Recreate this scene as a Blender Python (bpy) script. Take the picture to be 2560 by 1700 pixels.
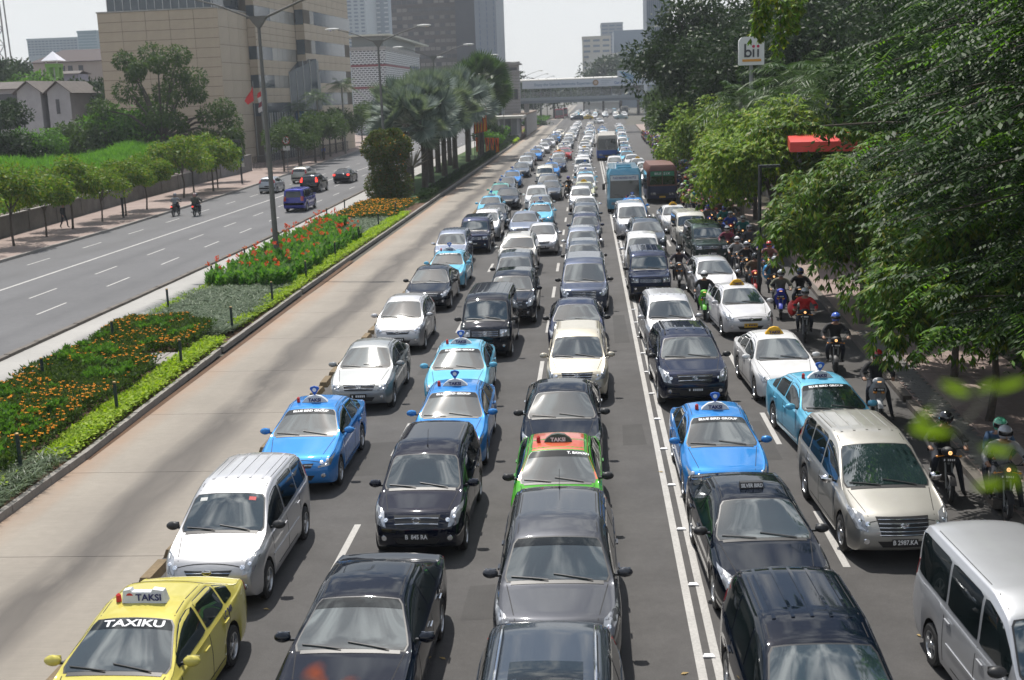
import bpy, bmesh, math, random
import numpy as np
from mathutils import Vector, Matrix, Quaternion
from mathutils.bvhtree import BVHTree
random.seed(7)
RNG = np.random.default_rng(11)
for _o in list(bpy.data.objects): bpy.data.objects.remove(_o)
SC = bpy.context.scene
COL = SC.collection
PI = math.pi
# ------------------------------------------------------------------ camera, world, sun, exposure
cam_d = bpy.data.cameras.new('camera'); cam = bpy.data.objects.new('camera', cam_d); COL.objects.link(cam)
SC.camera = cam
cam_d.sensor_fit = 'HORIZONTAL'; cam_d.sensor_width = 36.0; cam_d.lens = 41.72
cam_d.clip_start = 0.1; cam_d.clip_end = 6000
_B = Matrix(((0.99753012, -0.02125363, -0.06694737), (0.06126534, -0.20290026, 0.97728094), (-0.0343544, -0.97896873, -0.20109701)))
_r, _u, _b = _B.col[0].copy(), -_B.col[1], -_B.col[2]
cam.matrix_world = Matrix(((_r[0], _u[0], _b[0], 0), (_r[1], _u[1], _b[1], 0), (_r[2], _u[2], _b[2], 8.0), (0, 0, 0, 1)))
cam_d.dof.use_dof = True; cam_d.dof.focus_distance = 27.0; cam_d.dof.aperture_fstop = 2.0
SUN_EL, SUN_AZ = 63.0, -20.0          # azimuth from +Y (up the road) towards -X
SC.view_settings.view_transform = 'Standard'; SC.view_settings.look = 'None'
SC.view_settings.exposure = 0.15; SC.view_settings.gamma = 1.0
SC.render.engine = 'CYCLES'
W = bpy.data.worlds.new('World'); SC.world = W; W.use_nodes = True
nt = W.node_tree; nt.nodes.clear()
def N(nt, t, **k):
    n = nt.nodes.new(t)
    for a, b in k.items(): setattr(n, a, b)
    return n
sky = N(nt, 'ShaderNodeTexSky', sky_type='NISHITA'); sky.sun_disc = False
sky.sun_elevation = math.radians(SUN_EL); sky.sun_rotation = math.radians(SUN_AZ)
sky.air_density = 1.2; sky.dust_density = 1.4; sky.ozone_density = 1.0
bg = N(nt, 'ShaderNodeBackground'); bg.inputs[1].default_value = 0.086
out = N(nt, 'ShaderNodeOutputWorld')
geo = N(nt, 'ShaderNodeTexCoord')
noi = N(nt, 'ShaderNodeTexNoise'); noi.inputs['Scale'].default_value = 11; noi.inputs['Detail'].default_value = 8; noi.inputs['Roughness'].default_value = .6
ramp = N(nt, 'ShaderNodeValToRGB'); ramp.color_ramp.elements[0].position = .47; ramp.color_ramp.elements[1].position = .63
nt.links.new(geo.outputs['Generated'], noi.inputs['Vector']); nt.links.new(noi.outputs['Fac'], ramp.inputs[0])
# haze veil thickens the cloud cover to an even white towards the horizon
sep = N(nt, 'ShaderNodeSeparateXYZ'); nt.links.new(geo.outputs['Generated'], sep.inputs[0])
mr = N(nt, 'ShaderNodeMapRange'); mr.inputs['From Min'].default_value = 0.13; mr.inputs['From Max'].default_value = .36
mr.inputs['To Min'].default_value = 1; mr.inputs['To Max'].default_value = 0; nt.links.new(sep.outputs['Z'], mr.inputs['Value'])
mx = N(nt, 'ShaderNodeMath', operation='MAXIMUM'); nt.links.new(ramp.outputs[0], mx.inputs[0]); nt.links.new(mr.outputs[0], mx.inputs[1])
sc_ = N(nt, 'ShaderNodeMath', operation='MULTIPLY'); sc_.inputs[1].default_value = .93; nt.links.new(mx.outputs[0], sc_.inputs[0])
mixc = N(nt, 'ShaderNodeMix', data_type='RGBA'); nt.links.new(sc_.outputs[0], mixc.inputs['Factor'])
nt.links.new(sky.outputs[0], mixc.inputs['A'])
# cloud brightness a little over the hazy blue, brightest high up round the sun
cr = N(nt, 'ShaderNodeMapRange'); cr.inputs['From Min'].default_value = .1; cr.inputs['From Max'].default_value = .9
cr.inputs['To Min'].default_value = 9.3; cr.inputs['To Max'].default_value = 20; nt.links.new(sep.outputs['Z'], cr.inputs['Value'])
cv = N(nt, 'ShaderNodeVectorMath', operation='SCALE'); cv.inputs[0].default_value = (.97, .99, 1.0)
nt.links.new(cr.outputs[0], cv.inputs['Scale']); nt.links.new(cv.outputs[0], mixc.inputs['B'])
nt.links.new(mixc.outputs['Result'], bg.inputs[0]); nt.links.new(bg.outputs[0], out.inputs[0])
sd = bpy.data.lights.new('sun', 'SUN'); sd.energy = 4.8; sd.angle = math.radians(.6); sd.color = (1, .955, .89)
sun = bpy.data.objects.new('sun', sd); COL.objects.link(sun)
_e, _a = math.radians(SUN_EL), math.radians(SUN_AZ)
sdir = Vector((math.sin(_a) * math.cos(_e), math.cos(_a) * math.cos(_e), math.sin(_e)))
sun.rotation_euler = (-sdir).to_track_quat('-Z', 'Y').to_euler(); sun.location = (0, 0, 60)

# ------------------------------------------------------------------ helpers
def tag(o, label=None, cat=None, group=None, kind=None):
    if label: o['label'] = label
    if cat: o['category'] = cat
    if group: o['group'] = group
    if kind: o['kind'] = kind
    return o
def empty(name, loc=(0, 0, 0), rz=0, label=None, cat=None, group=None, kind=None):
    o = bpy.data.objects.new(name, None); o.empty_display_size = .2; COL.objects.link(o)
    o.location = loc; o.rotation_euler = (0, 0, rz)
    return tag(o, label, cat, group, kind)
def link(name, me, parent=None, loc=None, rz=None, label=None, cat=None, group=None, kind=None, color=None):
    o = bpy.data.objects.new(name, me); COL.objects.link(o)
    if parent is not None: o.parent = parent
    if loc is not None: o.location = loc
    if rz is not None: o.rotation_euler = (0, 0, rz)
    if color is not None: o.color = color
    return tag(o, label, cat, group, kind)
class MB:
    def __init__(s): s.v = []; s.f = []; s.m = []
    def add(s, vs, fs, m=0):
        b = len(s.v); s.v += [tuple(p) for p in vs]; s.f += [tuple(i + b for i in f) for f in fs]; s.m += [m] * len(fs)
    def box(s, x0, x1, y0, y1, z0, z1, m=0):
        s.add([(x0,y0,z0),(x1,y0,z0),(x1,y1,z0),(x0,y1,z0),(x0,y0,z1),(x1,y0,z1),(x1,y1,z1),(x0,y1,z1)],
              [(0,3,2,1),(4,5,6,7),(0,1,5,4),(1,2,6,5),(2,3,7,6),(3,0,4,7)], m)
    def hexa(s, p, m=0):
        s.add(p, [(0,3,2,1),(4,5,6,7),(0,1,5,4),(1,2,6,5),(2,3,7,6),(3,0,4,7)], m)
    def bar(s, a, b, w, h=None, m=0, up=(0,0,1)):
        a, b = Vector(a), Vector(b); h = h or w; d = (b - a).normalized()
        x = d.cross(Vector(up))
        if x.length < 1e-4: x = d.cross(Vector((0,1,0)))
        x.normalize(); z = x.cross(d); x *= w/2; z *= h/2
        s.hexa([a-x-z, a+x-z, b+x-z, b-x-z, a-x+z, a+x+z, b+x+z, b-x+z], m)
    def tube(s, pts, rad, n=8, m=0, cap=True):
        pts = [Vector(p) for p in pts]
        if not hasattr(rad, '__len__'): rad = [rad] * len(pts)
        b = len(s.v); ref = None
        for i, p in enumerate(pts):
            d = (pts[min(i+1, len(pts)-1)] - pts[max(i-1, 0)]).normalized()
            if ref is None: ref = d.orthogonal().normalized()
            x = (ref - d * ref.dot(d)).normalized(); ref = x; y = d.cross(x)
            for k in range(n):
                t = 2*PI*k/n; s.v.append(tuple(p + (x*math.cos(t) + y*math.sin(t)) * rad[i]))
        for i in range(len(pts)-1):
            for k in range(n):
                s.f.append((b+i*n+k, b+i*n+(k+1)%n, b+(i+1)*n+(k+1)%n, b+(i+1)*n+k)); s.m.append(m)
        if cap:
            s.f.append(tuple(b+k for k in reversed(range(n)))); s.m.append(m)
            s.f.append(tuple(b+(len(pts)-1)*n+k for k in range(n))); s.m.append(m)
    def grid(s, rows, m=0, closed=False):
        b = len(s.v); n = len(rows[0])
        for r in rows: s.v += [tuple(p) for p in r]
        for i in range(len(rows)-1):
            for k in range(n if closed else n-1):
                s.f.append((b+i*n+k, b+i*n+(k+1)%n, b+(i+1)*n+(k+1)%n, b+(i+1)*n+k)); s.m.append(m)
    def lathe(s, prof, n=16, c=(0,0,0), axis='x', m=0):     # prof: (along, radius)
        rows = []
        for a, r in prof:
            row = []
            for k in range(n):
                t = 2*PI*k/n
                p = (a, r*math.cos(t), r*math.sin(t)) if axis == 'x' else ((r*math.cos(t), r*math.sin(t), a) if axis == 'z' else (r*math.sin(t), a, r*math.cos(t)))
                row.append((p[0]+c[0], p[1]+c[1], p[2]+c[2]))
            rows.append(row)
        s.grid(rows, m, True)
    def ell(s, c, r, n=12, k=8, m=0):
        s.lathe([(-r[0]*math.cos(PI*i/k), math.sin(PI*i/k)) for i in range(k+1)], n, (0,0,0), 'x', m)
        cnt = n*(k+1)
        for i in range(len(s.v)-cnt, len(s.v)):
            v = s.v[i]; s.v[i] = (v[0]+c[0], v[1]*r[1]+c[1], v[2]*r[2]+c[2])
    def prism(s, poly, z0, z1, m=0):
        n = len(poly); b = len(s.v)
        s.v += [(p[0], p[1], z0) for p in poly] + [(p[0], p[1], z1) for p in poly]
        s.f.append(tuple(b+i for i in reversed(range(n)))); s.m.append(m)
        s.f.append(tuple(b+n+i for i in range(n))); s.m.append(m)
        for i in range(n):
            j = (i+1) % n; s.f.append((b+i, b+j, b+n+j, b+n+i)); s.m.append(m)
    def mirrored(s):
        o = MB(); o.v = [(-x, y, z) for x, y, z in s.v]; o.f = [tuple(reversed(f)) for f in s.f]; o.m = list(s.m); return o
    def join(s, o, dm=0):
        b = len(s.v); s.v += o.v; s.f += [tuple(i+b for i in f) for f in o.f]; s.m += [k+dm for k in o.m]; return s
    def xf(s, M):
        s.v = [tuple(M @ Vector(p)) for p in s.v]; return s
    def mesh(s, name, mats, smooth=35):
        me = bpy.data.meshes.new(name); me.from_pydata(s.v, [], s.f)
        for m in (mats if isinstance(mats, (list, tuple)) else [mats]): me.materials.append(m)
        if any(s.m): me.polygons.foreach_set('material_index', s.m)
        if smooth:
            me.polygons.foreach_set('use_smooth', [True] * len(s.f))
            try: me.set_sharp_from_angle(angle=math.radians(smooth))
            except Exception: pass
        me.update(); return me
    def obj(s, name, mats, parent=None, smooth=35, **k):
        return link(name, s.mesh(name, mats, smooth), parent, **k)
def npmesh(name, V, F, mats, mi=None, smooth=False):      # V (n,3), F (m,4|3)
    V = np.asarray(V, np.float32); F = np.asarray(F, np.int32); k = F.shape[1]
    me = bpy.data.meshes.new(name); me.vertices.add(len(V)); me.vertices.foreach_set('co', V.ravel())
    me.loops.add(F.size); me.loops.foreach_set('vertex_index', F.ravel())
    me.polygons.add(len(F)); me.polygons.foreach_set('loop_start', np.arange(0, F.size, k, dtype=np.int32))
    try: me.polygons.foreach_set('loop_total', np.full(len(F), k, np.int32))
    except Exception: pass
    for m in (mats if isinstance(mats, (list, tuple)) else [mats]): me.materials.append(m)
    if mi is not None: me.polygons.foreach_set('material_index', np.asarray(mi, np.int32))
    if smooth: me.polygons.foreach_set('use_smooth', np.ones(len(F), bool))
    me.update(calc_edges=True); return me

def lin(c):                       # sRGB 0-255 -> linear
    return tuple(((x/255)/12.92 if x/255 <= .04045 else ((x/255+.055)/1.055)**2.4) for x in c[:3])
def mat(name, col, rough=.6, metal=0, spec=.5, coat=0, noise=None, bump=None, objcol=False, emis=None, trans=0, ior=None, coords='Object'):
    """noise=(scale, amount[, detail]) darkens/lightens; bump=(scale, strength)"""
    m = bpy.data.materials.new(name); m.use_nodes = True; t = m.node_tree; b = t.nodes['Principled BSDF']
    b.inputs['Base Color'].default_value = (*col, 1); b.inputs['Roughness'].default_value = rough; b.inputs['Metallic'].default_value = metal
    b.inputs['Specular IOR Level'].default_value = spec
    if coat: b.inputs['Coat Weight'].default_value = coat; b.inputs['Coat Roughness'].default_value = .04
    if ior: b.inputs['IOR'].default_value = ior
    if emis: b.inputs['Emission Color'].default_value = (*emis[0], 1); b.inputs['Emission Strength'].default_value = emis[1]
    src = None
    if objcol:
        oi = N(t, 'ShaderNodeObjectInfo'); src = oi.outputs['Color']
        if objcol == 'paint': t.links.new(oi.outputs['Alpha'], b.inputs['Metallic'])
        t.links.new(src, b.inputs['Base Color'])
    tc = N(t, 'ShaderNodeTexCoord') if (noise or bump) else None
    if noise:
        nn = N(t, 'ShaderNodeTexNoise'); nn.inputs['Scale'].default_value = noise[0]; nn.inputs['Detail'].default_value = noise[2] if len(noise) > 2 else 5
        nn.inputs['Roughness'].default_value = .65
        t.links.new(tc.outputs[coords], nn.inputs['Vector'])
        rr = N(t, 'ShaderNodeMapRange'); rr.inputs['From Min'].default_value = .3; rr.inputs['From Max'].default_value = .7
        rr.inputs['To Min'].default_value = 1-noise[1]; rr.inputs['To Max'].default_value = 1+noise[1]*.6
        t.links.new(nn.outputs['Fac'], rr.inputs['Value'])
        sc = N(t, 'ShaderNodeVectorMath', operation='SCALE')
        if src: t.links.new(src, sc.inputs[0])
        else: sc.inputs[0].default_value = col
        t.links.new(rr.outputs[0], sc.inputs['Scale']); t.links.new(sc.outputs[0], b.inputs['Base Color'])
    if bump:
        n2 = N(t, 'ShaderNodeTexNoise'); n2.inputs['Scale'].default_value = bump[0]; n2.inputs['Detail'].default_value = 4
        t.links.new(tc.outputs[coords], n2.inputs['Vector']); bp = N(t, 'ShaderNodeBump'); bp.inputs['Strength'].default_value = bump[1]; bp.inputs['Distance'].default_value = .02
        t.links.new(n2.outputs['Fac'], bp.inputs['Height']); t.links.new(bp.outputs[0], b.inputs['Normal'])
    return m
def leafmat(name, cols, rough=.45, transl=.5, spec=.4):
    """leaf colours picked per leaf; light also passes through the blade"""
    m = bpy.data.materials.new(name); m.use_nodes = True; t = m.node_tree; b = t.nodes['Principled BSDF']; o = t.nodes['Material Output']
    g = N(t, 'ShaderNodeNewGeometry'); cr = N(t, 'ShaderNodeValToRGB'); e = cr.color_ramp.elements
    while len(e) < len(cols): e.new(.5)
    for i, c in enumerate(cols): e[i].position = i/(len(cols)-1); e[i].color = (*c, 1)
    t.links.new(g.outputs['Random Per Island'], cr.inputs[0]); t.links.new(cr.outputs[0], b.inputs['Base Color'])
    b.inputs['Roughness'].default_value = rough+.05; b.inputs['Specular IOR Level'].default_value = spec*.45
    tr = N(t, 'ShaderNodeBsdfTranslucent'); hs = N(t, 'ShaderNodeVectorMath', operation='MULTIPLY'); hs.inputs[1].default_value = (1.25, 1.35, .55)
    t.links.new(cr.outputs[0], hs.inputs[0]); t.links.new(hs.outputs[0], tr.inputs[0])
    mx = N(t, 'ShaderNodeMixShader'); mx.inputs[0].default_value = transl
    t.links.new(b.outputs[0], mx.inputs[1]); t.links.new(tr.outputs[0], mx.inputs[2]); t.links.new(mx.outputs[0], o.inputs[0])
    return m
def text_mesh(txt, size=1.0, sx=1.0, bold=0.0, extrude=0.0):
    c = bpy.data.curves.new('lettering', 'FONT'); c.body = txt; c.size = size; c.align_x = 'CENTER'; c.align_y = 'CENTER'
    c.offset = bold; c.extrude = extrude; c.resolution_u = 3
    o = bpy.data.objects.new('lettering', c); COL.objects.link(o); dg = bpy.context.evaluated_depsgraph_get()
    me = bpy.data.meshes.new_from_object(o.evaluated_get(dg)); bpy.data.objects.remove(o)
    V = [(v.co.x*sx, v.co.y, v.co.z) for v in me.vertices]; F = [tuple(p.vertices) for p in me.polygons]
    bpy.data.meshes.remove(me); return V, F

# ------------------------------------------------------------------ shared materials
M = {}
M['paint'] = mat('car_paint', (.5,.5,.5), .42, .2, spec=0.0, coat=1, objcol='paint', noise=(2.2,.05))
M['glass'] = mat('tinted_glass', (.008,.013,.014), .03, 0, ior=1.7, noise=(1.2,.5,2))
M['winglass'] = mat('windscreen_glass', (.018,.034,.036), .03, 0, ior=2.5, noise=(.9,.35,2))
M['rubber'] = mat('rubber', (.018,.018,.018), .75)
M['plastic'] = mat('black_plastic', (.02,.02,.021), .45)
M['dark'] = mat('dark_underside', (.008,.008,.008), .9)
M['chrome'] = mat('chrome', (.75,.75,.76), .12, 1)
M['alloy'] = mat('alloy_wheel', (.42,.43,.44), .3, .85)
def lampmat():
    m = mat('headlight_lens', (.4,.42,.44), .16, .45, coat=1); t = m.node_tree; b = t.nodes['Principled BSDF']
    tc = N(t, 'ShaderNodeTexCoord'); vo = N(t, 'ShaderNodeTexVoronoi'); vo.inputs['Scale'].default_value = 9; t.links.new(tc.outputs['Object'], vo.inputs['Vector'])
    cr = N(t, 'ShaderNodeValToRGB'); cr.color_ramp.elements[0].color = (.03,.035,.04,1); cr.color_ramp.elements[1].color = (.55,.57,.60,1); cr.color_ramp.elements[1].position = .9
    t.links.new(vo.outputs['Color'], cr.inputs[0]); t.links.new(cr.outputs[0], b.inputs['Base Color'])
    bp = N(t, 'ShaderNodeBump'); bp.inputs['Strength'].default_value = .35; bp.inputs['Distance'].default_value = .02
    t.links.new(vo.outputs['Distance'], bp.inputs['Height']); t.links.new(bp.outputs[0], b.inputs['Normal']); return m
M['lamp'] = lampmat()
M['bulb'] = mat('reflector', (.9,.92,.95), .08, .9, coat=1)
M['taillamp'] = mat('tail_light', (.35,.01,.01), .15, 0, coat=1)
M['brake'] = mat('lit_brake_light', (.6,.02,.02), .2, emis=((1,.05,.03), 2.2))
M['litlamp'] = mat('lit_headlamp', (.9,.6,.3), .2, emis=((1,.5,.18), 1.3))
M['amber'] = mat('indicator_amber', (.75,.28,.03), .2, coat=1)
M['white'] = mat('white_print', (.8,.8,.8), .5)
M['platebk'] = mat('black_number_plate', (.015,.015,.015), .5)
M['platey'] = mat('yellow_number_plate', (.6,.36,.03), .5)
M['seam'] = mat('panel_gap', (.01,.01,.01), .8)
M['orange'] = mat('interior_trim', (.1,.1,.1), .7)
M['bluelogo'] = mat('taxi_blue', (.02,.12,.5), .35)
M['navy'] = mat('navy_print', (.01,.015,.12), .5)
M['yellow'] = mat('yellow_plastic', (.75,.42,.02), .4)
M['red'] = mat('red_plastic', (.5,.02,.02), .4)
M['objcol'] = mat('painted_surface', (.5,.5,.5), .55, objcol=True, noise=(3,.12))
M['bark'] = mat('bark', (.085,.07,.055), .9, noise=(9,.4), bump=(30,.6))
M['metalgrey'] = mat('grey_steel', (.22,.225,.22), .5, .4, noise=(5,.15))
M['concrete'] = mat('concrete', (.33,.32,.3), .85, noise=(1.5,.22,8), bump=(20,.3))
M['white_w'] = mat('weathered_white', (.6,.6,.58), .7, noise=(2,.15,8))
M['black'] = mat('black_iron', (.02,.022,.024), .5)
# ------------------------------------------------------------------ vehicles
def pl(pts, x):
    if x <= pts[0][0]: return pts[0][1]
    for (a, b), (c, d) in zip(pts, pts[1:]):
        if x <= c: return b + (d-b)*(x-a)/max(c-a, 1e-6)
    return pts[-1][1]
def soft(pts, r=.1):
    return lambda x: sum(pl(pts, x+r*k/3) for k in range(-3, 4))/7
SPECS = {
 'sedan': dict(L=4.30,W=1.70,zb=.20,prof=[(0,.70),(.25,.79),(1.10,.98),(1.15,1.0),(1.95,1.40),(2.4,1.46),(3.05,1.42),(3.75,1.08),(3.85,1.05),(4.2,1.03),(4.3,1.0)],
     belt=[(0,.64),(.3,.73),(1.1,.90),(2.5,.95),(4.3,.98)],nd=.34,zc=.48,wheel=(.78,3.30,.30),ws=(1.13,1.92),roof=(2.0,3.0),rear=(3.08,3.72),panes=[(1.32,2.33),(2.40,3.12)],quarter=(3.18,3.5),xr=.66,mir=1.45,lampz=(.60,.76),tail=(.80,.98)),
 'bigsedan': dict(L=4.72,W=1.80,zb=.20,prof=[(0,.70),(.3,.78),(1.28,.96),(1.33,.98),(2.15,1.38),(2.65,1.45),(3.3,1.41),(4.05,1.09),(4.15,1.06),(4.6,1.03),(4.72,1.0)],
     belt=[(0,.64),(.3,.72),(1.3,.89),(2.7,.94),(4.72,.98)],nd=.36,zc=.46,wheel=(.90,3.66,.32),ws=(1.30,2.12),roof=(2.2,3.25),rear=(3.34,4.02),panes=[(1.5,2.6),(2.67,3.45)],quarter=(3.5,3.85),xr=.66,mir=1.65,lampz=(.58,.74),tail=(.80,.97)),
 'hatch': dict(L=3.90,W=1.68,zb=.20,prof=[(0,.72),(.2,.82),(.85,1.02),(.9,1.05),(1.75,1.46),(2.3,1.53),(3.2,1.48),(3.55,1.38),(3.78,1.1),(3.9,.98)],
     belt=[(0,.66),(.25,.76),(.9,.93),(2.2,.98),(3.9,1.05)],nd=.32,zc=.48,wheel=(.72,3.2,.29),ws=(.88,1.72),roof=(1.8,3.15),rear=(3.5,3.74),panes=[(1.15,2.1),(2.17,2.9)],quarter=(2.96,3.3),xr=.68,mir=1.25,lampz=(.64,.82),tail=(.95,1.25)),
 'mpv': dict(L=4.15,W=1.66,zb=.23,prof=[(0,.78),(.2,.88),(.92,1.06),(.97,1.09),(1.62,1.55),(2.1,1.66),(3.5,1.63),(3.85,1.57),(4.08,1.25),(4.15,1.1)],
     belt=[(0,.72),(.25,.82),(.95,.97),(2.2,1.02),(4.15,1.08)],nd=.32,zc=.50,wheel=(.74,3.38,.31),ws=(.95,1.60),roof=(1.7,3.75),rear=(3.88,4.05),panes=[(1.15,2.02),(2.09,2.95)],quarter=(3.02,3.7),xr=.74,mir=1.25,lampz=(.66,.86),tail=(1.0,1.4)),
 'bigmpv': dict(L=4.56,W=1.77,zb=.22,prof=[(0,.76),(.22,.86),(1.02,1.07),(1.07,1.10),(1.95,1.63),(2.5,1.74),(3.9,1.71),(4.25,1.63),(4.5,1.2),(4.56,1.1)],
     belt=[(0,.70),(.25,.80),(1.05,.99),(2.4,1.04),(4.56,1.08)],nd=.36,zc=.48,wheel=(.84,3.60,.33),ws=(1.05,1.92),roof=(2.05,4.15),rear=(4.28,4.46),panes=[(1.35,2.35),(2.42,3.3)],quarter=(3.37,4.05),xr=.72,mir=1.5,lampz=(.62,.84),tail=(1.0,1.4)),
 'suv': dict(L=4.55,W=1.82,zb=.28,prof=[(0,.86),(.2,.96),(1.1,1.12),(1.15,1.15),(1.85,1.58),(2.4,1.69),(3.7,1.65),(4.15,1.57),(4.48,1.2),(4.55,1.1)],
     belt=[(0,.80),(.25,.90),(1.1,1.03),(2.4,1.08),(4.55,1.14)],nd=.3,zc=.55,wheel=(.88,3.52,.36),ws=(1.13,1.82),roof=(1.95,4.0),rear=(4.18,4.42),panes=[(1.35,2.32),(2.39,3.2)],quarter=(3.27,4.0),xr=.72,mir=1.45,lampz=(.72,.93),tail=(1.0,1.4)),
 'boxvan': dict(L=4.2,W=1.66,zb=.22,prof=[(0,.92),(.12,1.0),(.50,1.16),(.54,1.19),(1.08,1.74),(1.5,1.87),(3.9,1.87),(4.1,1.8),(4.16,1.3),(4.2,1.1)],
     belt=[(0,.86),(.2,.96),(.52,1.06),(2.4,1.08),(4.2,1.1)],nd=.22,zc=.55,wheel=(.62,3.25,.30),ws=(.53,1.06),roof=(1.2,3.9),rear=(4.07,4.13),panes=[(.72,1.6),(1.68,2.7)],quarter=(2.78,3.9),xr=.80,mir=.8,lampz=(.74,.94),tail=(.9,1.3)),
 'luxvan': dict(L=4.8,W=1.83,zb=.22,prof=[(0,.86),(.2,.95),(.85,1.10),(.9,1.13),(1.75,1.72),(2.2,1.86),(4.4,1.84),(4.65,1.7),(4.76,1.3),(4.8,1.1)],
     belt=[(0,.80),(.25,.9),(.88,1.03),(2.4,1.06),(4.8,1.1)],nd=.26,zc=.52,wheel=(.88,3.75,.34),ws=(.88,1.72),roof=(1.85,4.4),rear=(4.62,4.74),panes=[(1.15,2.1),(2.18,3.2)],quarter=(3.28,4.4),xr=.78,mir=1.3,lampz=(.70,.90),tail=(.9,1.4)),
 'boxy': dict(L=4.4,W=1.68,zb=.27,prof=[(0,.94),(.1,1.0),(1.02,1.08),(1.08,1.12),(1.52,1.62),(1.85,1.76),(4.1,1.75),(4.32,1.66),(4.37,1.2),(4.4,1.1)],
     belt=[(0,.88),(.15,.94),(1.05,1.02),(2.4,1.04),(4.4,1.06)],nd=.16,zc=.60,wheel=(.72,3.42,.33),ws=(1.06,1.50),roof=(1.6,4.15),rear=(4.26,4.35),panes=[(1.28,2.12),(2.2,3.05)],quarter=(3.13,4.1),xr=.80,mir=1.3,lampz=(.74,.90),tail=(.85,1.2)),
}
def build_shell(S):
    L, Wd, zb = S['L'], S['W']/2, S['zb']; nd, zc = S['nd'], S['zc']
    zt = soft(S['prof'], .07); bt = soft(S['belt'], .15); yf, yr, R = S['wheel']; Ra = R + .065
    H = max(z for _, z in S['prof']); boxy = S['xr'] >= .78
    ys = set()
    for k in range(9): ys.add(round(nd*(k/8)**2.6, 5)); ys.add(round(L-.22*(k/8)**2.6, 5))
    for yw in (yf, yr):
        for k in range(9): ys.add(round(yw - Ra*math.cos(PI*k/8), 5))
        ys.add(yw-Ra-.004); ys.add(yw+Ra+.004)
    y = nd
    while y < L-.2: ys.add(round(y, 4)); y += .13
    for a in (*S['ws'], *S['rear']): ys.add(a)
    ys = sorted(ys); q = [ys[0]]
    for a in ys[1:]:
        if a - q[-1] > .0015: q.append(a)
    ys = q
    def ends(y):
        e = 1.0
        if y < nd: e = (1-(1-y/nd)**2.7)**(1/2.7)
        if y > L-.22: t = (L-y)/.22; e = min(e, (1-(1-t)**2.6)**(1/2.6)) if t > 0 else 0
        return e
    def plan(y):
        a = .10 if boxy else .17; dw = .75
        w = 1.0
        if y < dw: w -= a*(1-y/dw)**2.3
        if y > L-.7: w -= (.06 if boxy else .10)*((y-L+.7)/.7)**2.2
        return w
    def xroof(y):
        z, b = zt(y), bt(y); g = max(0, min(1, (z-b-.06)/(H-b-.1)))
        g = g*g*(3-2*g)*.6+g*.4
        return Wd*plan(y)*(.90*(1-g)+S['xr']*g), g
    def section(y):
        w = Wd*plan(y); e = ends(y); z1 = zt(y); b = min(bt(y), z1-.02)
        zbe = zb
        for yw in (yf, yr):
            d = abs(y-yw)
            if d < Ra: zbe = max(zbe, R + math.sqrt(max(0, Ra*Ra-d*d)))
        xr, g = xroof(y); h = z1-b
        P = [(0, zbe), (w*.6, zbe), (w*.955, zbe), (w*.985, zbe+(b-zbe)*.16), (w, zbe+(b-zbe)*.45), (w*.995, zbe+(b-zbe)*.72), (w*.97, b-.035*(b-zbe)),
             (w*(.945), b+.012), (w*(.90*(1-g)+(S['xr']+.085)*g), b+h*.72), (xr+.012*g, z1-.072*g-.014), (xr*.93, z1-.02-.022*g), (xr*.5, z1-.004-.006*g), (0, z1)]
        P = [(x, zc+(z-zc)*e) for x, z in P]
        o = P[:3]
        for i in range(2, len(P)-1):            # Catmull-Rom through the rest
            p0, p1, p2, p3 = P[i-1], P[i], P[i+1], P[min(i+2, len(P)-1)]
            if i == 2: p0 = p1
            for t in (.33, .67, 1.0):
                c = [.5*((2*p1[k])+(-p0[k]+p2[k])*t+(2*p0[k]-5*p1[k]+4*p2[k]-p3[k])*t*t+(-p0[k]+3*p1[k]-3*p2[k]+p3[k])*t**3) for k in (0, 1)]
                o.append(tuple(c))
        return o
    mb = MB(); rows = []
    for y in ys:
        s = section(y); bf = .15*max(0, 1-y/1.0)**1.5; br = .10*max(0, 1-(L-y)/.8)**1.5
        half = [(x, y + bf*(x/Wd)**2 - br*(x/Wd)**2, z) for x, z in s]
        left = [(-x, yy, z) for x, yy, z in reversed(half[1:-1])]
        rows.append(half+left)
    n = len(rows[0])
    mb.grid(rows, 0, True)
    # underside and wheel tunnels are black
    nh = len(section(ys[0]))
    for i in range(len(mb.f)):
        k = i % n
        yc = ys[i//n]
        if (k < 2 or k >= n-2) and S['nd']*.55 < yc < L-.16: mb.m[i] = 1
    mb.f = [tuple(reversed(f)) for f in mb.f]
    bvh = BVHTree.FromPolygons([Vector(v) for v in mb.v], [f for f in mb.f])
    if bvh.ray_cast(Vector((0.05, L*.55, 5)), Vector((0, 0, -1)))[1].z < 0:
        mb.f = [tuple(reversed(f)) for f in mb.f]; bvh = BVHTree.FromPolygons([Vector(v) for v in mb.v], [f for f in mb.f])
    return mb, bvh, zt, bt, xroof
def ray(bvh, axis, a, b, L):
    o, d = {'z': ((a, b, 5), (0, 0, -1)), 'y': ((a, -3, b), (0, 1, 0)), 'r': ((a, L+3, b), (0, -1, 0)), 'x': ((4, a, b), (-1, 0, 0))}[axis]
    h = bvh.ray_cast(Vector(o), Vector(d))
    return (h[0], h[1]) if h[0] is not None else (None, None)
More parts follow.
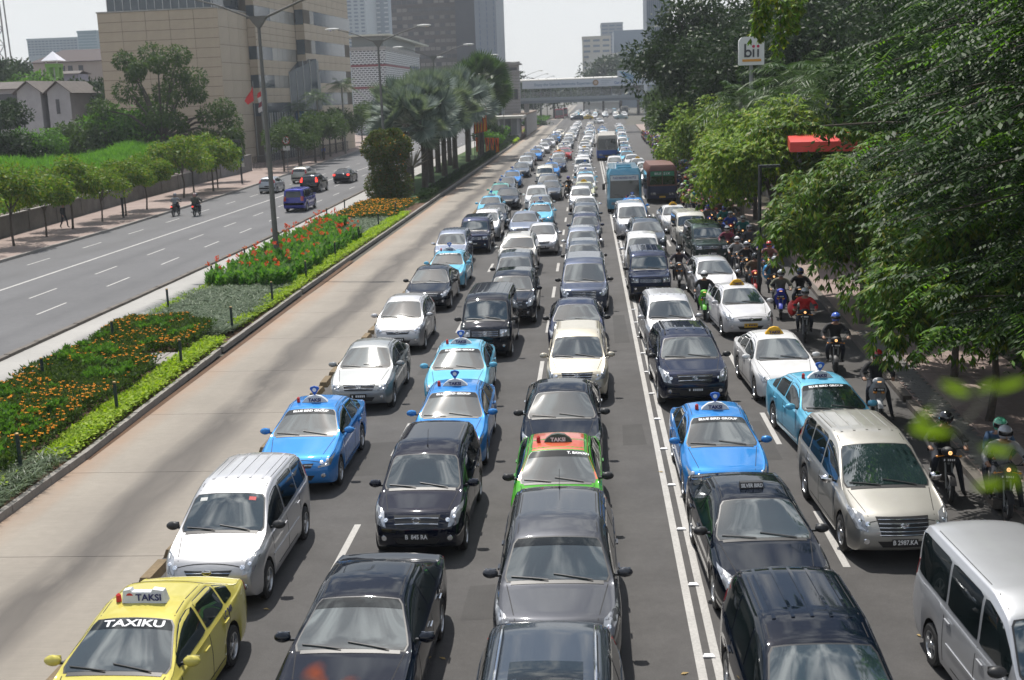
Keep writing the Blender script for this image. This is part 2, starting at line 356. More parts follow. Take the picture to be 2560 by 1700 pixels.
def patch(mb, bvh, rows, n, axis, L, off=.005, m=0, rim=.012):
    G = []
    for (a0, b0, a1, b1) in rows:
        r = []; last = None
        for k in range(n+1):
            t = k/n; p, nn = ray(bvh, axis, a0+(a1-a0)*t, b0+(b1-b0)*t, L)
            if p is None:
                p, nn = last if last else (None, None)
            if p is not None: last = (p, nn)
            r.append((p, nn))
        for k in range(n, -1, -1):
            if r[k][0] is None: r[k] = r[min(k+1, n)]
        if any(x[0] is None for x in r): return
        G.append([(p + nn*off, p - nn*rim) for p, nn in r])
    top = [[q[0] for q in r] for r in G]
    mb.grid(top, m)
    ring = [r for r in G[0]] + [r[-1] for r in G[1:]] + list(reversed(G[-1][:-1])) + [r[0] for r in reversed(G[1:-1])]
    mb.grid([[q[0] for q in ring], [q[1] for q in ring]], m, True)
def wheel_mesh(R, w=.19, style=0):
    mb = MB()
    mb.lathe([(-w/2, R*.62), (-w/2, R*.9), (-w*.38, R), (w*.38, R), (w/2, R*.9), (w/2, R*.66)], 20, m=0)
    t = mb; r = MB(); x = w/2-.015
    r.lathe([(x+.012, R*.66), (x+.012, R*.6), (x-.03, R*.56)], 20, m=0)
    r.lathe([(x-.05, R*.58), (x-.05, 0.001)], 16, m=1)
    ns = (5, 6, 8)[style % 3]
    for k in range(ns):
        a = 2*PI*k/ns; c, s = math.cos(a), math.sin(a)
        r.bar((x-.005, 0, 0), (x-.012, c*R*.6, s*R*.6), .05 if style < 2 else .035, .02, 0, up=(1, 0, 0))
    r.lathe([(x+.015, .001), (x+.012, R*.17), (x-.02, R*.2)], 10, m=0)
    return t.mesh('tyre', [M['rubber']]), r.mesh('rim', [M['alloy'], M['plastic']])
CARLIB = {}
class Part:
    def __init__(s, name, me, loc=(0,0,0), parent=None, col=False, rz=0): s.name, s.me, s.loc, s.parent, s.col, s.rz = name, me, loc, parent, col, rz
def strip_rows(fn, n): return [fn(i/(n-1)) for i in range(n)]
def car_parts(kind, look):
    """look: dict grille, lamp, rails, ribs, cladding(black lower), mirror colour black, sign..., wheel style"""
    key = (kind, tuple(sorted((k, str(v)) for k, v in look.items())))
    if key in CARLIB: return CARLIB[key]
    S = SPECS[kind]; L = S['L']; Wd = S['W']/2; boxy = S['xr'] >= .78
    skey = ('shell', kind)
    if skey not in CARLIB:
        CARLIB[skey] = build_shell(S)
    base, bvh, zt, bt, xroof = CARLIB[skey]
    parts = []; H = max(z for _, z in S['prof'])
    body = MB().join(base)
    parts.append(Part('body', body.mesh('car_body', [M['paint'], M['dark']], 50), col=True))
    bi = 0
    # panel gaps: doors, bonnet edge, handles
    g = MB(); p0, p1 = S['panes']; gw = .009
    for yy in (p0[0]-.06 if not boxy else p0[0]-.05, (p0[1]+p1[0])/2, p1[1]+.05):
        z0 = S['zb']+.1
        for yw in (S['wheel'][0], S['wheel'][1]):
            d = abs(yy-yw)
            if d < S['wheel'][2]+.07: z0 = S['wheel'][2]*1.9+.12
        patch(g, bvh, [(yy-gw, z0, yy-gw, bt(yy)-.02), (yy+gw, z0, yy+gw, bt(yy)-.02)], 8, 'x', L, .0015, 0, .003)
    patch(g, bvh, [(p0[0]-.05, S['zb']+.12, p1[1]-.25, S['zb']+.12), (p0[0]-.05, S['zb']+.137, p1[1]-.25, S['zb']+.137)], 6, 'x', L, .0015, 0, .003)
    g.join(g.mirrored())
    hw = S['ws'][0]-.04; xw = Wd*.80
    bz = S['nd']*.45
    for sx in (-1, 1):
        patch(g, bvh, [(sx*(xw-.006), hw, sx*Wd*.60, bz), (sx*(xw+.006), hw, sx*(Wd*.60+.012), bz)], 8, 'z', L, .0015, 0, .003)
    patch(g, bvh, [(-Wd*.60, bz, Wd*.60, bz), (-Wd*.6, bz+.012, Wd*.6, bz+.012)], 8, 'z', L, .0015, 0, .003)
    parts.append(Part('panel_gap', g.mesh('panel_gap', [M['seam']], 0)))
    # windscreen with black border
    y0, y1 = S['ws']; fr, gl = MB(), MB()
    def wsrow(ins):
        def f(t):
            y = y0+ins*.8 + (y1-y0-ins*1.6)*t; x = xroof(y)[0]*.955-ins
            if t < .12: x -= (.12-t)*.35
            if t > .9: x -= (t-.9)*.4
            return (-x, y, x, y)
        return f
    tt = [0, .05, .12, .25, .4, .55, .7, .82, .9, .96, 1]
    patch(fr, bvh, [wsrow(0)(t) for t in tt], 14, 'z', L, .004, 0, .01)
    patch(gl, bvh, [wsrow(.022)(t) for t in tt], 14, 'z', L, .0085, 0, .004)
    parts.append(Part('windscreen_frame', fr.mesh('windscreen_frame', [M['plastic']])))
    parts.append(Part('windscreen', gl.mesh('windscreen', [M['winglass']])))
    wsi = len(parts)-1
    if look.get('band'):
        bd = MB(); f = wsrow(.022); ts = [.80, .86, .92, .97, 1]
        patch(bd, bvh, [f(t) for t in ts], 12, 'z', L, .0115, 0, .002)
        parts.append(Part('sunstrip', bd.mesh('sunstrip', [M['glass']]), parent=wsi))
    if look.get('sticker'):
        for sx, mm in ((-.44, 'white_w'), (.40, 'red')):
            bd = MB(); ya, yb = y1-.13, y1-.07
            patch(bd, bvh, [(sx-.06, ya, sx+.06, ya), (sx-.06, yb, sx+.06, yb)], 2, 'z', L, .0115, 0, .002)
            parts.append(Part('sticker', bd.mesh('sticker', [M[mm]]), parent=wsi))
    def ontoglass(txt, size, sx, cx, tpos, m, nm='lettering'):
        V, F = text_mesh(txt, size, sx, .004); o = MB(); sl = (zt(y1)-zt(y0))/(y1-y0); cs = 1/math.sqrt(1+sl*sl)
        yc = y0+(y1-y0)*tpos; vv = []
        for x, y, z in V:
            p, nn = ray(bvh, 'z', cx+x, yc+y*cs, L); vv.append(p+nn*.014 if p is not None else Vector((x, yc, 1)))
        o.add(vv, F); parts.append(Part(nm, o.mesh(nm, [m], 0), parent=wsi))
    for (txt, size, sxx, cx, tpos, mk) in look.get('glasstext', []): ontoglass(txt, size, sxx, cx, tpos, M[mk])
    # wipers
    wp = MB()
    for (xa, xb, t) in ((-.12*Wd/.85, -.62*Wd/.85, .10), (.48*Wd/.85, -.05, .13)):
        pts = []
        for k in range(5):
            u = k/4; x = xa+(xb-xa)*u; y = y0-.02+(y1-y0)*t*u+.03
            p, nn = ray(bvh, 'z', x, y, L); pts.append(p+nn*.022)
        wp.tube(pts, .009, 5)
    patch(wp, bvh, [(-xw*.92, y0-.05, xw*.92, y0-.05), (-xw*.92, y0+.015, xw*.92, y0+.015)], 10, 'z', L, .006, 0, .003)
    parts.append(Part('wiper', wp.mesh('wiper', [M['plastic']])))
    # side windows
    def pane(ya, yb, name):
        gm = MB(); n = 9; rows = []
        for i in range(n+1):
            y = ya+(yb-ya)*i/n; b = bt(y)+.045; h = zt(y)-bt(y); top = bt(y)+h*.83
            if zt(y) < b+.1: top = b+.015
            top = max(top, b+.012)
            if i in (0, n): top -= .02; b += .015
            rows.append((y, b, y, top))
        patch(gm, bvh, rows, 6, 'x', L, .005, 0, .008)
        if not gm.v: return
        parts.append(Part(name, gm.mesh('side_window', [M['glass']])))
        parts.append(Part(name, gm.mirrored().mesh('side_window', [M['glass']])))
    pane(*p0, 'side_window'); pane(*p1, 'side_window'); pane(*S['quarter'], 'side_window')
    # rear window, tail lights, rear plate
    y0r, y1r = S['rear']; rg = MB()
    if y1r-y0r > .45:
        patch(rg, bvh, [(-xroof(y)[0]*.9, y, xroof(y)[0]*.9, y) for y in [y0r+(y1r-y0r)*k/6 for k in range(7)]], 10, 'z', L, .006)
    else:
        za, zb_ = bt(L)+.06, H-.19
        patch(rg, bvh, [(-Wd*(.76-.14*k/5), za+(zb_-za)*k/5, Wd*(.76-.14*k/5), za+(zb_-za)*k/5) for k in range(6)], 10, 'r', L, .006)
    parts.append(Part('rear_window', rg.mesh('rear_window', [M['glass']])))
    ta, tb = S['tail']
    for sx in (-1, 1):
        tl = MB(); patch(tl, bvh, [(sx*Wd*.66, z, sx*Wd*.90, z) for z in np.linspace(ta, tb, 4)], 4, 'r', L, .012)
        parts.append(Part('tail_light', tl.mesh('tail_light', [M['brake'] if look.get('braking') else M['taillamp']])))
    rp = MB()
    patch(rp, bvh, [(-.2, .62, .2, .62), (-.2, .73, .2, .73)], 4, 'r', L, .012); parts.append(Part('number_plate', rp.mesh('number_plate', [M['platebk']])))
    # headlights
    za, zb_ = S['lampz']; st = look.get('lamp', 0)
    for sx in (-1, 1):
        hl, bulb = MB(), MB()
        if st == 1:      # squarish
            rows = [(sx*Wd*.56, z, sx*Wd*.90, z) for z in np.linspace(za, zb_, 4)]
        elif st == 2:    # swept tall
            rows = [(sx*Wd*(.66+.012*k), za-.01+(zb_-za+.02)*k/5, sx*Wd*(.86+.02*k if k < 5 else .93), za+.02+(zb_-za+.06)*k/5) for k in range(6)]
        else:            # almond
            rows = [(sx*Wd*(.58+.055*k*(k > 1)), za+(zb_-za)*k/5-.01, sx*Wd*(.86+.012*k), za+.02+(zb_-za+.01)*k/5) for k in range(6)]
        patch(hl, bvh, rows, 8, 'y', L, .008, 0, .02)
        i = len(parts); parts.append(Part('headlight', hl.mesh('headlight', [M['lamp']])))
        for fx in (.66, .79):
            x = sx*Wd*fx; z = (za+zb_)/2+(fx-.66)*.3
            p, nn = ray(bvh, 'y', x, z, L)
            if p is not None:
                pp = p+nn*.016; r = .042 if fx < .7 else .034
                bl = MB(); ux = nn.orthogonal().normalized(); uy = nn.cross(ux)
                bl.grid([[pp + (ux*math.cos(a)+uy*math.sin(a))*r for a in [2*PI*k/10 for k in range(10)]], [pp+nn*.012+(ux*math.cos(a)+uy*math.sin(a))*.004 for a in [2*PI*k/10 for k in range(10)]]], 0, True)
                parts.append(Part('reflector', bl.mesh('reflector', [M['bulb']]), parent=i))
    # grille
    gm = MB(); gr = look.get('grille', 0); gw0 = .50 if not boxy else .52; gz0, gz1 = za+.005, zb_-.02
    if gr == 0: gz0, gz1, gw0 = za-.005, za+.075, .47
    if gr == 3: gz0, gz1, gw0 = za-.07, zb_-.01, .50
    rows = [(-Wd*gw0*(.86+.14*t), gz0+(gz1-gz0)*t, Wd*gw0*(.86+.14*t), gz0+(gz1-gz0)*t) for t in (0, .25, .5, .75, 1)]
    patch(gm, bvh, rows, 12, 'y', L, .006)
    i = len(parts); parts.append(Part('grille', gm.mesh('grille', [M['plastic']])))
    nb = {0: 1, 1: 3, 2: 2, 3: 5}[gr]
    for k in range(nb):
        z = gz0+(gz1-gz0)*(k+.6)/(nb+.1); bb = MB(); dz = .2 if gr == 0 else 0
        pts = [ray(bvh, 'y', x, z+(.018*math.cos(x/Wd*3) if gr in (0, 2) else 0)-.01, L) for x in np.linspace(-Wd*gw0*.93, Wd*gw0*.93, 9)]
        pts = [p+nn*.014 for p, nn in pts if p is not None]
        bb.tube(pts, .010 if gr != 3 else .008, 5)
        parts.append(Part('grille_bar', bb.mesh('grille_bar', [M['chrome']]), parent=i))
    # emblem: oval ring on the nose
    p, nn = ray(bvh, 'y', 0, (gz0+gz1)/2+.015, L)
    if p is not None and look.get('emblem', 1):
        e = MB(); c = p+nn*.03
        def ring(rx, rz): e.tube([c+Vector((math.cos(a)*rx, 0, math.sin(a)*rz)) for a in np.linspace(0, 2*PI, 15)], .0065, 5, cap=False)
        ring(.068, .046)
        if look.get('emblem', 1) == 1: ring(.03, .046); ring(.05, .018)
        elif look['emblem'] == 2: e.bar(c+Vector((-.08, 0, 0)), c+Vector((.08, 0, 0)), .014, .028)
        else: e.bar(c+Vector((-.03, 0, -.03)), c+Vector((-.02, 0, .03)), .012); e.bar(c+Vector((.02, 0, -.03)), c+Vector((.03, 0, .03)), .012); e.bar(c+Vector((-.03, 0, 0)), c+Vector((.03, 0, 0)), .012)
        parts.append(Part('emblem', e.mesh('emblem', [M['chrome']]), parent=i))
    # lower intake, fog lights, plate
    it = MB(); zi = S['zb']+.13
    patch(it, bvh, [(-Wd*(.40+.1*t), zi+.11*t, Wd*(.40+.1*t), zi+.11*t) for t in (0, .5, 1)], 10, 'y', L, .006); 
    if look.get('cladding'):
        patch(it, bvh, [(-Wd*.9, S['zb']+.02+.3*t, Wd*.9, S['zb']+.02+.3*t) for t in (0, .33, .66, 1)], 14, 'y', L, .004)
    parts.append(Part('lower_intake', it.mesh('lower_intake', [M['plastic']])))
    for sx in (-1, 1):
        fg = MB(); p, nn = ray(bvh, 'y', sx*Wd*.70, zi+.10, L)
        if p is not None:
            fg.lathe([(.0, .001), (-.004, .045), (.02, .055)], 10, tuple(p+Vector((0, -.014, 0))), 'y')
            parts.append(Part('fog_light', fg.mesh('fog_light', [M['bulb']])))
    pz = look.get('platez', zi+.14); p, nn = ray(bvh, 'y', 0, pz, L)
    pc = (p.x, p.y-.016, pz); pb = MB(); pb.box(-.215, .215, -.006, .006, -.065, .065)
    i = len(parts); parts.append(Part('number_plate', pb.mesh('number_plate', [M['platey'] if look.get('taxi') else M['platebk']], 0), loc=pc))
    V = F = None
    if look.get('plate'):
        V, F = text_mesh(look['plate'], .115, .82, .003); tm = MB(); tm.add([(x, -.009, y+.008) for x, y, z in V], F)
    else:
        tm = MB(); random.seed(len(kind)*7+3)
        for k in range(7):
            if k != 1: tm.box(-.17+k*.052, -.138+k*.052, -.0085, -.0065, -.022, .034)
    parts.append(Part('lettering', tm.mesh('lettering', [M['navy'] if look.get('taxi') else M['white']], 0), parent=i))
    # mirrors
    ym = S['mir']-.05; zm = bt(ym)+.10
    for sx in (-1, 1):
        mi = MB(); xm = Wd*.96+.11
        mi.ell((sx*xm, ym-.02, zm+.02), (.115, .07, .075), 10, 8, 0); mi.bar((sx*Wd*.90, ym+.02, zm-.03), (sx*(xm-.03), ym, zm-.02), .045, .03, 1)
        i = len(parts); parts.append(Part('mirror', mi.mesh('mirror', [M['plastic'] if look.get('blackmirror') else (M['chrome'] if look.get('chromemirror') else M['paint']), M['plastic']]), col=True))
        mg = MB(); mg.box(sx*xm-.085, sx*xm+.085, ym+.046, ym+.052, zm-.03, zm+.065); parts.append(Part('mirror_glass', mg.mesh('mirror_glass', [M['chrome']], 0), parent=i))
    # door handles
    for yy in (p0[1]-.16, p1[1]-.12):
        p, nn = ray(bvh, 'x', yy, bt(yy)-.13, L)
        for sx in (-1, 1):
            hd = MB(); x = sx*(p.x+.02); hd.bar((x, yy-.09, p.z), (x, yy+.09, p.z), .022, .028)
            parts.append(Part('door_handle', hd.mesh('door_handle', [M['paint'] if not look.get('chrometrim') else M['chrome']]), col=True))
    # roof ribs / rails / drip line / extra
    r0, r1 = S['roof']
    rb = MB()
    for sx in (-1, 1):
        patch(rb, bvh, [(sx*(xroof(y)[0]*.90-.006), y, sx*(xroof(y)[0]*.90+.006), y) for y in np.linspace(r0, r1, 10)], 1, 'z', L, .0015, 0, .002)
    parts.append(Part('roof_gutter', rb.mesh('roof_gutter', [M['seam']], 0)))
    if look.get('ribs'):
        nrib = look['ribs']; rb = MB()
        for k in range(nrib):
            x = Wd*.52*(2*k/(nrib-1)-1)
            patch(rb, bvh, [(x-.022+.008*min(t, 1-t), r0+.35+(r1-r0-.5)*t, x+.022-.008*min(t, 1-t), r0+.35+(r1-r0-.5)*t) for t in (0, .2, .4, .6, .8, 1)], 2, 'z', L, .012, 0, .004)
        parts.append(Part('roof_rib', rb.mesh('roof_rib', [M['paint']]), col=True))
    if look.get('rails'):
        for sx in (-1, 1):
            rl = MB(); pts = []
            for y in np.linspace(r0+.1, r1-.1, 7):
                x = sx*xroof(y)[0]*.86; p, nn = ray(bvh, 'z', x, y, L); pts.append(p+Vector((0, 0, .055 if r0+.15 < y < r1-.15 else .01)))
            rl.tube(pts, .017, 6); parts.append(Part('roof_rail', rl.mesh('roof_rail', [M['chrome'] if look['rails'] == 1 else M['plastic']])))
    if look.get('sunroof'):
        rl = MB(); patch(rl, bvh, [(-.42, y, .42, y) for y in np.linspace(r0+.12, r0+.85, 5)], 8, 'z', L, .006)
        parts.append(Part('sunroof', rl.mesh('sunroof', [M['glass']])))
    if look.get('antenna'):
        rl = MB(); p, nn = ray(bvh, 'z', 0, r0+.15 if look['antenna'] == 1 else r1-.2, L); rl.tube([p, p+Vector((0, .16, .28))], .004, 5); rl.tube([p, p+Vector((0, .01, .03))], .015, 6)
        parts.append(Part('antenna', rl.mesh('antenna', [M['plastic']])))
    if look.get('molding'):
        for sx in (-1, 1):
            ml = MB(); patch(ml, bvh, [(p0[0]-.1, .60, p1[1]-.1, .60), (p0[0]-.1, .64, p1[1]-.1, .64)], 8, 'x', L, .012)
            if sx < 0: ml = ml.mirrored()
            parts.append(Part('side_moulding', ml.mesh('side_moulding', [M['paint']]), col=True))
    if look.get('sidetext'):
        V, F = text_mesh(look['sidetext'], .13, .9, .003); vv = []; yy = S['quarter'][0]-.05
        for x, y, z in V:
            p, nn = ray(bvh, 'x', yy+x, bt(yy)-.06+y, L); vv.append(p+nn*.006)
        tm = MB(); tm.add(vv, F); parts.append(Part('lettering', tm.mesh('lettering', [M['navy']], 0)))
    if look.get('orangeroof'):
        rl = MB(); ys_ = np.linspace(S['ws'][0]+.1, S['rear'][1]-.1, 20)
        patch(rl, bvh, [(-xroof(y)[0]*1.0-.0, y, xroof(y)[0]*1.0, y) for y in ys_], 14, 'z', L, .003, 0, .002)
        parts.append(Part('orange_roof', rl.mesh('orange_roof', [mat('orange_roof_paint', (.55,.085,.02), .3, .1, coat=1)])))
    # wheels
    yf, yr, R = S['wheel']; ty, rm = wheel_mesh(R, .19, look.get('rim', 0))
    for sx in (-1, 1):
        for yw in (yf, yr):
            i = len(parts)
            parts.append(Part('wheel', None, loc=(sx*(Wd-.115), yw, R), rz=0 if sx > 0 else PI))
            parts.append(Part('tyre', ty, parent=i)); parts.append(Part('rim', rm, parent=i))
    # taxi sign
    if look.get('taxi'):
        style = look['taxi']; ysg = r0+.32; p, nn = ray(bvh, 'z', 0, ysg, L); zc_ = p.z
        sg = MB()
        if style == 'dome':      # low white fairing and a round blue-and-white emblem standing on it
            prof = [(-.29, 0), (-.24, .06), (-.14, .13), (0, .155), (.14, .13), (.24, .06), (.29, 0)]
        elif style == 'yellow':
            prof = [(-.25, 0), (-.22, .06), (-.12, .17), (0, .2), (.12, .17), (.22, .06), (.25, 0)]
        elif style == 'dark': prof = [(-.27, 0), (-.22, .07), (-.12, .14), (0, .16), (.12, .14), (.22, .07), (.27, 0)]
        elif style == 'plate':
            prof = [(-.2, 0), (-.19, .1), (.19, .1), (.2, 0)]
        else: prof = [(-.31, 0), (-.29, .17), (-.19, .19), (-.17, .15), (.10, .15), (.12, .19), (.27, .17), (.31, 0)]
        f = [(x, -.07+.02*(z > .05), z) for x, z in prof]; b_ = [(x, .07-.02*(z > .05), z) for x, z in prof]
        n = len(prof); sg.add(f+b_, [tuple(range(n)), tuple(reversed(range(n, 2*n)))]+[(i, i+n, i+1+n, i+1) for i in range(n-1)])
        mk = {'yellow': M['yellow'], 'plate': M['plastic'], 'dark': M['signdark']}.get(style, M['signwhite'])
        i = len(parts); parts.append(Part('taxi_sign', sg.mesh('taxi_sign', [mk], 20), loc=(0, ysg, zc_-.012)))
        V, F = text_mesh('SILVER BIRD' if style == 'plate' else 'TAKSI', .09 if style == 'plate' else (.13 if style == 'box' else .105), .75 if style == 'plate' else 1.05, .004)
        tm = MB(); ox = .07 if style == 'box' else 0; oz = .05 if style in ('dome', 'yellow', 'plate', 'dark') else .08
        tm.add([(x+ox, -.0745, y+oz) for x, y, z in V], F); parts.append(Part('lettering', tm.mesh('lettering', [M['white'] if style in ('plate', 'dark') else M['navy']], 0), parent=i))
        if style == 'dome':
            em = MB(); poly = [(-.105, .06), (-.09, .10), (0, .125), (.09, .10), (.105, .06), (0, -.095)]
            poly = [(x, z+.235) for x, z in poly]; n = len(poly)
            em.add([(x, -.02, z) for x, z in poly]+[(x, .02, z) for x, z in poly], [tuple(reversed(range(n))), tuple(range(n, 2*n))]+[(i_, (i_+1) % n, n+(i_+1) % n, n+i_) for i_ in range(n)])
            parts.append(Part('taxi_emblem', em.mesh('taxi_emblem', [M['bluelogo']], 0), parent=i))
            e2 = MB(); e2.lathe([(-.024, .001), (-.024, .045)], 12, (0, 0, .275), 'y'); parts.append(Part('emblem_disc', e2.mesh('emblem_disc', [M['white']], 0), parent=i))
        if style in ('dome', 'box', 'dark'):
            e3 = MB(); e3.lathe([(.0, .04), (.09, .035), (.12, .001)], 8, (-.38, 0, 0), 'z'); parts.append(Part('beacon', e3.mesh('beacon', [M['red']]), parent=i))
        if style == 'box':
            e2 = MB(); e2.lathe([(-.078, .001), (-.078, .05)], 14, (-.2, 0.02, .09), 'y'); parts.append(Part('emblem_disc', e2.mesh('emblem_disc', [M['red']], 0), parent=i))
    CARLIB[key] = parts
    return parts
M['signdark'] = mat('sign_dark_green', (.05,.07,.05), .4)
M['signwhite'] = mat('sign_white_plastic', (.62,.64,.66), .35)
def joined(parts, only=None):
    """one mesh out of the listed parts, for cars too far away to show them singly"""
    mb = MB(); mats = []
    def m_index(m):
        if m not in mats: mats.append(m)
        return mats.index(m)
    for p in parts:
        if p.me is None or (only and p.name not in only): continue
        off = Vector(p.loc); q = p; rz = p.rz
        while q.parent is not None:
            q = parts[q.parent]; off = Matrix.Rotation(q.rz, 3, 'Z') @ off + Vector(q.loc); rz += q.rz
        R = Matrix.Rotation(rz, 3, 'Z'); b = len(mb.v)
        mb.v += [tuple(R @ v.co + off) for v in p.me.vertices]; mi = [m_index(m) for m in p.me.materials]
        for f in p.me.polygons: mb.f.append(tuple(i+b for i in f.vertices)); mb.m.append(mi[f.material_index])
    return mb.mesh('car_joined', mats, 50)
LODLIB = {}
def make_car(kind, look, x, y, rz, color, label, cat='car', group=None, lod=0, name='car', metal=None):
    parts = car_parts(kind, look); color = tuple(color)
    c4 = color if len(color) == 4 else (*color, .25)
    if lod == 0:
        root = empty(name, (x, y, 0), rz, label, cat, group); objs = []
        for p in parts:
            par = root if p.parent is None else objs[p.parent]
            if p.me is None:
                o = bpy.data.objects.new(p.name, None); COL.objects.link(o); o.parent = par; o.empty_display_size = .1
            else: o = link(p.name, p.me, par)
            o.location = p.loc
            if p.rz: o.rotation_euler = (0, 0, p.rz)
            if p.col: o.color = c4
            objs.append(o)
        return root
    key = id(parts), lod
    if key not in LODLIB:
        glass = {'windscreen', 'side_window', 'rear_window', 'sunroof'}
        if lod == 1:
            L1 = [('body', joined(parts, {'body', 'mirror', 'windscreen_frame', 'wiper', 'roof_rib', 'lower_intake'}), True, (0,0,0), 0)]
            for p in parts:
                if p.name in ('windscreen', 'side_window', 'rear_window', 'headlight', 'grille', 'number_plate'): L1.append((p.name, p.me, False, p.loc, 0))
            wi = next(k for k, p in enumerate(parts) if p.name == 'wheel'); wp_ = [Part('tyre', parts[wi+1].me), Part('rim', parts[wi+2].me)]; wm = joined(wp_)
            for p in parts:
                if p.name == 'wheel': L1.append(('wheel', wm, False, p.loc, p.rz))
            if look.get('taxi'): L1.append(('taxi_sign', joined(parts, {'taxi_sign', 'taxi_emblem'}), False, (0,0,0), 0))
            LODLIB[key] = L1
        else: LODLIB[key] = joined(parts, {'body', 'windscreen', 'side_window', 'rear_window', 'headlight', 'tyre', 'grille', 'taxi_sign', 'tail_light'})
    P = LODLIB[key]
    if lod == 1:
        root = empty(name, (x, y, 0), rz, label, cat, group)
        for n, me, cc, lc, rr in P:
            o = link(n, me, root); o.location = lc
            if rr: o.rotation_euler = (0, 0, rr)
            if cc: o.color = c4
        return root
    return link(name, P, None, (x, y, 0), rz, label, cat, group, color=c4)
# ---- buses
def make_bus(name, x, y, L, Wd, H, low, up, label, banner=None, bannercol=None, rz=0, roofc=None, vent=False, split=False, textm='navy', textsize=.22, sun=None):
    r = empty(name, (x, y, 0), rz, label, 'bus'); w = Wd/2
    def shell(z0, z1, ws, m, nm, front=0):
        mb = MB(); rows = []
        N_ = 7
        for t in np.linspace(0, 1, N_):
            z = z0+(z1-z0)*t; row = []
            tuck = .0 if z < H-.45 else (1-math.cos((z-(H-.45))/.45*PI/2))*.28
            lean = max(0, z-1.0)*.10
            ww = w-tuck*.6
            for (px, py) in [(-ww+.12, tuck*.6+lean), (-ww, .22+tuck*.6+lean), (-ww, L-.2-tuck), (-ww+.15, L-tuck), (ww-.15, L-tuck), (ww, L-.2-tuck), (ww, .22+tuck*.6+lean), (ww-.12, tuck*.6+lean), (ww*.5, tuck*.6+lean-.05), (-ww*.5, tuck*.6+lean-.05)]:
                row.append((px, py, z))
            rows.append(row)
        mb.grid(list(reversed(rows)) if False else rows, 0, True)
        top = rows[-1]; b = len(mb.v); mb.v += top; mb.f.append(tuple(b+i for i in range(len(top)))); mb.m.append(0)
        for f in range(len(mb.f)): mb.f[f] = tuple(reversed(mb.f[f]))
        mb.f[-1] = tuple(reversed(mb.f[-1]))
        return mb.obj(nm, m, r, 40)
    zs = 1.25 if split else .95
    shell(.35, zs, 0, low, 'lower_body'); shell(zs+.002, H, 0, up, 'upper_body')
    uf = lambda z: max(0, z-1.0)*.10
    g = MB(); z0, z1 = zs+.12, H-.42
    g.hexa([(-w+.16, uf(z0)-.075, z0), (w-.16, uf(z0)-.075, z0), (w-.16, uf(z0)+.05, z0), (-w+.16, uf(z0)+.05, z0), (-w+.2, uf(z1)-.07, z1), (w-.2, uf(z1)-.07, z1), (w-.2, uf(z1)+.05, z1), (-w+.2, uf(z1)+.05, z1)])
    ws = g.obj('windscreen', M['glass'], r, 0)
    if split:
        b_ = MB(); b_.bar((0, uf(z0)-.085, z0), (0, uf(z1)-.08, z1), .05, .02); b_.obj('centre_pillar', up, r)
    if banner:
        zb0, zb1 = z1-.36, z1-.02; bb = MB()
        bb.hexa([(-w+.22, uf(zb0)-.085, zb0), (w-.22, uf(zb0)-.085, zb0), (w-.22, uf(zb0)-.07, zb0), (-w+.22, uf(zb0)-.07, zb0), (-w+.22, uf(zb1)-.085, zb1), (w-.22, uf(zb1)-.085, zb1), (w-.22, uf(zb1)-.07, zb1), (-w+.22, uf(zb1)-.07, zb1)])
        bo = bb.obj('destination_banner', bannercol, r, 0)
        V, F = text_mesh(banner, textsize, (Wd-.6)/max(1, len(banner))/textsize/.62, .003); t = MB(); zm = (zb0+zb1)/2
        t.add([(vx, uf(zm+vy)-.093, zm+vy) for vx, vy, vz in V], F); t.obj('lettering', M[textm], bo, 0)
    for sx in (-1, 1):
        k = 0; yy = 1.0
        while yy < L-.8:
            s = MB(); s.box(sx*w-.012, sx*w+.012, yy, yy+1.05, 1.35, H-.55); s.obj('side_window', M['glass'], r, 0); yy += 1.13
        h = MB(); h.box(sx*w*.62-.18, sx*w*.62+.18, -.07, .12, .62, .80); h.obj('headlight', M['lamp'], r, 0)
        m_ = MB(); m_.bar((sx*(w-.05), .2, H-.9), (sx*(w+.22), -.1, H-.95), .04); m_.box(sx*(w+.24)-.1, sx*(w+.24)+.1, -.16, -.08, H-1.35, H-.95); m_.obj('mirror', M['plastic'], r, 0)
        for yw in (1.35, L-1.8):
            ty, rm = wheel_mesh(.45, .26, 2); e = empty('wheel', (sx*(w-.14), yw, .45)); e.parent = r; e.rotation_euler = (0, 0, 0 if sx > 0 else PI); link('tyre', ty, e); link('rim', rm, e)
    gb = MB(); gb.box(-w*.42, w*.42, -.075, .05, .55, .72); gb.obj('grille', M['plastic'], r, 0)
    pb = MB(); pb.box(-.22, .22, -.095, -.07, .42, .54); pb.obj('number_plate', M['platey'], r, 0)
    wp = MB(); wp.bar((-.1, uf(z0)-.1, z0+.02), (-w*.6, uf(z0)-.1, z0+.3), .02); wp.bar((.15, uf(z0)-.1, z0+.02), (w*.6, uf(z0)-.1, z0+.3), .02); wp.obj('wiper', M['plastic'], r, 0)
    if vent:
        v = MB(); pts = [(-.55, .95, H-.06), (-.42, .8, H+.05), (0, .74, H+.09), (.42, .8, H+.05), (.55, .95, H-.06)]
        v.tube(pts, .06, 8); v.obj('roof_scoop', up, r)
        v = MB(); v.box(-.5, .5, 2.2, 4.0, H-.02, H+.16); v.obj('air_conditioner', up, r)
    un = MB(); un.box(-w+.15, w-.15, .3, L-.3, .25, .5); un.obj('chassis', M['dark'], r, 0)
    return r
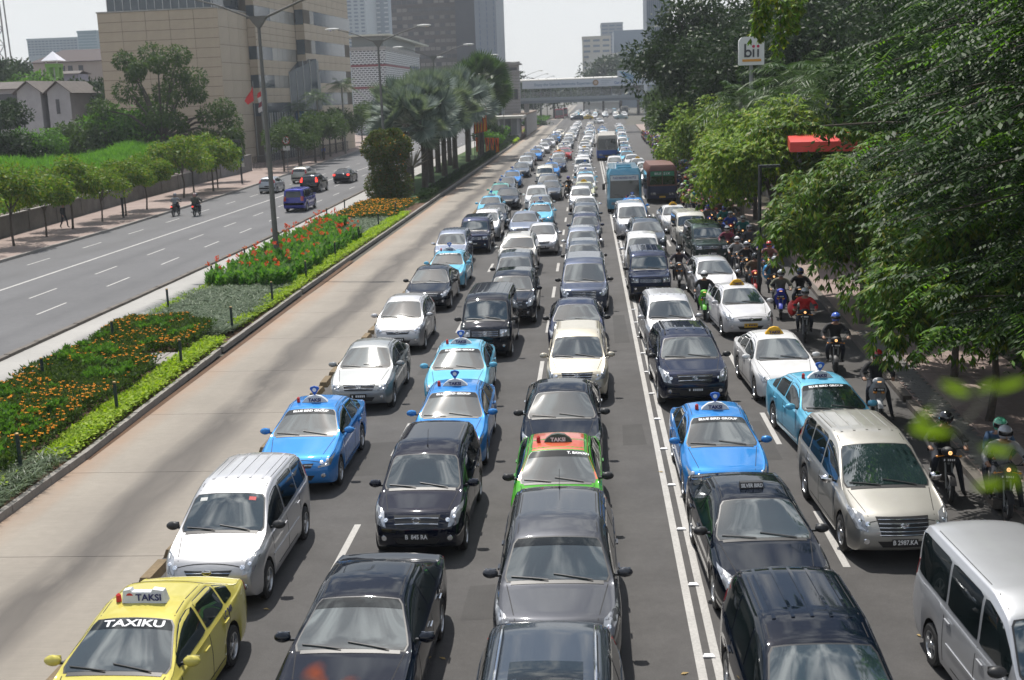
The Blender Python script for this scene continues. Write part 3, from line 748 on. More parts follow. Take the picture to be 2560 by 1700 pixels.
# ------------------------------------------------------------------ people and motorcycles
M['skin'] = mat('skin', (.30,.16,.10), .55)
M['cloth'] = mat('jacket_cloth', (.03,.03,.035), .8, objcol=True, noise=(14,.25))
M['trousers'] = mat('dark_trousers', (.022,.026,.038), .85, noise=(16,.3))
M['shoe'] = mat('shoe_leather', (.02,.018,.016), .5)
M['glove'] = mat('hair_and_glove', (.012,.011,.011), .7)
M['helmet'] = mat('helmet_shell', (.5,.5,.5), .18, coat=1, objcol=True)
M['visor'] = mat('smoked_visor', (.01,.01,.012), .05, ior=1.7)
def skin_body(name, J, E, root, lab, mats, sub=1):
    """J: {joint: ((x,y,z), radius)}, E: bones [(a, b, material index)]"""
    names = list(J); idx = {n: i for i, n in enumerate(names)}
    me = bpy.data.meshes.new(name); me.from_pydata([J[n][0] for n in names], [(idx[a], idx[b]) for a, b, _ in E], [])
    o = bpy.data.objects.new(name, me); COL.objects.link(o)
    o.modifiers.new('skin', 'SKIN'); sv = me.skin_vertices[0].data
    for n in names:
        r = J[n][1]; r = (r, r) if not hasattr(r, '__len__') else r; sv[idx[n]].radius = r; sv[idx[n]].use_root = (n == root)
    s = o.modifiers.new('sub', 'SUBSURF'); s.levels = sub; s.render_levels = sub
    dg = bpy.context.evaluated_depsgraph_get(); m2 = bpy.data.meshes.new_from_object(o.evaluated_get(dg))
    bpy.data.objects.remove(o); m2.name = name; m2.materials.clear()
    for m in mats: m2.materials.append(m)
    seg = [(Vector(J[a][0]), Vector(J[b][0]), k, (J[a][1] if not hasattr(J[a][1], '__len__') else J[a][1][0])) for a, b, k in E]
    for p in m2.polygons:
        c = p.center; best = None
        for a, b, k, r in seg:
            d = b-a; t = max(0, min(1, (c-a).dot(d)/max(d.length_squared, 1e-9))); dd = (a+d*t-c).length
            if best is None or dd < best[0]: best = (dd, k)
        p.material_index = best[1]; p.use_smooth = True
    return m2
PM = None
def person_mesh(pose):
    """pose: joints as dict overriding the standing figure; facing -Y"""
    J = {'pelvis': ((0,0,.95), (.15,.11)), 'waist': ((0,0,1.1), (.135,.10)), 'chest': ((0,.0,1.3), (.165,.115)), 'neckb': ((0,.0,1.44), (.075,.07)), 'neck': ((0,-.01,1.5), .055), 'head': ((0,-.02,1.6), (.078,.09)), 'crown': ((0,-.02,1.7), (.07,.085))}
    for s, n in ((1,'r'), (-1,'l')):
        J.update({'sh'+n: ((s*.18,0,1.40), .062), 'el'+n: ((s*.24,.03,1.14), .046), 'wr'+n: ((s*.25,-.05,.90), .032), 'pa'+n: ((s*.25,-.07,.83), (.034,.02)),
            'hip'+n: ((s*.10,0,.88), .088), 'kn'+n: ((s*.11,-.02,.50), .06), 'an'+n: ((s*.11,.02,.10), .042), 'toe'+n: ((s*.12,-.14,.04), .034)})
        for k in range(4): J['f%d%s' % (k, n)] = ((s*(.25), -.10+.02*k, .76), .0085); J['g%d%s' % (k, n)] = ((s*.24, -.095+.02*k, .73), .0075)
        J['th'+n] = ((s*.225, -.11, .80), .010)
    hands = {}
    J.update(pose.get('J', {}))
    for s, n in ((1,'r'), (-1,'l')):
        if n in pose.get('grip', ''):
            p = Vector(J['pa'+n][0])
            for k in range(4):
                q = p+Vector((s*(-.03+.02*k), -.05, .0)); J['f%d%s' % (k, n)] = (tuple(q), .0095); J['g%d%s' % (k, n)] = (tuple(q+Vector((0, -.005+.004*k, -.035))), .0085)
            J['th'+n] = (tuple(p+Vector((-s*.05, -.02, -.01))), .011)
        elif n in pose.get('moved', ''):
            p = Vector(J['pa'+n][0])
            for k in range(4):
                q = p+Vector((0, -.03+.02*k, -.07)); J['f%d%s' % (k, n)] = (tuple(q), .0085); J['g%d%s' % (k, n)] = (tuple(q+Vector((-s*.01, -.003*k, -.03))), .0075)
            J['th'+n] = (tuple(p+Vector((-s*.02, -.04, -.03))), .010)
    E = [('pelvis','waist',0),('waist','chest',0),('chest','neckb',0),('neckb','neck',2),('neck','head',2),('head','crown',4 if not pose.get('bald') else 2)]
    for n in 'rl':
        E += [('chest','sh'+n,0),('sh'+n,'el'+n,0),('el'+n,'wr'+n,0),('wr'+n,'pa'+n,2),('pa'+n,'th'+n,2),('pelvis','hip'+n,1),('hip'+n,'kn'+n,1),('kn'+n,'an'+n,1),('an'+n,'toe'+n,3)]
        for k in range(4): E += [('pa'+n,'f%d%s' % (k,n),2),('f%d%s' % (k,n),'g%d%s' % (k,n),2)]
    return skin_body('person_body', J, E, 'pelvis', None, [M['cloth'], M['trousers'], M['skin'], M['shoe'], M['glove']])
def ride(lean=0, foot='', back=0.0, up=0.0):
    """riding figure for a bike whose front wheel touches y=0; y grows to the rear"""
    J = {}; b = back
    J['pelvis'] = ((0, 1.02+b, .86+up), (.155,.125)); J['waist'] = ((0, .98+b, 1.02+up), (.14,.11)); J['chest'] = ((0, .90+b, 1.22+up), (.17,.125))
    J['neckb'] = ((0, .86+b, 1.37+up), (.08,.07)); J['neck'] = ((0, .84+b, 1.43+up), .055); J['head'] = ((0, .81+b, 1.53+up), (.08,.09)); J['crown'] = ((0, .81+b, 1.62+up), (.07,.08))
    for s, n in ((1,'r'), (-1,'l')):
        J['sh'+n] = ((s*.19, .88+b, 1.33+up), .082)
        if b == 0:
            J['el'+n] = ((s*.37, .76, 1.10+up), .066); J['wr'+n] = ((s*.34, .57, 1.03), .045); J['pa'+n] = ((s*.33, .50, 1.02), (.036,.024))
            J['kn'+n] = ((s*.22, .60, .70), .07)
        else:
            J['el'+n] = ((s*.27, .74+b, 1.08+up), .064); J['wr'+n] = ((s*.17, .60+b, .98+up), .034); J['pa'+n] = ((s*.13, .55+b, .97+up), (.036,.024)); J['kn'+n] = ((s*.27, .68+b, .76), .07)
        J['hip'+n] = ((s*.12, 1.0+b, .82+up), .095)
        if n in foot: J['an'+n] = ((s*.36, .70+b, .10), .042); J['toe'+n] = ((s*.38, .56+b, .045), .036)
        else: J['an'+n] = ((s*.20, .84+b*.6, .34), .042); J['toe'+n] = ((s*.22, .70+b*.6, .29), .036)
    return {'J': J, 'grip': 'rl'}
PERSON = {'ride': person_mesh(ride()), 'ride_foot_r': person_mesh(ride(foot='r')), 'ride_foot_l': person_mesh(ride(foot='l')), 'pillion': person_mesh(ride(back=.42, up=.04)),
  'walk': person_mesh({'moved': 'rl', 'J': {'knr': ((.11,-.16,.53), .062), 'anr': ((.11,-.20,.12), .042), 'toer': ((.12,-.36,.08), .034), 'knl': ((-.11,.06,.5), .062), 'anl': ((-.11,.28,.16), .042), 'toel': ((-.12,.16,.05), .034), 'elr': ((.24,.1,1.16), .046), 'war': ((.25,.12,.92), .03), 'wrr': ((.25,.08,.92), .032), 'par': ((.25,.06,.85), (.034,.02)), 'wrl': ((-.25,-.16,.95), .032), 'pal': ((-.25,-.2,.89), (.034,.02))}}),
  'stand': person_mesh({})}
def helmet_mesh(openface=False):
    mb = MB(); rows = []
    for i in range(9):
        ph = PI*(.02+.74*i/8); row = []
        for k in range(18):
            t = 2*PI*k/18; r = math.sin(ph); fx, fy, fz = r*math.cos(t)*.135, r*math.sin(t)*.16, math.cos(ph)*.145
            row.append((fx, fy, fz))
        rows.append(row)
    mb.grid(rows, 0, True)
    for f in range(len(mb.f)): mb.f[f] = tuple(reversed(mb.f[f]))
    sh = mb.mesh('helmet', [M['helmet']]); v = MB(); rows = []
    for i in range(5):
        z = .045-.085*i/4; rows.append([(math.sin(a)*.142*math.sqrt(1-(z/.16)**2), -math.cos(a)*.166*math.sqrt(1-(z/.16)**2)-.002, z) for a in np.linspace(-1.15, 1.15, 9)])
    v.grid(rows); v.grid(list(reversed([[(x*.96, y*.96, z) for x, y, z in r] for r in rows])))
    face = MB(); face.ell((0, -.075, -.035), (.062, .055, .07), 8, 6)
    face.bar((0, -.132, -.005), (0, -.142, -.045), .018, .022)
    for s in (-1, 1): face.ell((s*.026, -.124, .002), (.013, .008, .008), 6, 4, 1)
    face.bar((-.022, -.128, -.068), (.022, -.128, -.068), .006, .006, 1)
    for s in (-1, 1): face.ell((s*.066, -.06, -.02), (.01, .018, .028), 6, 4)
    return sh, v.mesh('visor', [M['visor']]), face.mesh('face', [M['skin'], M['glove']])
HELM = helmet_mesh()
def add_person(pose, x, y, rz, jacket, label, helmet=None, group=None, z=0, headpos=None, sc=1.0, extra=None):
    r = empty('person', (x, y, z), rz, label, 'person', group); r.scale = (sc, sc, sc)
    link('body', PERSON[pose], r, color=(*jacket, 1))
    hp = {'pillion': (0, 1.22, 1.60)}.get(pose, (0, .80, 1.565) if pose.startswith('ride') else (0, -.02, 1.63))
    if helmet:
        h = link('helmet', HELM[0], r, color=(*helmet, 1)); h.location = hp; link('visor', HELM[1], h)
        f = link('face', HELM[2], r); f.location = (hp[0], hp[1], hp[2]-.03)
    else:
        f = link('face', HELM[2], r); f.location = (0, -.02, 1.62)
    if extra: extra(r)
    return r
def moto_parts(style):
    P = []; w = .075
    def wheel(y):
        t = MB(); rows = []
        R, r = .285, .045
        for k in range(20):
            a = 2*PI*k/20; rows.append([((math.cos(b)*r), (R-r+math.sin(b)*r)*math.sin(a), (R-r+math.sin(b)*r)*math.cos(a)) for b in np.linspace(0, 2*PI, 8, endpoint=False)])
        rows.append(rows[0]); t.grid(rows, 0, True)
        s = MB()
        for k in range(6):
            a = PI*k/3+.2; s.bar((0, 0, 0), (0, math.sin(a)*.2, math.cos(a)*.2), .02, .02)
        s.lathe([(-.03, .05), (.03, .05)], 8); s.lathe([(-.012, .205), (.012, .205)], 16)
        return t.mesh('tyre', [M['rubber']]), s.mesh('rim', [M['alloy']])
    T = wheel(0)
    for y in (.29, 1.5):
        i = len(P); P.append(Part('wheel', None, loc=(0, y, .285))); P.append(Part('tyre', T[0], parent=i)); P.append(Part('rim', T[1], parent=i))
    def add(nm, mb, m, col=False, parent=None, sm=45): P.append(Part(nm, mb.mesh(nm, m, sm), col=col, parent=parent)); return len(P)-1
    f = MB()
    for s in (-1, 1): f.tube([(s*.06, .29, .285), (s*.06, .47, .78)], .018, 6)
    f.tube([(0, .44, .72), (0, .52, .98)], .025, 6); add('front_fork', f, [M['metalgrey']])
    f = MB(); rows = []
    for a in np.linspace(-.6, 1.1, 8): rows.append([(x, .29-math.sin(a)*.315, .285+math.cos(a)*(.315-abs(x)*.3)) for x in (-.065, -.03, 0, .03, .065)])
    f.grid(rows); add('front_mudguard', f, [M['objcol']], True)
    h = MB(); h.tube([(-.36, .58, 1.0), (-.2, .50, 1.02), (0, .5, 1.0), (.2, .50, 1.02), (.36, .58, 1.0)], .014, 6); hb = add('handlebar', h, [M['black']])
    for s in (-1, 1):
        g = MB(); g.tube([(s*.26, .53, 1.015), (s*.37, .585, 1.0)], .02, 6); add('grip', g, [M['rubber']], parent=hb)
        m_ = MB(); m_.tube([(s*.2, .5, 1.02), (s*.30, .46, 1.17)], .006, 5); m_.ell((s*.31, .455, 1.2), (.065, .012, .042), 8, 6); add('mirror', m_, [M['black']])
    # headlamp cowl
    c = MB(); c.ell((0, .46, .98), (.15 if style != 'sport' else .13, .12, .10), 12, 8); add('headlamp_cowl', c, [M['objcol']], True)
    c = MB(); c.lathe([(-.0, .001), (-.01, .036), (.03, .046)], 12, (0, .345, .975), 'y'); 
    if style == 'scooter': c = MB(); c.ell((0, .37, .99), (.07, .03, .024), 10, 6)
    add('headlamp', c, [M['litlamp']])
    # leg shield / fairing
    sh = MB()
    ws = .22 if style == 'scooter' else .15
    rows = []
    for t in np.linspace(0, 1, 7):
        z = .93-.60*t; yy = .42+.16*t; hw = ws*(.55+.45*math.sin(PI*min(1, t*1.15))) ; rows.append([(x*hw, yy+abs(x)**2*.10, z) for x in (-1, -.6, -.25, 0, .25, .6, 1)])
    sh.grid(rows); sh.grid([[(x, y+.02, z) for x, y, z in reversed(r)] for r in rows]); add('leg_shield', sh, [M['objcol']], True)
    if style == 'scooter':
        k = MB(); k.ell((-.09, .40, .72), (.05, .03, .035), 8, 6); k.ell((.09, .40, .72), (.05, .03, .035), 8, 6); add('indicator', k, [M['amber']])
    else:
        for s in (-1, 1):
            k = MB(); k.bar((s*.08, .45, .9), (s*.2, .45, .88), .015); k.ell((s*.22, .45, .88), (.03, .03, .025), 8, 6); add('indicator', k, [M['amber']])
    pz = .80 if style == 'scooter' else .83
    k = MB(); k.box(-.13, .13, .375, .385, pz-.05, pz+.04); p_ = add('number_plate', k, [M['platebk']], sm=0)
    k = MB()
    for q in range(6):
        if q != 1: k.box(-.11+q*.037, -.085+q*.037, .371, .3745, pz-.02, pz+.02)
    add('lettering', k, [M['white']], parent=p_, sm=0)
    b = MB(); rows = []
    for y, z0, z1, hw in [(.62, .42, .62, .06), (.75, .36, .66, .09), (.95, .34, .72, .13), (1.2, .38, .76, .14), (1.5, .52, .80, .12), (1.78, .68, .84, .06)]:
        rows.append([(math.cos(a)*hw, y, (z0+z1)/2+math.sin(a)*(z1-z0)/2) for a in np.linspace(0, 2*PI, 10, endpoint=False)])
    b.grid(rows, 0, True); add('body', b, [M['objcol']], True)
    e = MB(); e.ell((0, .92, .36), (.12, .2, .14), 10, 8); e.tube([(.1, .9, .3), (.14, 1.2, .26), (.16, 1.7, .36)], [.025, .03, .045], 8); e.tube([(-.1, 1.0, .33), (-.1, 1.5, .285)], .03, 6); e.bar((-.24, .86, .27), (.24, .86, .27), .03); add('engine', e, [M['metalgrey']])
    s = MB(); rows = []
    for y, z, hw in [(.78, .74, .07), (.9, .775, .12), (1.15, .79, .14), (1.4, .83, .13), (1.66, .85, .09)]: rows.append([(x*hw, y, z+.035*(1-x*x)-.05*(abs(x) > .9)) for x in (-1, -.7, 0, .7, 1)])
    s.grid(rows); add('seat', s, [M['rubber']])
    k = MB(); k.ell((0, 1.82, .76), (.07, .03, .04), 8, 6); add('tail_light', k, [M['brake']])
    k = MB(); k.box(-.1, .1, 1.80, 1.81, .58, .68); add('rear_plate', k, [M['platebk']], sm=0)
    return P
MOTO = {k: moto_parts(k) for k in ('scooter', 'bike')}
MLOD = {}
def make_moto(style, x, y, rz, color, label, group=None, lod=0):
    if lod:
        if style not in MLOD: MLOD[style] = joined(MOTO[style])
        return link('motorcycle', MLOD[style], None, (x, y, 0), rz, label, 'motorcycle', group, color=(*color, 1))
    r = empty('motorcycle', (x, y, 0), rz, label, 'motorcycle', group); objs = []
    for p in MOTO[style]:
        par = r if p.parent is None else objs[p.parent]
        if p.me is None: o = bpy.data.objects.new(p.name, None); COL.objects.link(o); o.parent = par; o.empty_display_size = .1
        else: o = link(p.name, p.me, par)
        o.location = p.loc
        if p.col: o.color = (*color, 1)
        objs.append(o)
    return r
def box_bag(r, c, size, mt, name):
    b = MB(); b.ell(c, size, 10, 8); b.obj(name, mt, r)
# ------------------------------------------------------------------ vegetation
LM = {
 'lime': leafmat('lime_border_leaf', [(.22,.33,.02), (.36,.47,.035), (.15,.26,.015), (.42,.52,.06)], .5, .4),
 'bright': leafmat('young_street_tree_leaf', [(.045,.11,.012), (.10,.20,.018), (.19,.29,.024), (.035,.085,.01), (.24,.25,.03), (.07,.15,.014)], .45, .38, .4),
 'sunny': leafmat('bright_street_tree_leaf', [(.06,.14,.013), (.13,.24,.018), (.24,.34,.026), (.04,.10,.011), (.31,.33,.036)], .45, .4, .35),
 'mango': leafmat('drooping_leaf', [(.030,.08,.010), (.06,.14,.013), (.13,.25,.018), (.022,.06,.009), (.19,.20,.022), (.045,.11,.011)], .42, .36, .4),
 'frond': leafmat('feathery_leaf', [(.012,.032,.009), (.021,.052,.010), (.033,.075,.012), (.010,.025,.008)], .45, .26, .35),
 'dark': leafmat('dark_tree_leaf', [(.012,.029,.009), (.020,.043,.011), (.031,.062,.014), (.010,.024,.008)], .45, .25),
 'olive': leafmat('fig_tree_leaf', [(.035,.065,.02), (.05,.09,.025), (.07,.12,.02), (.03,.05,.018)], .5, .3),
 'scrub': leafmat('lot_scrub_leaf', [(.05,.12,.02), (.08,.19,.03), (.12,.25,.035), (.035,.08,.018)], .5, .4),
 'grass': leafmat('tall_grass_blade', [(.09,.22,.03), (.13,.29,.04), (.17,.34,.05)], .5, .4),
 'silver': leafmat('silver_palm_blade', [(.13,.17,.155), (.19,.235,.21), (.085,.12,.10), (.25,.29,.26)], .5, .2),
 'palm': leafmat('palm_leaf', [(.03,.07,.02), (.05,.10,.03), (.075,.13,.035)], .4, .25),
 'marileaf': leafmat('marigold_leaf', [(.025,.055,.014), (.045,.085,.02), (.07,.12,.025), (.10,.14,.03)], .55, .3),
 'canna': leafmat('canna_leaf', [(.04,.13,.018), (.07,.19,.025), (.10,.23,.03), (.14,.22,.09)], .35, .4),
 'lirio': leafmat('variegated_blade', [(.04,.08,.03), (.09,.14,.07), (.25,.29,.21), (.03,.06,.025), (.06,.10,.045)], .5, .2),
 'topi': leafmat('clipped_shrub_leaf', [(.05,.085,.012), (.09,.13,.02), (.035,.06,.012), (.16,.10,.02)], .5, .3),
 'orange': leafmat('marigold_petal', [(.72,.26,.01), (.80,.36,.015), (.62,.19,.01)], .6, .25),
 'redfl': leafmat('canna_petal', [(.60,.035,.02), (.70,.10,.03), (.62,.16,.07), (.55,.02,.02)], .5, .3),
 'frondb': leafmat('painted_sun_feathery_leaf', [(.08,.19,.018), (.12,.25,.02), (.055,.14,.016), (.17,.28,.03)], .45, .5, .5),  # brighter copy of the feathery leaf: sun on bough tips put into the colour
 'deep': leafmat('painted_shade_leaf', [(.014,.036,.009), (.022,.052,.011), (.010,.026,.007)], .6, .25, .1),  # backing foliage: the depth of shade is put into the leaf colour
 'deadpalm': leafmat('dry_frond', [(.16,.14,.11), (.22,.20,.16)], .7, .1),
}
def unit(v): return v/np.maximum(np.linalg.norm(v, axis=-1, keepdims=True), 1e-9)
def leaf_quads(P, D, Nn, ln, wd, fold=0.0):
    """P base (n,3), D direction, Nn blade normal; rhombic blades"""
    D = unit(D); S = unit(np.cross(D, Nn)); ln = np.broadcast_to(ln, (len(P),))[:, None]; wd = np.broadcast_to(wd, (len(P),))[:, None]
    mid = P + D*ln*.45; n = unit(np.cross(S, D))
    V = np.stack([P, mid+S*wd*.5 - n*fold*wd, P+D*ln - n*ln*.06, mid-S*wd*.5 - n*fold*wd], 1).reshape(-1, 3)
    F = np.arange(len(P)*4).reshape(-1, 4); return V, F
def rdir(n, r=None):
    v = (r or RNG).normal(size=(n, 3)); return unit(v)
def clump_pts(C, R, n, shell=.75, r=None):
    r = r or RNG; i = r.integers(0, len(C), n); d = rdir(n, r); q = shell+(1-shell)*r.random(n)
    q = np.where(r.random(n) < .25, r.random(n), q)
    return C[i] + d*R[i]*q[:, None], d
def crown_clumps(c, rad, k, rc, seed=0, squash=.8, top=0.0):
    """uneven crown: k clumps on and inside an ellipsoid"""
    r = np.random.default_rng(seed); d = unit(r.normal(size=(k, 3))); d[:, 2] = np.abs(d[:, 2])*(1) - (1-top)*.55*r.random(k)
    q = .45+.6*r.random(k)**.7
    C = np.array(c) + d*np.array(rad)*q[:, None]*(.92+.2*r.random((k, 1)))
    R = (rc*(.6+.8*r.random(k)))[:, None]*np.array([1, 1, squash]); return C, R
def foliage(C, R, n, ln, wd, seed=0, droop=.35, flat=.4):
    r = np.random.default_rng(seed+91); P, d = clump_pts(C, R, n, .7, r)
    D = unit(d*.7 + rdir(n, r)*.8 + np.array([0, 0, -droop])); Nn = unit(rdir(n, r)*(1-flat) + np.array([0, 0, 1.0])*flat + d*.3)
    s = (.7+.6*r.random(n)); return leaf_quads(P, D, Nn, ln*s, wd*s, .12)
def whorls(C, R, n, ln, wd, k=7, seed=0, hang=.9):
    """drooping fans of long leaflets, as on mango and ashoka trees"""
    r = np.random.default_rng(seed+17); P, d = clump_pts(C, R, n, .8, r)
    P = np.repeat(P, k, 0); d = np.repeat(d, k, 0); a = np.tile(np.linspace(0, 2*PI, k, endpoint=False), n) + np.repeat(r.random(n)*6, k)
    out = np.stack([np.cos(a), np.sin(a), np.full(len(a), 0.)], 1); h = np.repeat(hang*(.5+.8*r.random(n)), k)
    D = unit(out*.75 + d*.55 - h[:, None]*np.array([0, 0, 1.0]) + rdir(n*k, r)*.12); s = np.repeat(.75+.5*r.random(n), k)*(.85+.3*r.random(n*k))
    return leaf_quads(P, D, unit(out*.4+np.array([0, 0, 1.0])+rdir(n*k, r)*.25), ln*s, wd*s, .2)
def fronds(P, H, ln, k=15, lw=.045, ll=.17, droop=.35, seed=0):
    """feathery sprays: P base, H heading (unit, mostly level); opposite leaflets along a curved rachis"""
    r = np.random.default_rng(seed+5); n = len(P); L = ln*(.7+.6*r.random(n))
    t = np.linspace(.08, 1, k); H = unit(H); up = np.array([0, 0, 1.0])
    pos = P[:, None, :] + H[:, None, :]*(L[:, None]*t)[:, :, None] - up*((t**2*droop)[None, :]*L[:, None])[:, :, None]
    tang = unit(H[:, None, :] - up*(2*t*droop)[None, :, None]); side = unit(np.cross(H, up))[:, None, :]*np.ones((1, k, 1))
    out = []
    for s in (-1, 1):
        D = unit(side*s + tang*.45 - up*.35 + rdir(n*k, r).reshape(n, k, 3)*.15)
        sz = (np.sin(np.pi*np.clip(t*.9+.1, 0, 1))**.5)[None, :]*np.ones((n, 1))
        out.append(leaf_quads(pos.reshape(-1, 3), D.reshape(-1, 3), unit(up+rdir(n*k, r)*.35), (ll*sz).reshape(-1), (lw*sz).reshape(-1), .1)[0])
    V = np.concatenate(out); return V, np.arange(len(V)).reshape(-1, 4)
def limbs(base, top, C, nb, r0, seed=0, name='trunk', parent=None, lean=(0, 0)):
    r = random.Random(seed); mb = MB(); b = Vector(base); t = Vector(top)
    m = (b+t)/2+Vector((r.uniform(-.1, .1)+lean[0], r.uniform(-.1, .1), 0))
    mb.tube([b-Vector((0, 0, .1)), b+(m-b)*.15, m, t], [r0*1.35, r0, r0*.85, r0*.7], 8)
    for k in range(nb):
        c = Vector(C[k*len(C)//nb]); s = t-Vector((0, 0, r.uniform(0, .3)*(t-b).length)); q = (s+c)/2+Vector((0, 0, .12*(c-s).length))
        mb.tube([s, q, c], [r0*.5, r0*.3, r0*.1], 6)
    return mb.mesh(name, [M['bark']])
def put_tree(name, loc, trunk, crown, label, group=None, rz=0, sc=1.0, cat='tree'):
    o = empty(name, loc, rz, label, cat, group); o.scale = (sc, sc, sc)
    if trunk: link('trunk', trunk, o)
    link('crown', crown, o); return o
def tree_kind(key, h, rad, k, rc, n, ln, wd, lm, seed, trunk_r=.1, th=None, style='leaf', squash=.8, nb=5, droop=.35, flat=.4):
    cz = h-rad[2]; C, R = crown_clumps((0, 0, cz), rad, k, rc, seed, squash); V, F = (foliage(C, R, n, ln, wd, seed, droop, flat) if style == 'leaf' else whorls(C, R, n, ln, wd, 7, seed))
    cr = npmesh(key+'_crown', V, F, LM[lm]); tr = limbs((0, 0, 0), (0, 0, th or cz-rad[2]*.4), C, nb, trunk_r, seed); return tr, cr
def fan_palm(h, nf, rl, seed, lm='silver', trunk_r=.22):
    """costapalmate palm: stiff round fans on stalks, thick trunk"""
    r = np.random.default_rng(seed); Vs = []; st = MB()
    for i in range(nf):
        a = i*2.4+r.random()*.3; el = math.radians(78-115*(i/nf)**1.0+r.uniform(-6, 6)); d = np.array([math.cos(a)*math.cos(el), math.sin(a)*math.cos(el), math.sin(el)])
        b = np.array([0, 0, h]); sl = rl*(.75+.25*r.random()); hub = b+d*sl; st.tube([b, tuple(b+d*sl*.5+np.array([0, 0, .05])), tuple(hub)], [.03, .025, .02], 4)
        up = np.array([0, 0, 1.0]); s = unit(np.cross(d, up)); n = np.cross(s, d); ro = r.uniform(-1.3, 1.3); s, n = s*math.cos(ro)+n*math.sin(ro), n*math.cos(ro)-s*math.sin(ro); k = 26; aa = np.linspace(-2.15, 2.15, k)
        D = d[None]*np.cos(aa)[:, None] + s[None]*np.sin(aa)[:, None] + n[None]*(.25*np.abs(np.sin(aa)))[:, None] - up[None]*.04
        P = np.repeat(hub[None], k, 0); L = rl*.66*(.8+.2*np.cos(aa*.5))
        Vs.append(leaf_quads(P, D, np.repeat(n[None], k, 0)+r.normal(size=(k, 3))*.12, L, L*.17, .12)[0])
    V = np.concatenate(Vs); cr = npmesh('fan_leaves', V, np.arange(len(V)).reshape(-1, 4), LM[lm]); stm = st.mesh('leaf_stalk', [M['stalk']])
    t = MB(); t.tube([(0, 0, -.1), (0, 0, .3), (.03, 0, h*.5), (0, 0, h)], [trunk_r*1.3, trunk_r*1.05, trunk_r*.9, trunk_r*1.25], 9)
    for i in range(26):
        a = i*2.4; z = h*.45+h*.55*i/26; t.bar((math.cos(a)*trunk_r*.8, math.sin(a)*trunk_r*.8, z), (math.cos(a)*(trunk_r+.14), math.sin(a)*(trunk_r+.14), z+.22), .06, .03)
    return t.mesh('trunk', [M['bark']]), stm, cr
def feather_palm(h, nf, fl, seed, lm='palm', tr=.14, droop=.55):
    r = np.random.default_rng(seed); a = np.arange(nf)*2.4; el = np.radians(70-85*(np.arange(nf)/nf)); H = np.stack([np.cos(a)*np.cos(el), np.sin(a)*np.cos(el), np.sin(el)], 1)
    P = np.repeat(np.array([[0, 0, h]]), nf, 0); V, F = fronds(P, H, fl, 26, .05, fl*.28, droop, seed); cr = npmesh('fronds', V, F, LM[lm])
    t = MB(); t.tube([(0, 0, -.1), (.02, 0, h*.5), (0, 0, h*.93), (0, 0, h+.1)], [tr*1.2, tr, tr*.85, tr*.5], 8); return t.mesh('trunk', [M['palmbark']]), cr
M['stalk'] = mat('palm_stalk', (.16,.17,.12), .6); M['palmbark'] = mat('grey_palm_bark', (.2,.19,.165), .85, noise=(6,.3))
def stuff_mesh(name, V, F, lm, label=None):
    o = link(name, npmesh(name, V, F, LM[lm]), kind='stuff'); 
    if label: o['label'] = label
    return o
def blades(P, ln, wd, seed=0, arch=.9, up=1.0):
    """arching strap leaves of three quads each"""
    r = np.random.default_rng(seed); n = len(P); a = r.random(n)*2*PI; o = np.stack([np.cos(a), np.sin(a), np.zeros(n)], 1); L = ln*(.7+.6*r.random(n)); sd = np.stack([-np.sin(a), np.cos(a), np.zeros(n)], 1)
    pts = []
    for t, w in ((0, .5), (.4, 1), (.75, .8), (1, .08)):
        c = P + o*(L*t*(.35+.5*t*arch))[:, None] + np.array([0, 0, 1.0])*(L*up*(t*.95-t*t*.62*arch))[:, None]
        pts += [c-sd*(wd*w*.5), c+sd*(wd*w*.5)]
    V = np.stack(pts, 1).reshape(-1, 3); b = (np.arange(n)*8)[:, None]
    F = np.concatenate([b+np.array([0, 1, 3, 2]), b+np.array([2, 3, 5, 4]), b+np.array([4, 5, 7, 6])], 0); return V, F
def in_poly(n, poly, r):
    poly = np.array(poly); lo, hi = poly.min(0), poly.max(0); out = []
    while len(out) < n:
        p = lo+(hi-lo)*r.random((n, 2)); ins = np.zeros(len(p), bool); j = len(poly)-1
        for i in range(len(poly)):
            c = ((poly[i, 1] > p[:, 1]) != (poly[j, 1] > p[:, 1])) & (p[:, 0] < (poly[j, 0]-poly[i, 0])*(p[:, 1]-poly[i, 1])/(poly[j, 1]-poly[i, 1]+1e-12)+poly[i, 0]); ins ^= c; j = i
        out += list(p[ins])
    return np.array(out[:n])
def humps(xy, seed, s=1.0):
    """smooth pseudo-noise height for beds"""
    r = np.random.default_rng(seed); v = np.zeros(len(xy))
    for i in range(7):
        a = r.random()*6.3; f = (1.1+i*.9)*s; v += np.sin((xy[:, 0]*math.cos(a)+xy[:, 1]*math.sin(a))*f+r.random()*6)/(1+i*.6)
    return v/4
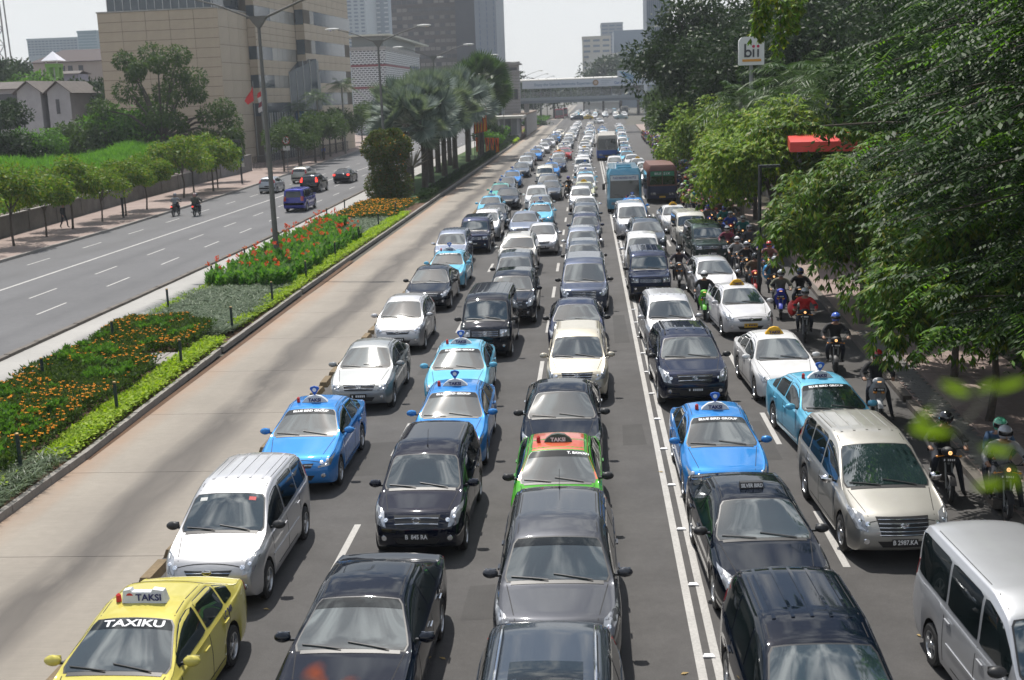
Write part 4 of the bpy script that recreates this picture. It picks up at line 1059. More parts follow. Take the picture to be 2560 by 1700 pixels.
# ------------------------------------------------------------------ setting: ground, roads, kerbs, markings
FX = 2967.0; DS = 2560/2361
def at(dx, dy, Y):           # a point at distance Y up the road, from its place in the photograph
    r = _B @ Vector((dx*DS-1280, dy*DS-850, FX)); t = Y/r.y; return Vector((r.x*t, Y, 8+r.z*t))
def gnd(dx, dy, h=0):
    r = _B @ Vector((dx*DS-1280, dy*DS-850, FX)); t = (h-8)/r.z; return Vector((r.x*t, r.y*t, h))
def posmat(name, col, rough=.85, streak=None, noises=((.35,.18),(6,.12)), stain=None, lines=None, bump=.25):
    """surface whose wear follows world position; streak=(x centre, half width, colour), stain=(x0, x1, colour), lines=(spacing, amount)"""
    m = bpy.data.materials.new(name); m.use_nodes = True; t = m.node_tree; b = t.nodes['Principled BSDF']; b.inputs['Roughness'].default_value = rough
    b.inputs['Specular IOR Level'].default_value = .35
    g = N(t, 'ShaderNodeNewGeometry'); sp = N(t, 'ShaderNodeSeparateXYZ'); t.links.new(g.outputs['Position'], sp.inputs[0])
    def mth(op, a, b_=None, c=None):
        n = N(t, 'ShaderNodeMath', operation=op)
        for i, v in enumerate((a, b_, c)):
            if v is None: continue
            if isinstance(v, (int, float)): n.inputs[i].default_value = v
            else: t.links.new(v, n.inputs[i])
        return n.outputs[0]
    def nz(scale, vec=(1, 1, 1), det=6):
        mp = N(t, 'ShaderNodeVectorMath', operation='MULTIPLY'); mp.inputs[1].default_value = vec; t.links.new(g.outputs['Position'], mp.inputs[0])
        n = N(t, 'ShaderNodeTexNoise'); n.inputs['Scale'].default_value = scale; n.inputs['Detail'].default_value = det; n.inputs['Roughness'].default_value = .6; t.links.new(mp.outputs[0], n.inputs['Vector']); return n.outputs['Fac']
    val = None
    for sc, am in noises:
        q = mth('MULTIPLY_ADD', nz(sc), 2*am*1.6, 1-am*1.6); val = q if val is None else mth('MULTIPLY', val, q)
    if lines: val = mth('MULTIPLY', val, mth('MULTIPLY_ADD', nz(lines[0], (.25, 6, 1), 3), lines[1]*2, 1-lines[1]))
    base = N(t, 'ShaderNodeVectorMath', operation='SCALE'); base.inputs[0].default_value = col; t.links.new(val, base.inputs['Scale']); cur = base.outputs[0]
    def blend(fac, c):
        nonlocal cur
        mx = N(t, 'ShaderNodeMix', data_type='RGBA'); t.links.new(fac, mx.inputs['Factor']); t.links.new(cur, mx.inputs['A']); mx.inputs['B'].default_value = (*c, 1); cur = mx.outputs['Result']
    if streak:
        for (xc, hw, c, am) in streak:
            w = mth('MULTIPLY_ADD', nz(.12, (1, 1, 1), 2), 1.6, xc-.8); d = mth('ABSOLUTE', mth('SUBTRACT', sp.outputs['X'], w)); f = mth('SUBTRACT', 1.0, mth('DIVIDE', d, hw)); n = N(t, 'ShaderNodeMath', operation='MULTIPLY'); n.use_clamp = True
            t.links.new(f, n.inputs[0]); t.links.new(mth('MULTIPLY', mth('MULTIPLY_ADD', nz(.5, (1.3, .35, 1), 5), 2.6, -.55), am), n.inputs[1]); blend(n.outputs[0], c)
    if stain:
        for (xa, xb, c, am) in stain:
            f = mth('DIVIDE', mth('SUBTRACT', sp.outputs['X'], xb), xa-xb); n = N(t, 'ShaderNodeMath', operation='MULTIPLY'); n.use_clamp = True
            t.links.new(f, n.inputs[0]); t.links.new(mth('MULTIPLY', mth('MULTIPLY_ADD', nz(.9, (1.6, .5, 1), 6), 2.4, -.5), am), n.inputs[1]); blend(n.outputs[0], c)
    t.links.new(cur, b.inputs['Base Color'])
    if bump:
        bp = N(t, 'ShaderNodeBump'); bp.inputs['Strength'].default_value = bump; bp.inputs['Distance'].default_value = .01; t.links.new(nz(40, (1, 1, 1), 3), bp.inputs['Height']); t.links.new(bp.outputs[0], b.inputs['Normal'])
    return m
M['asphalt'] = posmat('asphalt', (.070,.067,.065), .8, noises=((.18,.26),(1.3,.22),(9,.12),(45,.30)), streak=[(-6.1,.55,(.032,.031,.03),.9),(-3,.55,(.032,.031,.03),.9),(0,.55,(.032,.031,.03),.9),(3,.5,(.034,.033,.032),.8),(5.6,.5,(.034,.033,.032),.8)])
M['patch'] = posmat('asphalt_repair', (.059,.057,.055), .85, noises=((1.3,.2),(40,.3)))
M['asphalt_old'] = posmat('worn_asphalt', (.115,.115,.118), .85, noises=((.2,.16),(3,.10),(30,.10)), streak=[(-21.4,.8,(.08,.08,.082),.6),(-25.3,.8,(.08,.08,.082),.5),(-29,.8,(.09,.09,.09),.5)])
M['busway'] = posmat('busway_concrete', (.262,.235,.198), .85, noises=((.3,.16),(5,.08),(30,.06)), lines=(5,.16), streak=[(-9.5,.75,(.06,.054,.05),1.9),(-9.3,1.9,(.15,.135,.118),.75)], stain=[(-12.1,-11.1,(.30,.18,.11),.9)])
M['buswayl'] = posmat('busway_concrete_far_side', (.33,.32,.30), .85, noises=((.3,.14),(5,.08)), lines=(5,.06), streak=[(-18.0,.6,(.15,.15,.15),1.0)])
M['soil'] = posmat('soil', (.10,.058,.035), .95, noises=((1.5,.3),(12,.2)))
M['darksoil'] = posmat('dark_soil', (.035,.032,.022), .95, noises=((1.5,.3),(12,.2)))  # dark soil of the right-hand verge
M['paving'] = posmat('pink_paving', (.265,.205,.18), .85, noises=((.5,.2),(8,.14)))
M['pavegrey'] = posmat('grey_paving', (.15,.145,.135), .85, noises=((.5,.2),(9,.16)))
M['kerb'] = posmat('kerb_stone', (.25,.235,.215), .85, noises=((.8,.25),(14,.2)))
M['kerbdark'] = posmat('dirty_kerb_stone', (.13,.115,.10), .85, noises=((.8,.3),(14,.2)))
M['kerbyel'] = posmat('yellow_kerb_paint', (.17,.125,.07), .8, noises=((1.2,.35),(14,.3)))
M['paintline'] = posmat('road_paint', (.40,.39,.37), .75, noises=((1.5,.16),(22,.25)))
M['groundfar'] = posmat('bare_ground', (.09,.085,.07), .95, noises=((.05,.3),(1,.2)))
M['lawn'] = posmat('lawn', (.05,.09,.025), .95, noises=((.8,.3),(12,.3)))
def plane(name, poly, z, m, kind='structure', parent=None):
    mb = MB(); mb.v = [(x, y, z) for x, y in poly]; mb.f = [tuple(range(len(poly)))]; mb.m = [0]; return mb.obj(name, m, parent, 0, kind=kind if parent is None else None)
plane('ground', [(-900,-60),(900,-60),(900,2500),(-900,2500)], -.08, M['groundfar'])
ROAD_X0, ROAD_X1 = -7.85, 7.55
road = plane('road', [(ROAD_X0,-20),(ROAD_X1,-20),(ROAD_X1,300),(9.5,308),(11,330),(14,900),(-7,900),(ROAD_X0,300)], 0, M['asphalt'])
lroad = plane('opposite_road', [(-32.4,-20),(-19.72,-20),(-19.72,75),(-20.6,110),(-21.5,200),(-22.5,420),(-56,420),(-45,260),(-38,200),(-33.4,112),(-32.4,80)], 0, M['asphalt_old'])
xs = plane('crossing_street', [(-22,322),(-8.2,322),(-8.2,395),(-22,395)], .002, M['asphalt'])
busway = plane('busway', [(-12.0,-20),(ROAD_X0,-20),(ROAD_X0,60),(-12.0,60)], -.03, M['busway'])
slab = MB(); slab.box(-12.0+.008, ROAD_X0-.008, .008, 4.992, -.1, 0); sm_ = slab.mesh('concrete_slab', [M['busway']], 0)
for k in range(64): link('concrete_slab', sm_, busway, (0, 5+k*5, 0))
plane('busway_far', [(-12.0,325),(ROAD_X0,325),(-7,900),(-12,900)], 0, M['busway'])
lbus = plane('far_side_busway', [(-19.5,-20),(-17.0,-20),(-17.0,40),(-17.35,60),(-17.9,80),(-18.3,110),(-18.6,200),(-18.8,320),(-21.8,320),(-21.3,200),(-20.4,110),(-19.5,75)], 0, M['buswayl'])
# lane markings: each painted dash is its own piece
def stripe(parent, name, x0, y0, x1, y1, w, z=.004, m='paintline'):
    d = Vector((x1-x0, y1-y0)).normalized(); n = Vector((-d.y, d.x))*w/2
    return plane(name, [(x0-n.x, y0-n.y), (x1-n.x, y1-n.y), (x1+n.x, y1+n.y), (x0+n.x, y0+n.y)], z, M[m], parent=parent)
dash = MB(); dash.v = [(-.062,0,.004),(.062,0,.004),(.062,2.75,.004),(-.062,2.75,.004)]; dash.f = [(0,1,2,3)]; dash.m = [0]; dm_ = dash.mesh('lane_dash', [M['paintline']], 0)
for x, ph in ((-4.58, 18.75), (-1.52, 18.4), (4.23, 19.2)):
    for k in range(-1, 39): link('lane_dash', dm_, road, (x-(.35 if x < -4 else 0)*min(1, max(0, (k*7.2)/80)), ph+k*7.2, 0))
stripe(road, 'double_line', 1.44, 0, 1.50, 300, .125); stripe(road, 'double_line', 1.68, 0, 1.73, 300, .125)
stripe(road, 'edge_line', -7.45, 100, -7.6, 300, .12)
stripe(road, 'stop_line', -7.3, 305, 9, 305, .45)
for k in range(14): stripe(road, 'zebra_bar', -6.6+k*1.15, 398, -6.6+k*1.15, 402, .55)
for x in (-3.0, 3.6): stripe(road, 'lane_arrow', x, 312, x+2, 330, .2)
for xk, ph, w in ((-30.2, 40, .11), (-24.7, 43, .11), (-22.4, 46, .11)):
    for k in range(24): stripe(lroad, 'lane_dash', xk, ph+k*7.2, xk-.02*k/10, ph+k*7.2+2.8, w)
stripe(lroad, 'solid_line', -27.3, -10, -27.3, 250, .17)
for (px_, py_, pw_, pl_) in ((-4.95,24.5,.8,2.6),(.95,26.5,.55,1.8),(1.0,38,.5,5),(-1.9,17.2,.5,1.4),(3.9,25.2,.45,3.2),(-4.9,34,.6,1.2),(3.75,16.2,.5,1.5)):
    plane('asphalt_patch', [(px_-pw_/2,py_),(px_+pw_/2,py_+.05),(px_+pw_/2-.04,py_+pl_),(px_-pw_/2+.03,py_+pl_-.08)], .002, M['patch'], parent=road)
st_ = MB(); st_.prism([(-.09,-.05),(.09,-.05),(.06,.05),(-.06,.05)], 0.004, .028); stm_ = st_.mesh('road_stud', [M['white']], 0)
for k in range(44): link('road_stud', stm_, None, (1.585+.005*k/10, 13.4+k*2.55, 0), None, 'small white road stud set between the two solid lines', 'road stud', 'road studs along the double line')
# kerbs
def kerb_run(parent, name, pts, ln, w, h, m, gap=.012, ymax=1e9):
    me = MB(); me.box(-w/2, w/2, gap/2, ln-gap/2, -.02, h); me = me.mesh(name, [m], 0)
    for (x0, y0), (x1, y1) in zip(pts, pts[1:]):
        L_ = math.hypot(x1-x0, y1-y0); n = int(L_/ln); a = math.atan2(y1-y0, x1-x0)-PI/2
        for i in range(n):
            t = i*ln/L_; y = y0+(y1-y0)*t
            if y > ymax: continue
            link(name, me, parent, (x0+(x1-x0)*t+random.uniform(-.008, .008), y, random.uniform(-.006, .006)), a+random.uniform(-.004, .004))
KR = [(-12.0,8),(-11.95,26),(-12.3,38),(-12.45,50),(-12.45,80),(-12.5,200)]
median = MB(); pts = [(x-.06, y) for x, y in KR] + [(-12.6,322),(-18.5,322),(-18.4,200),(-18.2,110),(-17.75,80),(-17.25,60),(-16.9,40),(-16.6,8)]
median.prism([(-12.06,-20)]+pts+[(-16.6,-20)], -.05, .12); median = median.obj('planting_strip', M['soil'], None, 0, kind='structure')
kerb_run(median, 'kerb_stone', KR, .9, .14, .17, M['kerb'])
kerb_run(median, 'kerb_stone', [(-16.66,18),(-16.96,40),(-17.3,60),(-17.8,80),(-18.25,110)], .9, .12, .15, M['kerb'])
kerb_run(lbus, 'kerb_stone', [(-19.6,18),(-19.6,75),(-20.5,110),(-21.4,200)], 1.1, .22, .10, M['kerbdark'], .06)
plane('gutter', [(-11.93,26),(-11.78,26),(-12.1,60),(-12.35,60)], .003, M['soil'])
km = MB(); km.hexa([(-.13,0,0),(.13,0,0),(.13,.95,0),(-.13,.95,0),(-.09,.06,.14),(.09,.06,.14),(.09,.89,.14),(-.09,.89,.14)]); km = km.mesh('kerb_block', [M['kerbyel']], 20)
for k in range(86):
    y = 12.2+k*1.28; link('kerb_block', km, None, (-7.72-.45*max(0, (y-45))/60, y, 0), random.uniform(-.03, .03), 'low yellow-painted kerb block dividing the busway from the queue', 'kerb block', 'yellow kerb blocks along the busway')
# right pavement
rp_ = MB(); rp_.prism([(7.78,-20),(60,-20),(60,300),(12,300),(10.3,200),(9.6,60),(8.75,42),(8.15,30),(7.78,22)], -.05, .13); rpave = rp_.obj('right_pavement', M['paving'], None, 0, kind='structure')
kerb_run(rpave, 'kerb_stone', [(7.66,10),(7.66,22),(8.02,30),(8.62,42),(9.5,60),(9.9,120)], .95, .22, .15, M['kerbdark'])
plane('gutter_strip', [(ROAD_X1,-20),(7.56,22),(7.95,30),(8.55,42),(9.4,60),(9.9,200),(11.9,300),(ROAD_X1,300)], .001, M['asphalt'])
pv = MB(); pv.box(-.145, .145, .006, .194, 0, .022); pv = pv.mesh('paver', [M['pavegrey']], 0); cnt = 0
pk = MB(); pk.box(-.19, .19, .006, .384, 0, .018); pk = pk.mesh('paver', [M['paving']], 0)
for j in range(100):
    y = 19.5+j*.2; xk = 7.82+max(0, y-22)*.0445
    for i in range(2 if y < 40 else 1):
        if cnt < 190: link('paver', pv, rpave, (xk+.16+i*.3+(.08 if j % 2 else 0), y, .13), random.uniform(-.02, .02)); cnt += 1
for j in range(27):
    y = 26.5+j*.4; xk = 7.82+max(0, y-22)*.0445
    for i in range(4): link('paver', pk, rpave, (xk+.95+i*.39, y, .13), None)
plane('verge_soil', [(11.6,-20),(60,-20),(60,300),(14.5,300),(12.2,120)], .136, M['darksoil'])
# left pavement, wall
lp = MB(); lp.prism([(-32.45,-20),(-32.45,80),(-33.5,112),(-38.1,200),(-45.2,262),(-60,300),(-130,300),(-130,-20)], -.05, .13); lpave = lp.obj('left_pavement', M['paving'], None, 0, kind='structure')
kerb_run(lpave, 'kerb_stone', [(-32.38,45),(-32.38,80),(-33.42,112),(-38,200)], 1.0, .18, .15, M['kerb'])
M['wallgrey'] = mat('stained_plaster_wall', (.15,.145,.135), .9, noises if False else 0, noise=(.8,.35,8), bump=(8,.3))
def wall(name, pts, h, th, m, label, cap=None, pillars=0, cat='wall'):
    o = empty(name, (pts[0][0], pts[0][1], 0), 0, label, cat); X, Y = pts[0]
    for (x0, y0), (x1, y1) in zip(pts, pts[1:]):
        mb = MB(); mb.bar((x0-X, y0-Y, h/2), (x1-X, y1-Y, h/2), th, h); mb.obj('wall_panel', m, o, 0)
        if cap: mb = MB(); mb.bar((x0-X, y0-Y, h+.04), (x1-X, y1-Y, h+.04), th+.1, .08); mb.obj('coping', cap, o, 0)
        if pillars:
            n = int(math.hypot(x1-x0, y1-y0)/pillars)
            for i in range(n):
                t = i/n; mb = MB(); a, b = x0-X+(x1-x0)*t, y0-Y+(y1-y0)*t; mb.box(a-.16, a+.16, b-.16, b+.16, 0, h+.16); mb.obj('pillar', m, o, 0)
    return o
wall('lot_wall', [(-37.6,50),(-38.0,74),(-39.9,100),(-41.3,132)], 1.45, .2, M['wallgrey'], 'long stained grey wall behind the row of small street trees', M['kerb'], 5)
wall('lot_wall', [(-41.3,132.3),(-41.0,138),(-41.6,146)], 2.0, .22, mat('gate_wall', (.2,.2,.2), .85, noise=(1,.2,6)), 'taller pale grey wall by the gateway beside the beige building', M['kerb'], 3)
rl = empty('railing', (-41.6,147,0), 0, 'dark upright railing in front of the beige building entrance', 'railing')
for k in range(90):
    mb = MB(); y = k*.55; mb.box(-.03+y*.045, .03+y*.045, y, y+.06, .13, 1.7); mb.obj('rail_bar', M['black'], rl, 0)
mb = MB(); mb.bar((0,0,1.7), (2.25,49.5,1.7), .06); mb.obj('top_rail', M['black'], rl, 0)
mb = MB(); mb.bar((0,0,.35), (2.25,49.5,.35), .05); mb.obj('bottom_rail', M['black'], rl, 0)

# ------------------------------------------------------------------ buildings
M['beige'] = mat('beige_stone_panel', (.40,.33,.245), .6, noise=(.35,.10,6), coords='Object')
M['bglass'] = mat('blue_grey_window', (.05,.068,.082), .08, .1, ior=1.6)
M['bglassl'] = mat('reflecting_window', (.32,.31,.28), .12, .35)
M['mullion'] = mat('aluminium_mullion', (.45,.46,.46), .4, .5)
bb = empty('office_building', (-47.0,155.0,0), 0, 'beige stone clad office block with blue-grey window bands and glass foot', 'building')
bx, by = -47.0, 155.0; dvec = Vector((.074,1)).normalized(); nvec = Vector((1,-.074)).normalized()   # street face direction, outward
def bpt(u, v, z):                     # u along the street face from the corner, v outward
    return Vector((dvec.x*u+nvec.x*v, dvec.y*u+nvec.y*v, z))
def bbox(name, u0, u1, v0, v1, z0, z1, m, parent=None):
    mb = MB(); mb.hexa([bpt(u0,v0,z0), bpt(u0,v1,z0), bpt(u1,v1,z0), bpt(u1,v0,z0), bpt(u0,v0,z1), bpt(u0,v1,z1), bpt(u1,v1,z1), bpt(u1,v0,z1)])
    mb.f = [tuple(reversed(f)) for f in mb.f] if False else mb.f
    return mb.obj(name, m, parent or bb, 0)
DK = mat('panel_joint', (.10,.085,.065), .9)
bbox('core', .03, 10.5, -16.4, -.04, 0, 20.3, DK); bbox('core', 10.5, 28.3, -16, 1.11, 0, 32, DK); bbox('core', 28.3, 53.5, -16, 2.51, 0, 34, DK)
def panels(face, a0, a1, z0, z1, w, h, skip=None):
    """face: ('s', u) faces the camera, runs along v; ('e', v) faces the street, runs along u"""
    k, c = face; n = max(1, round((a1-a0)/w)); w = (a1-a0)/n; r = max(1, round((z1-z0)/h)); h = (z1-z0)/r; g = .025
    mb = MB()
    if k == 's': mb.hexa([bpt(0,g,g), bpt(0,w-g,g), bpt(.05,w-g,g), bpt(.05,g,g), bpt(0,g,h-g), bpt(0,w-g,h-g), bpt(.05,w-g,h-g), bpt(.05,g,h-g)])
    else: mb.hexa([bpt(g,-.05,g), bpt(g,0,g), bpt(w-g,0,g), bpt(w-g,-.05,g), bpt(g,-.05,h-g), bpt(g,0,h-g), bpt(w-g,0,h-g), bpt(w-g,-.05,h-g)])
    me = mb.mesh('stone_panel', [M['beige']], 0)
    for i in range(n):
        for j in range(r):
            p = bpt(c, a0+i*w, z0+j*h) if k == 's' else bpt(a0+i*w, c, z0+j*h); link('stone_panel', me, bb, tuple(p))
panels(('s', 0), -16.4, 0, 2, 20.4, 3.0, 1.22); panels(('e', 0), 0, 10.5, 0, 20.4, 3.5, 2.2)
bbox('roof_glazing', 1.2, 10.4, -15.5, -1.0, 20.4, 27, M['bglass'])
for k in range(14):
    v = -15.5+k*1.1; bbox('mullion', 1.12, 1.2, v, v+.07, 20.4, 27, M['mullion'])
bbox('parapet_cap', -.1, 10.4, -16.5, .08, 20.4, 20.55, M['concrete'])
fl = [19.5+1.9, 15.95, 12.1, 8.25]            # window band tops of the first wing
for i, zt_ in enumerate(fl):
    for k in range(8):
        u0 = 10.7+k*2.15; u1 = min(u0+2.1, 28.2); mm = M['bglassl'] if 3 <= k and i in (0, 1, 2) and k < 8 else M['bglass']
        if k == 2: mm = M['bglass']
        bbox('window_pane', u0, u1, 1.02, 1.125, zt_-1.75, zt_, mm)
    bbox('window_pane', 10.44, 10.5, .05, 1.1, zt_-1.75, zt_, M['bglass'])
for (a, b_) in ((6.5, 6.5+0), ): pass
zlev = [6.9] + sorted(sum([[z-1.75, z] for z in fl], [])) + [27]
zz = [(6.9, fl[3]-1.75), (fl[3], fl[2]-1.75), (fl[2], fl[1]-1.75), (fl[1], fl[0]-1.75), (fl[0], 27)]
for a, b_ in zz:
    if b_-a > .3: panels(('e', 1.15), 10.5, 28.2, a, b_, 2.95, 1.0); panels(('s', 10.46), 0, 1.15, a, b_, 1.15, 1.2)
for k in range(16):
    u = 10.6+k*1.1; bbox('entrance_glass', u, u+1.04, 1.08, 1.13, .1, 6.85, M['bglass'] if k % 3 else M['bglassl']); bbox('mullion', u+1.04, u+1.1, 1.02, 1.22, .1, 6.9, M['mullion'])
fl2 = [21.9, 17.5, 13.1, 9.6]
for i, zt_ in enumerate(fl2):
    for k in range(9 if i > 0 else 11):
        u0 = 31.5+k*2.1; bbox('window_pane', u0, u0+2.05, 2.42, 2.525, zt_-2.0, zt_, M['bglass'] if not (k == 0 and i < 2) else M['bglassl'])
    bbox('window_pane', 28.24, 28.3, 1.2, 2.45, zt_-2.2, zt_, M['bglass'])
zz = [(0, fl2[3]-2.0), (fl2[3], fl2[2]-2.0), (fl2[2], fl2[1]-2.0), (fl2[1], fl2[0]-2.0), (fl2[0], 29)]
for a, b_ in zz: panels(('e', 2.55), 28.3, 53.5, a, b_, 3.1, 1.25); panels(('s', 28.26), 1.15, 2.55, a, b_, 1.4, 1.25)
# glazed bay between the two wings
mb = MB(); P3 = [bpt(23.5,1.2,7.0), bpt(29,3.9,7.0), bpt(34.5,2.6,7.0), bpt(29,1.2,7.0)]; P4 = [Vector((p.x, p.y, 14.6)) for p in P3]; P4[0].z = 12.6; P4[2].z = 13.0
mb.hexa([*P3, *P4]); mb.obj('glazed_bay', M['bglass'], bb, 0)
for k in range(9):
    t = k/8; p = (P3[0]*(1-t*2)+P3[1]*t*2) if t < .5 else (P3[1]*(2-2*t)+P3[2]*(2*t-1)); q = p.copy(); q.z = 14.4 if .2 < t < .8 else 12.8
    mb = MB(); p.x += .05; q.x += .05; mb.bar(p, q, .09); mb.obj('mullion', M['mullion'], bb, 0)
mb = MB(); bbox('window_pane', 25.5, 32.2, 1.2, 2.75, 5.0, 6.9, mat('blue_canopy_glass', (.03,.10,.22), .15))
def tower(name, dx0, dx1, dtop, Y, depth, label, m, wm=None, rows=0, cols=0, dbot=None, wr=(.2,.8), wc=(.1,.9), rx=0, roofm=None, zmin=0, clad=None):
    """rectangular block whose near face stands at distance Y"""
    a, b_ = at(dx0, dtop, Y), at(dx1, dtop, Y); h = max(a.z, b_.z); w = b_.x-a.x; zb_ = zmin if dbot is None else at(dx0, dbot, Y).z
    o = empty(name, (a.x, Y, 0), rx, label, 'building')
    mb = MB(); mb.box(0, w, 0, depth, 0, h); mb.obj('walls', m, o, 0)
    mb = MB(); mb.box(-.2, w+.2, -.2, depth+.2, h, h+.8); mb.obj('parapet', roofm or m, o, 0)
    if rows:
        rh = (h-zb_)/rows; cw = w/cols; wmb = MB(); wmb.box(cw*wc[0], cw*wc[1], -.12, .1, rh*wr[0], rh*wr[1]); wme = wmb.mesh('window', [wm], 0); c = 0
        for j in range(rows):
            for i in range(cols):
                if c < 300: link('window', wme, o, (i*cw, 0, zb_+j*rh)); c += 1
    return o, w, h
T = lambda c, r=.7, n=.1: mat('far_wall', c, r, noise=(.05, n, 6))
# patterned building
pm = bpy.data.materials.new('honeycomb_screen'); pm.use_nodes = True; t = pm.node_tree; b = t.nodes['Principled BSDF']
tc = N(t, 'ShaderNodeTexCoord'); mp = N(t, 'ShaderNodeMapping'); mp.inputs['Rotation'].default_value = (PI/2, 0, 0)
cx = N(t, 'ShaderNodeSeparateXYZ'); t.links.new(tc.outputs['Object'], cx.inputs[0]); ad = N(t, 'ShaderNodeMath', operation='ADD'); t.links.new(cx.outputs['X'], ad.inputs[0]); t.links.new(cx.outputs['Y'], ad.inputs[1])
cb = N(t, 'ShaderNodeCombineXYZ'); t.links.new(ad.outputs[0], cb.inputs['X']); t.links.new(cx.outputs['Z'], cb.inputs['Y'])
bt_ = N(t, 'ShaderNodeTexBrick'); t.links.new(cb.outputs[0], bt_.inputs['Vector']); bt_.inputs['Color1'].default_value = (.045,.05,.055,1); bt_.inputs['Color2'].default_value = (.06,.065,.07,1); bt_.inputs['Mortar'].default_value = (.52,.53,.53,1)
bt_.inputs['Scale'].default_value = 1; bt_.inputs['Brick Width'].default_value = .95; bt_.inputs['Row Height'].default_value = .5; bt_.inputs['Mortar Size'].default_value = .13; bt_.inputs['Mortar Smooth'].default_value = .1
t.links.new(bt_.outputs['Color'], b.inputs['Base Color'])
o, w, h = tower('shop_building', 808, 888, 117, 290, 60, 'white building wrapped in a dark-dotted screen with two red bands', pm, roofm=M['concrete'])
zr = [at(850, y, 290).z for y in (151, 202)]
for z in zr:
    mb = MB(); mb.box(-.1, w+.1, -.15, 60, z-.25, z+.25); mb.obj('red_band', mat('red_band', (.20,.035,.045), .6), o, 0)
mb = MB(); mb.box(.3, w-.5, .5, 55, h+.8, h+3.2); mb.obj('top_storey', mat('grey_top_storey', (.16,.18,.17), .6), o, 0)
mb = MB(); mb.box(-1.5, w+1.5, -1.5, 70, h+3.2, h+3.6); mb.obj('flat_roof', mat('cream_roof', (.5,.5,.42), .7), o, 0)
mb = MB(); mb.box(w, w+.3, 40, 56, h-6.5, h-3); mb.obj('shop_sign', M['navy'], o, 0)
M['brownt'] = T((.075,.06,.055)); M['blind'] = mat('window_blinds', (.20,.18,.16), .5); M['bwin'] = mat('dark_window', (.035,.035,.042), .15)
o, w, h = tower('brown_tower', 893, 1042, -150, 420, 45, 'dark brown office tower with rows of blinds, rising out of frame', M['brownt'], M['bwin'], 22, 12, 250, (.25,.75), (.06,.94))
rr = random.Random(4); rh = (h-at(893, 250, 420).z)/22; cw = w/12; bl = MB(); bl.box(cw*.08, cw*.92, -.2, -.13, rh*.28, rh*.72); bl = bl.mesh('window_blind', [M['blind']], 0)
for j in range(22):
    for i in range(12):
        if rr.random() < (.75 if (j % 2 and i > 5) else .25): link('window_blind', bl, o, (i*cw, 0, at(893, 250, 420).z+j*rh))
tower('dark_tower_side', 1042, 1088, -150, 418, 45, 'navy glass flank tower joined to the brown tower', T((.035,.04,.055), .35))
o, w, h = tower('grey_tower', 1087, 1137, -150, 405, 40, 'slim pale blue-grey tower at the edge of the open sky', T((.21,.235,.27), .6), mat('slit_window', (.10,.13,.2), .3), 26, 3, 200, (.1,.8), (.62,.74))
wb = mat('pale_tower_window', (.12,.16,.21), .3); lt = T((.36,.40,.42))
tower('apartment_tower', 778, 838, -60, 560, 30, 'pale beige and blue apartment tower behind the patterned building', lt, wb, 22, 4, 130, (.3,.8), (.2,.8))
tower('apartment_tower', 838, 894, -8, 590, 30, 'blue-grey apartment tower with white corner balconies', T((.22,.27,.32)), mat('white_balcony', (.55,.57,.58), .6), 10, 3, 100, (.3,.6), (.45,.95))
# far side, right
tower('hotel_block', 1342, 1408, 88, 620, 40, 'cream hotel block with a flat parapet beyond the footbridge', T((.42,.40,.35)), wb, 9, 3, 200, (.3,.7), (.15,.85))
o, w, h = tower('hotel_block', 1358, 1425, 128, 610, 30, 'white stepped building with long balcony slabs beyond the footbridge', T((.45,.44,.40)))
for k in range(7):
    z = h-2-k*(h/8); mb = MB(); mb.box(-1.5, w+1.5, -2, 0, z-1.4, z); mb.obj('balcony_slab', T((.5,.49,.46)), o, 0)
tower('glass_tower', 1386, 1436, 56, 700, 40, 'grey blue tower block behind the cream hotel', T((.25,.27,.29)), wb, 8, 3, 120, (.3,.7), (.1,.9))
tower('glass_tower', 1415, 1500, 74, 650, 40, 'broad hazy blue office block behind far trees', T((.15,.2,.26), .4))
tower('striped_tower', 1490, 1545, -40, 330, 20, 'tall grey tower with vertical ribs behind the dark trees', T((.22,.25,.29)), wb, 1, 12, 200, (0,1), (.3,.7))
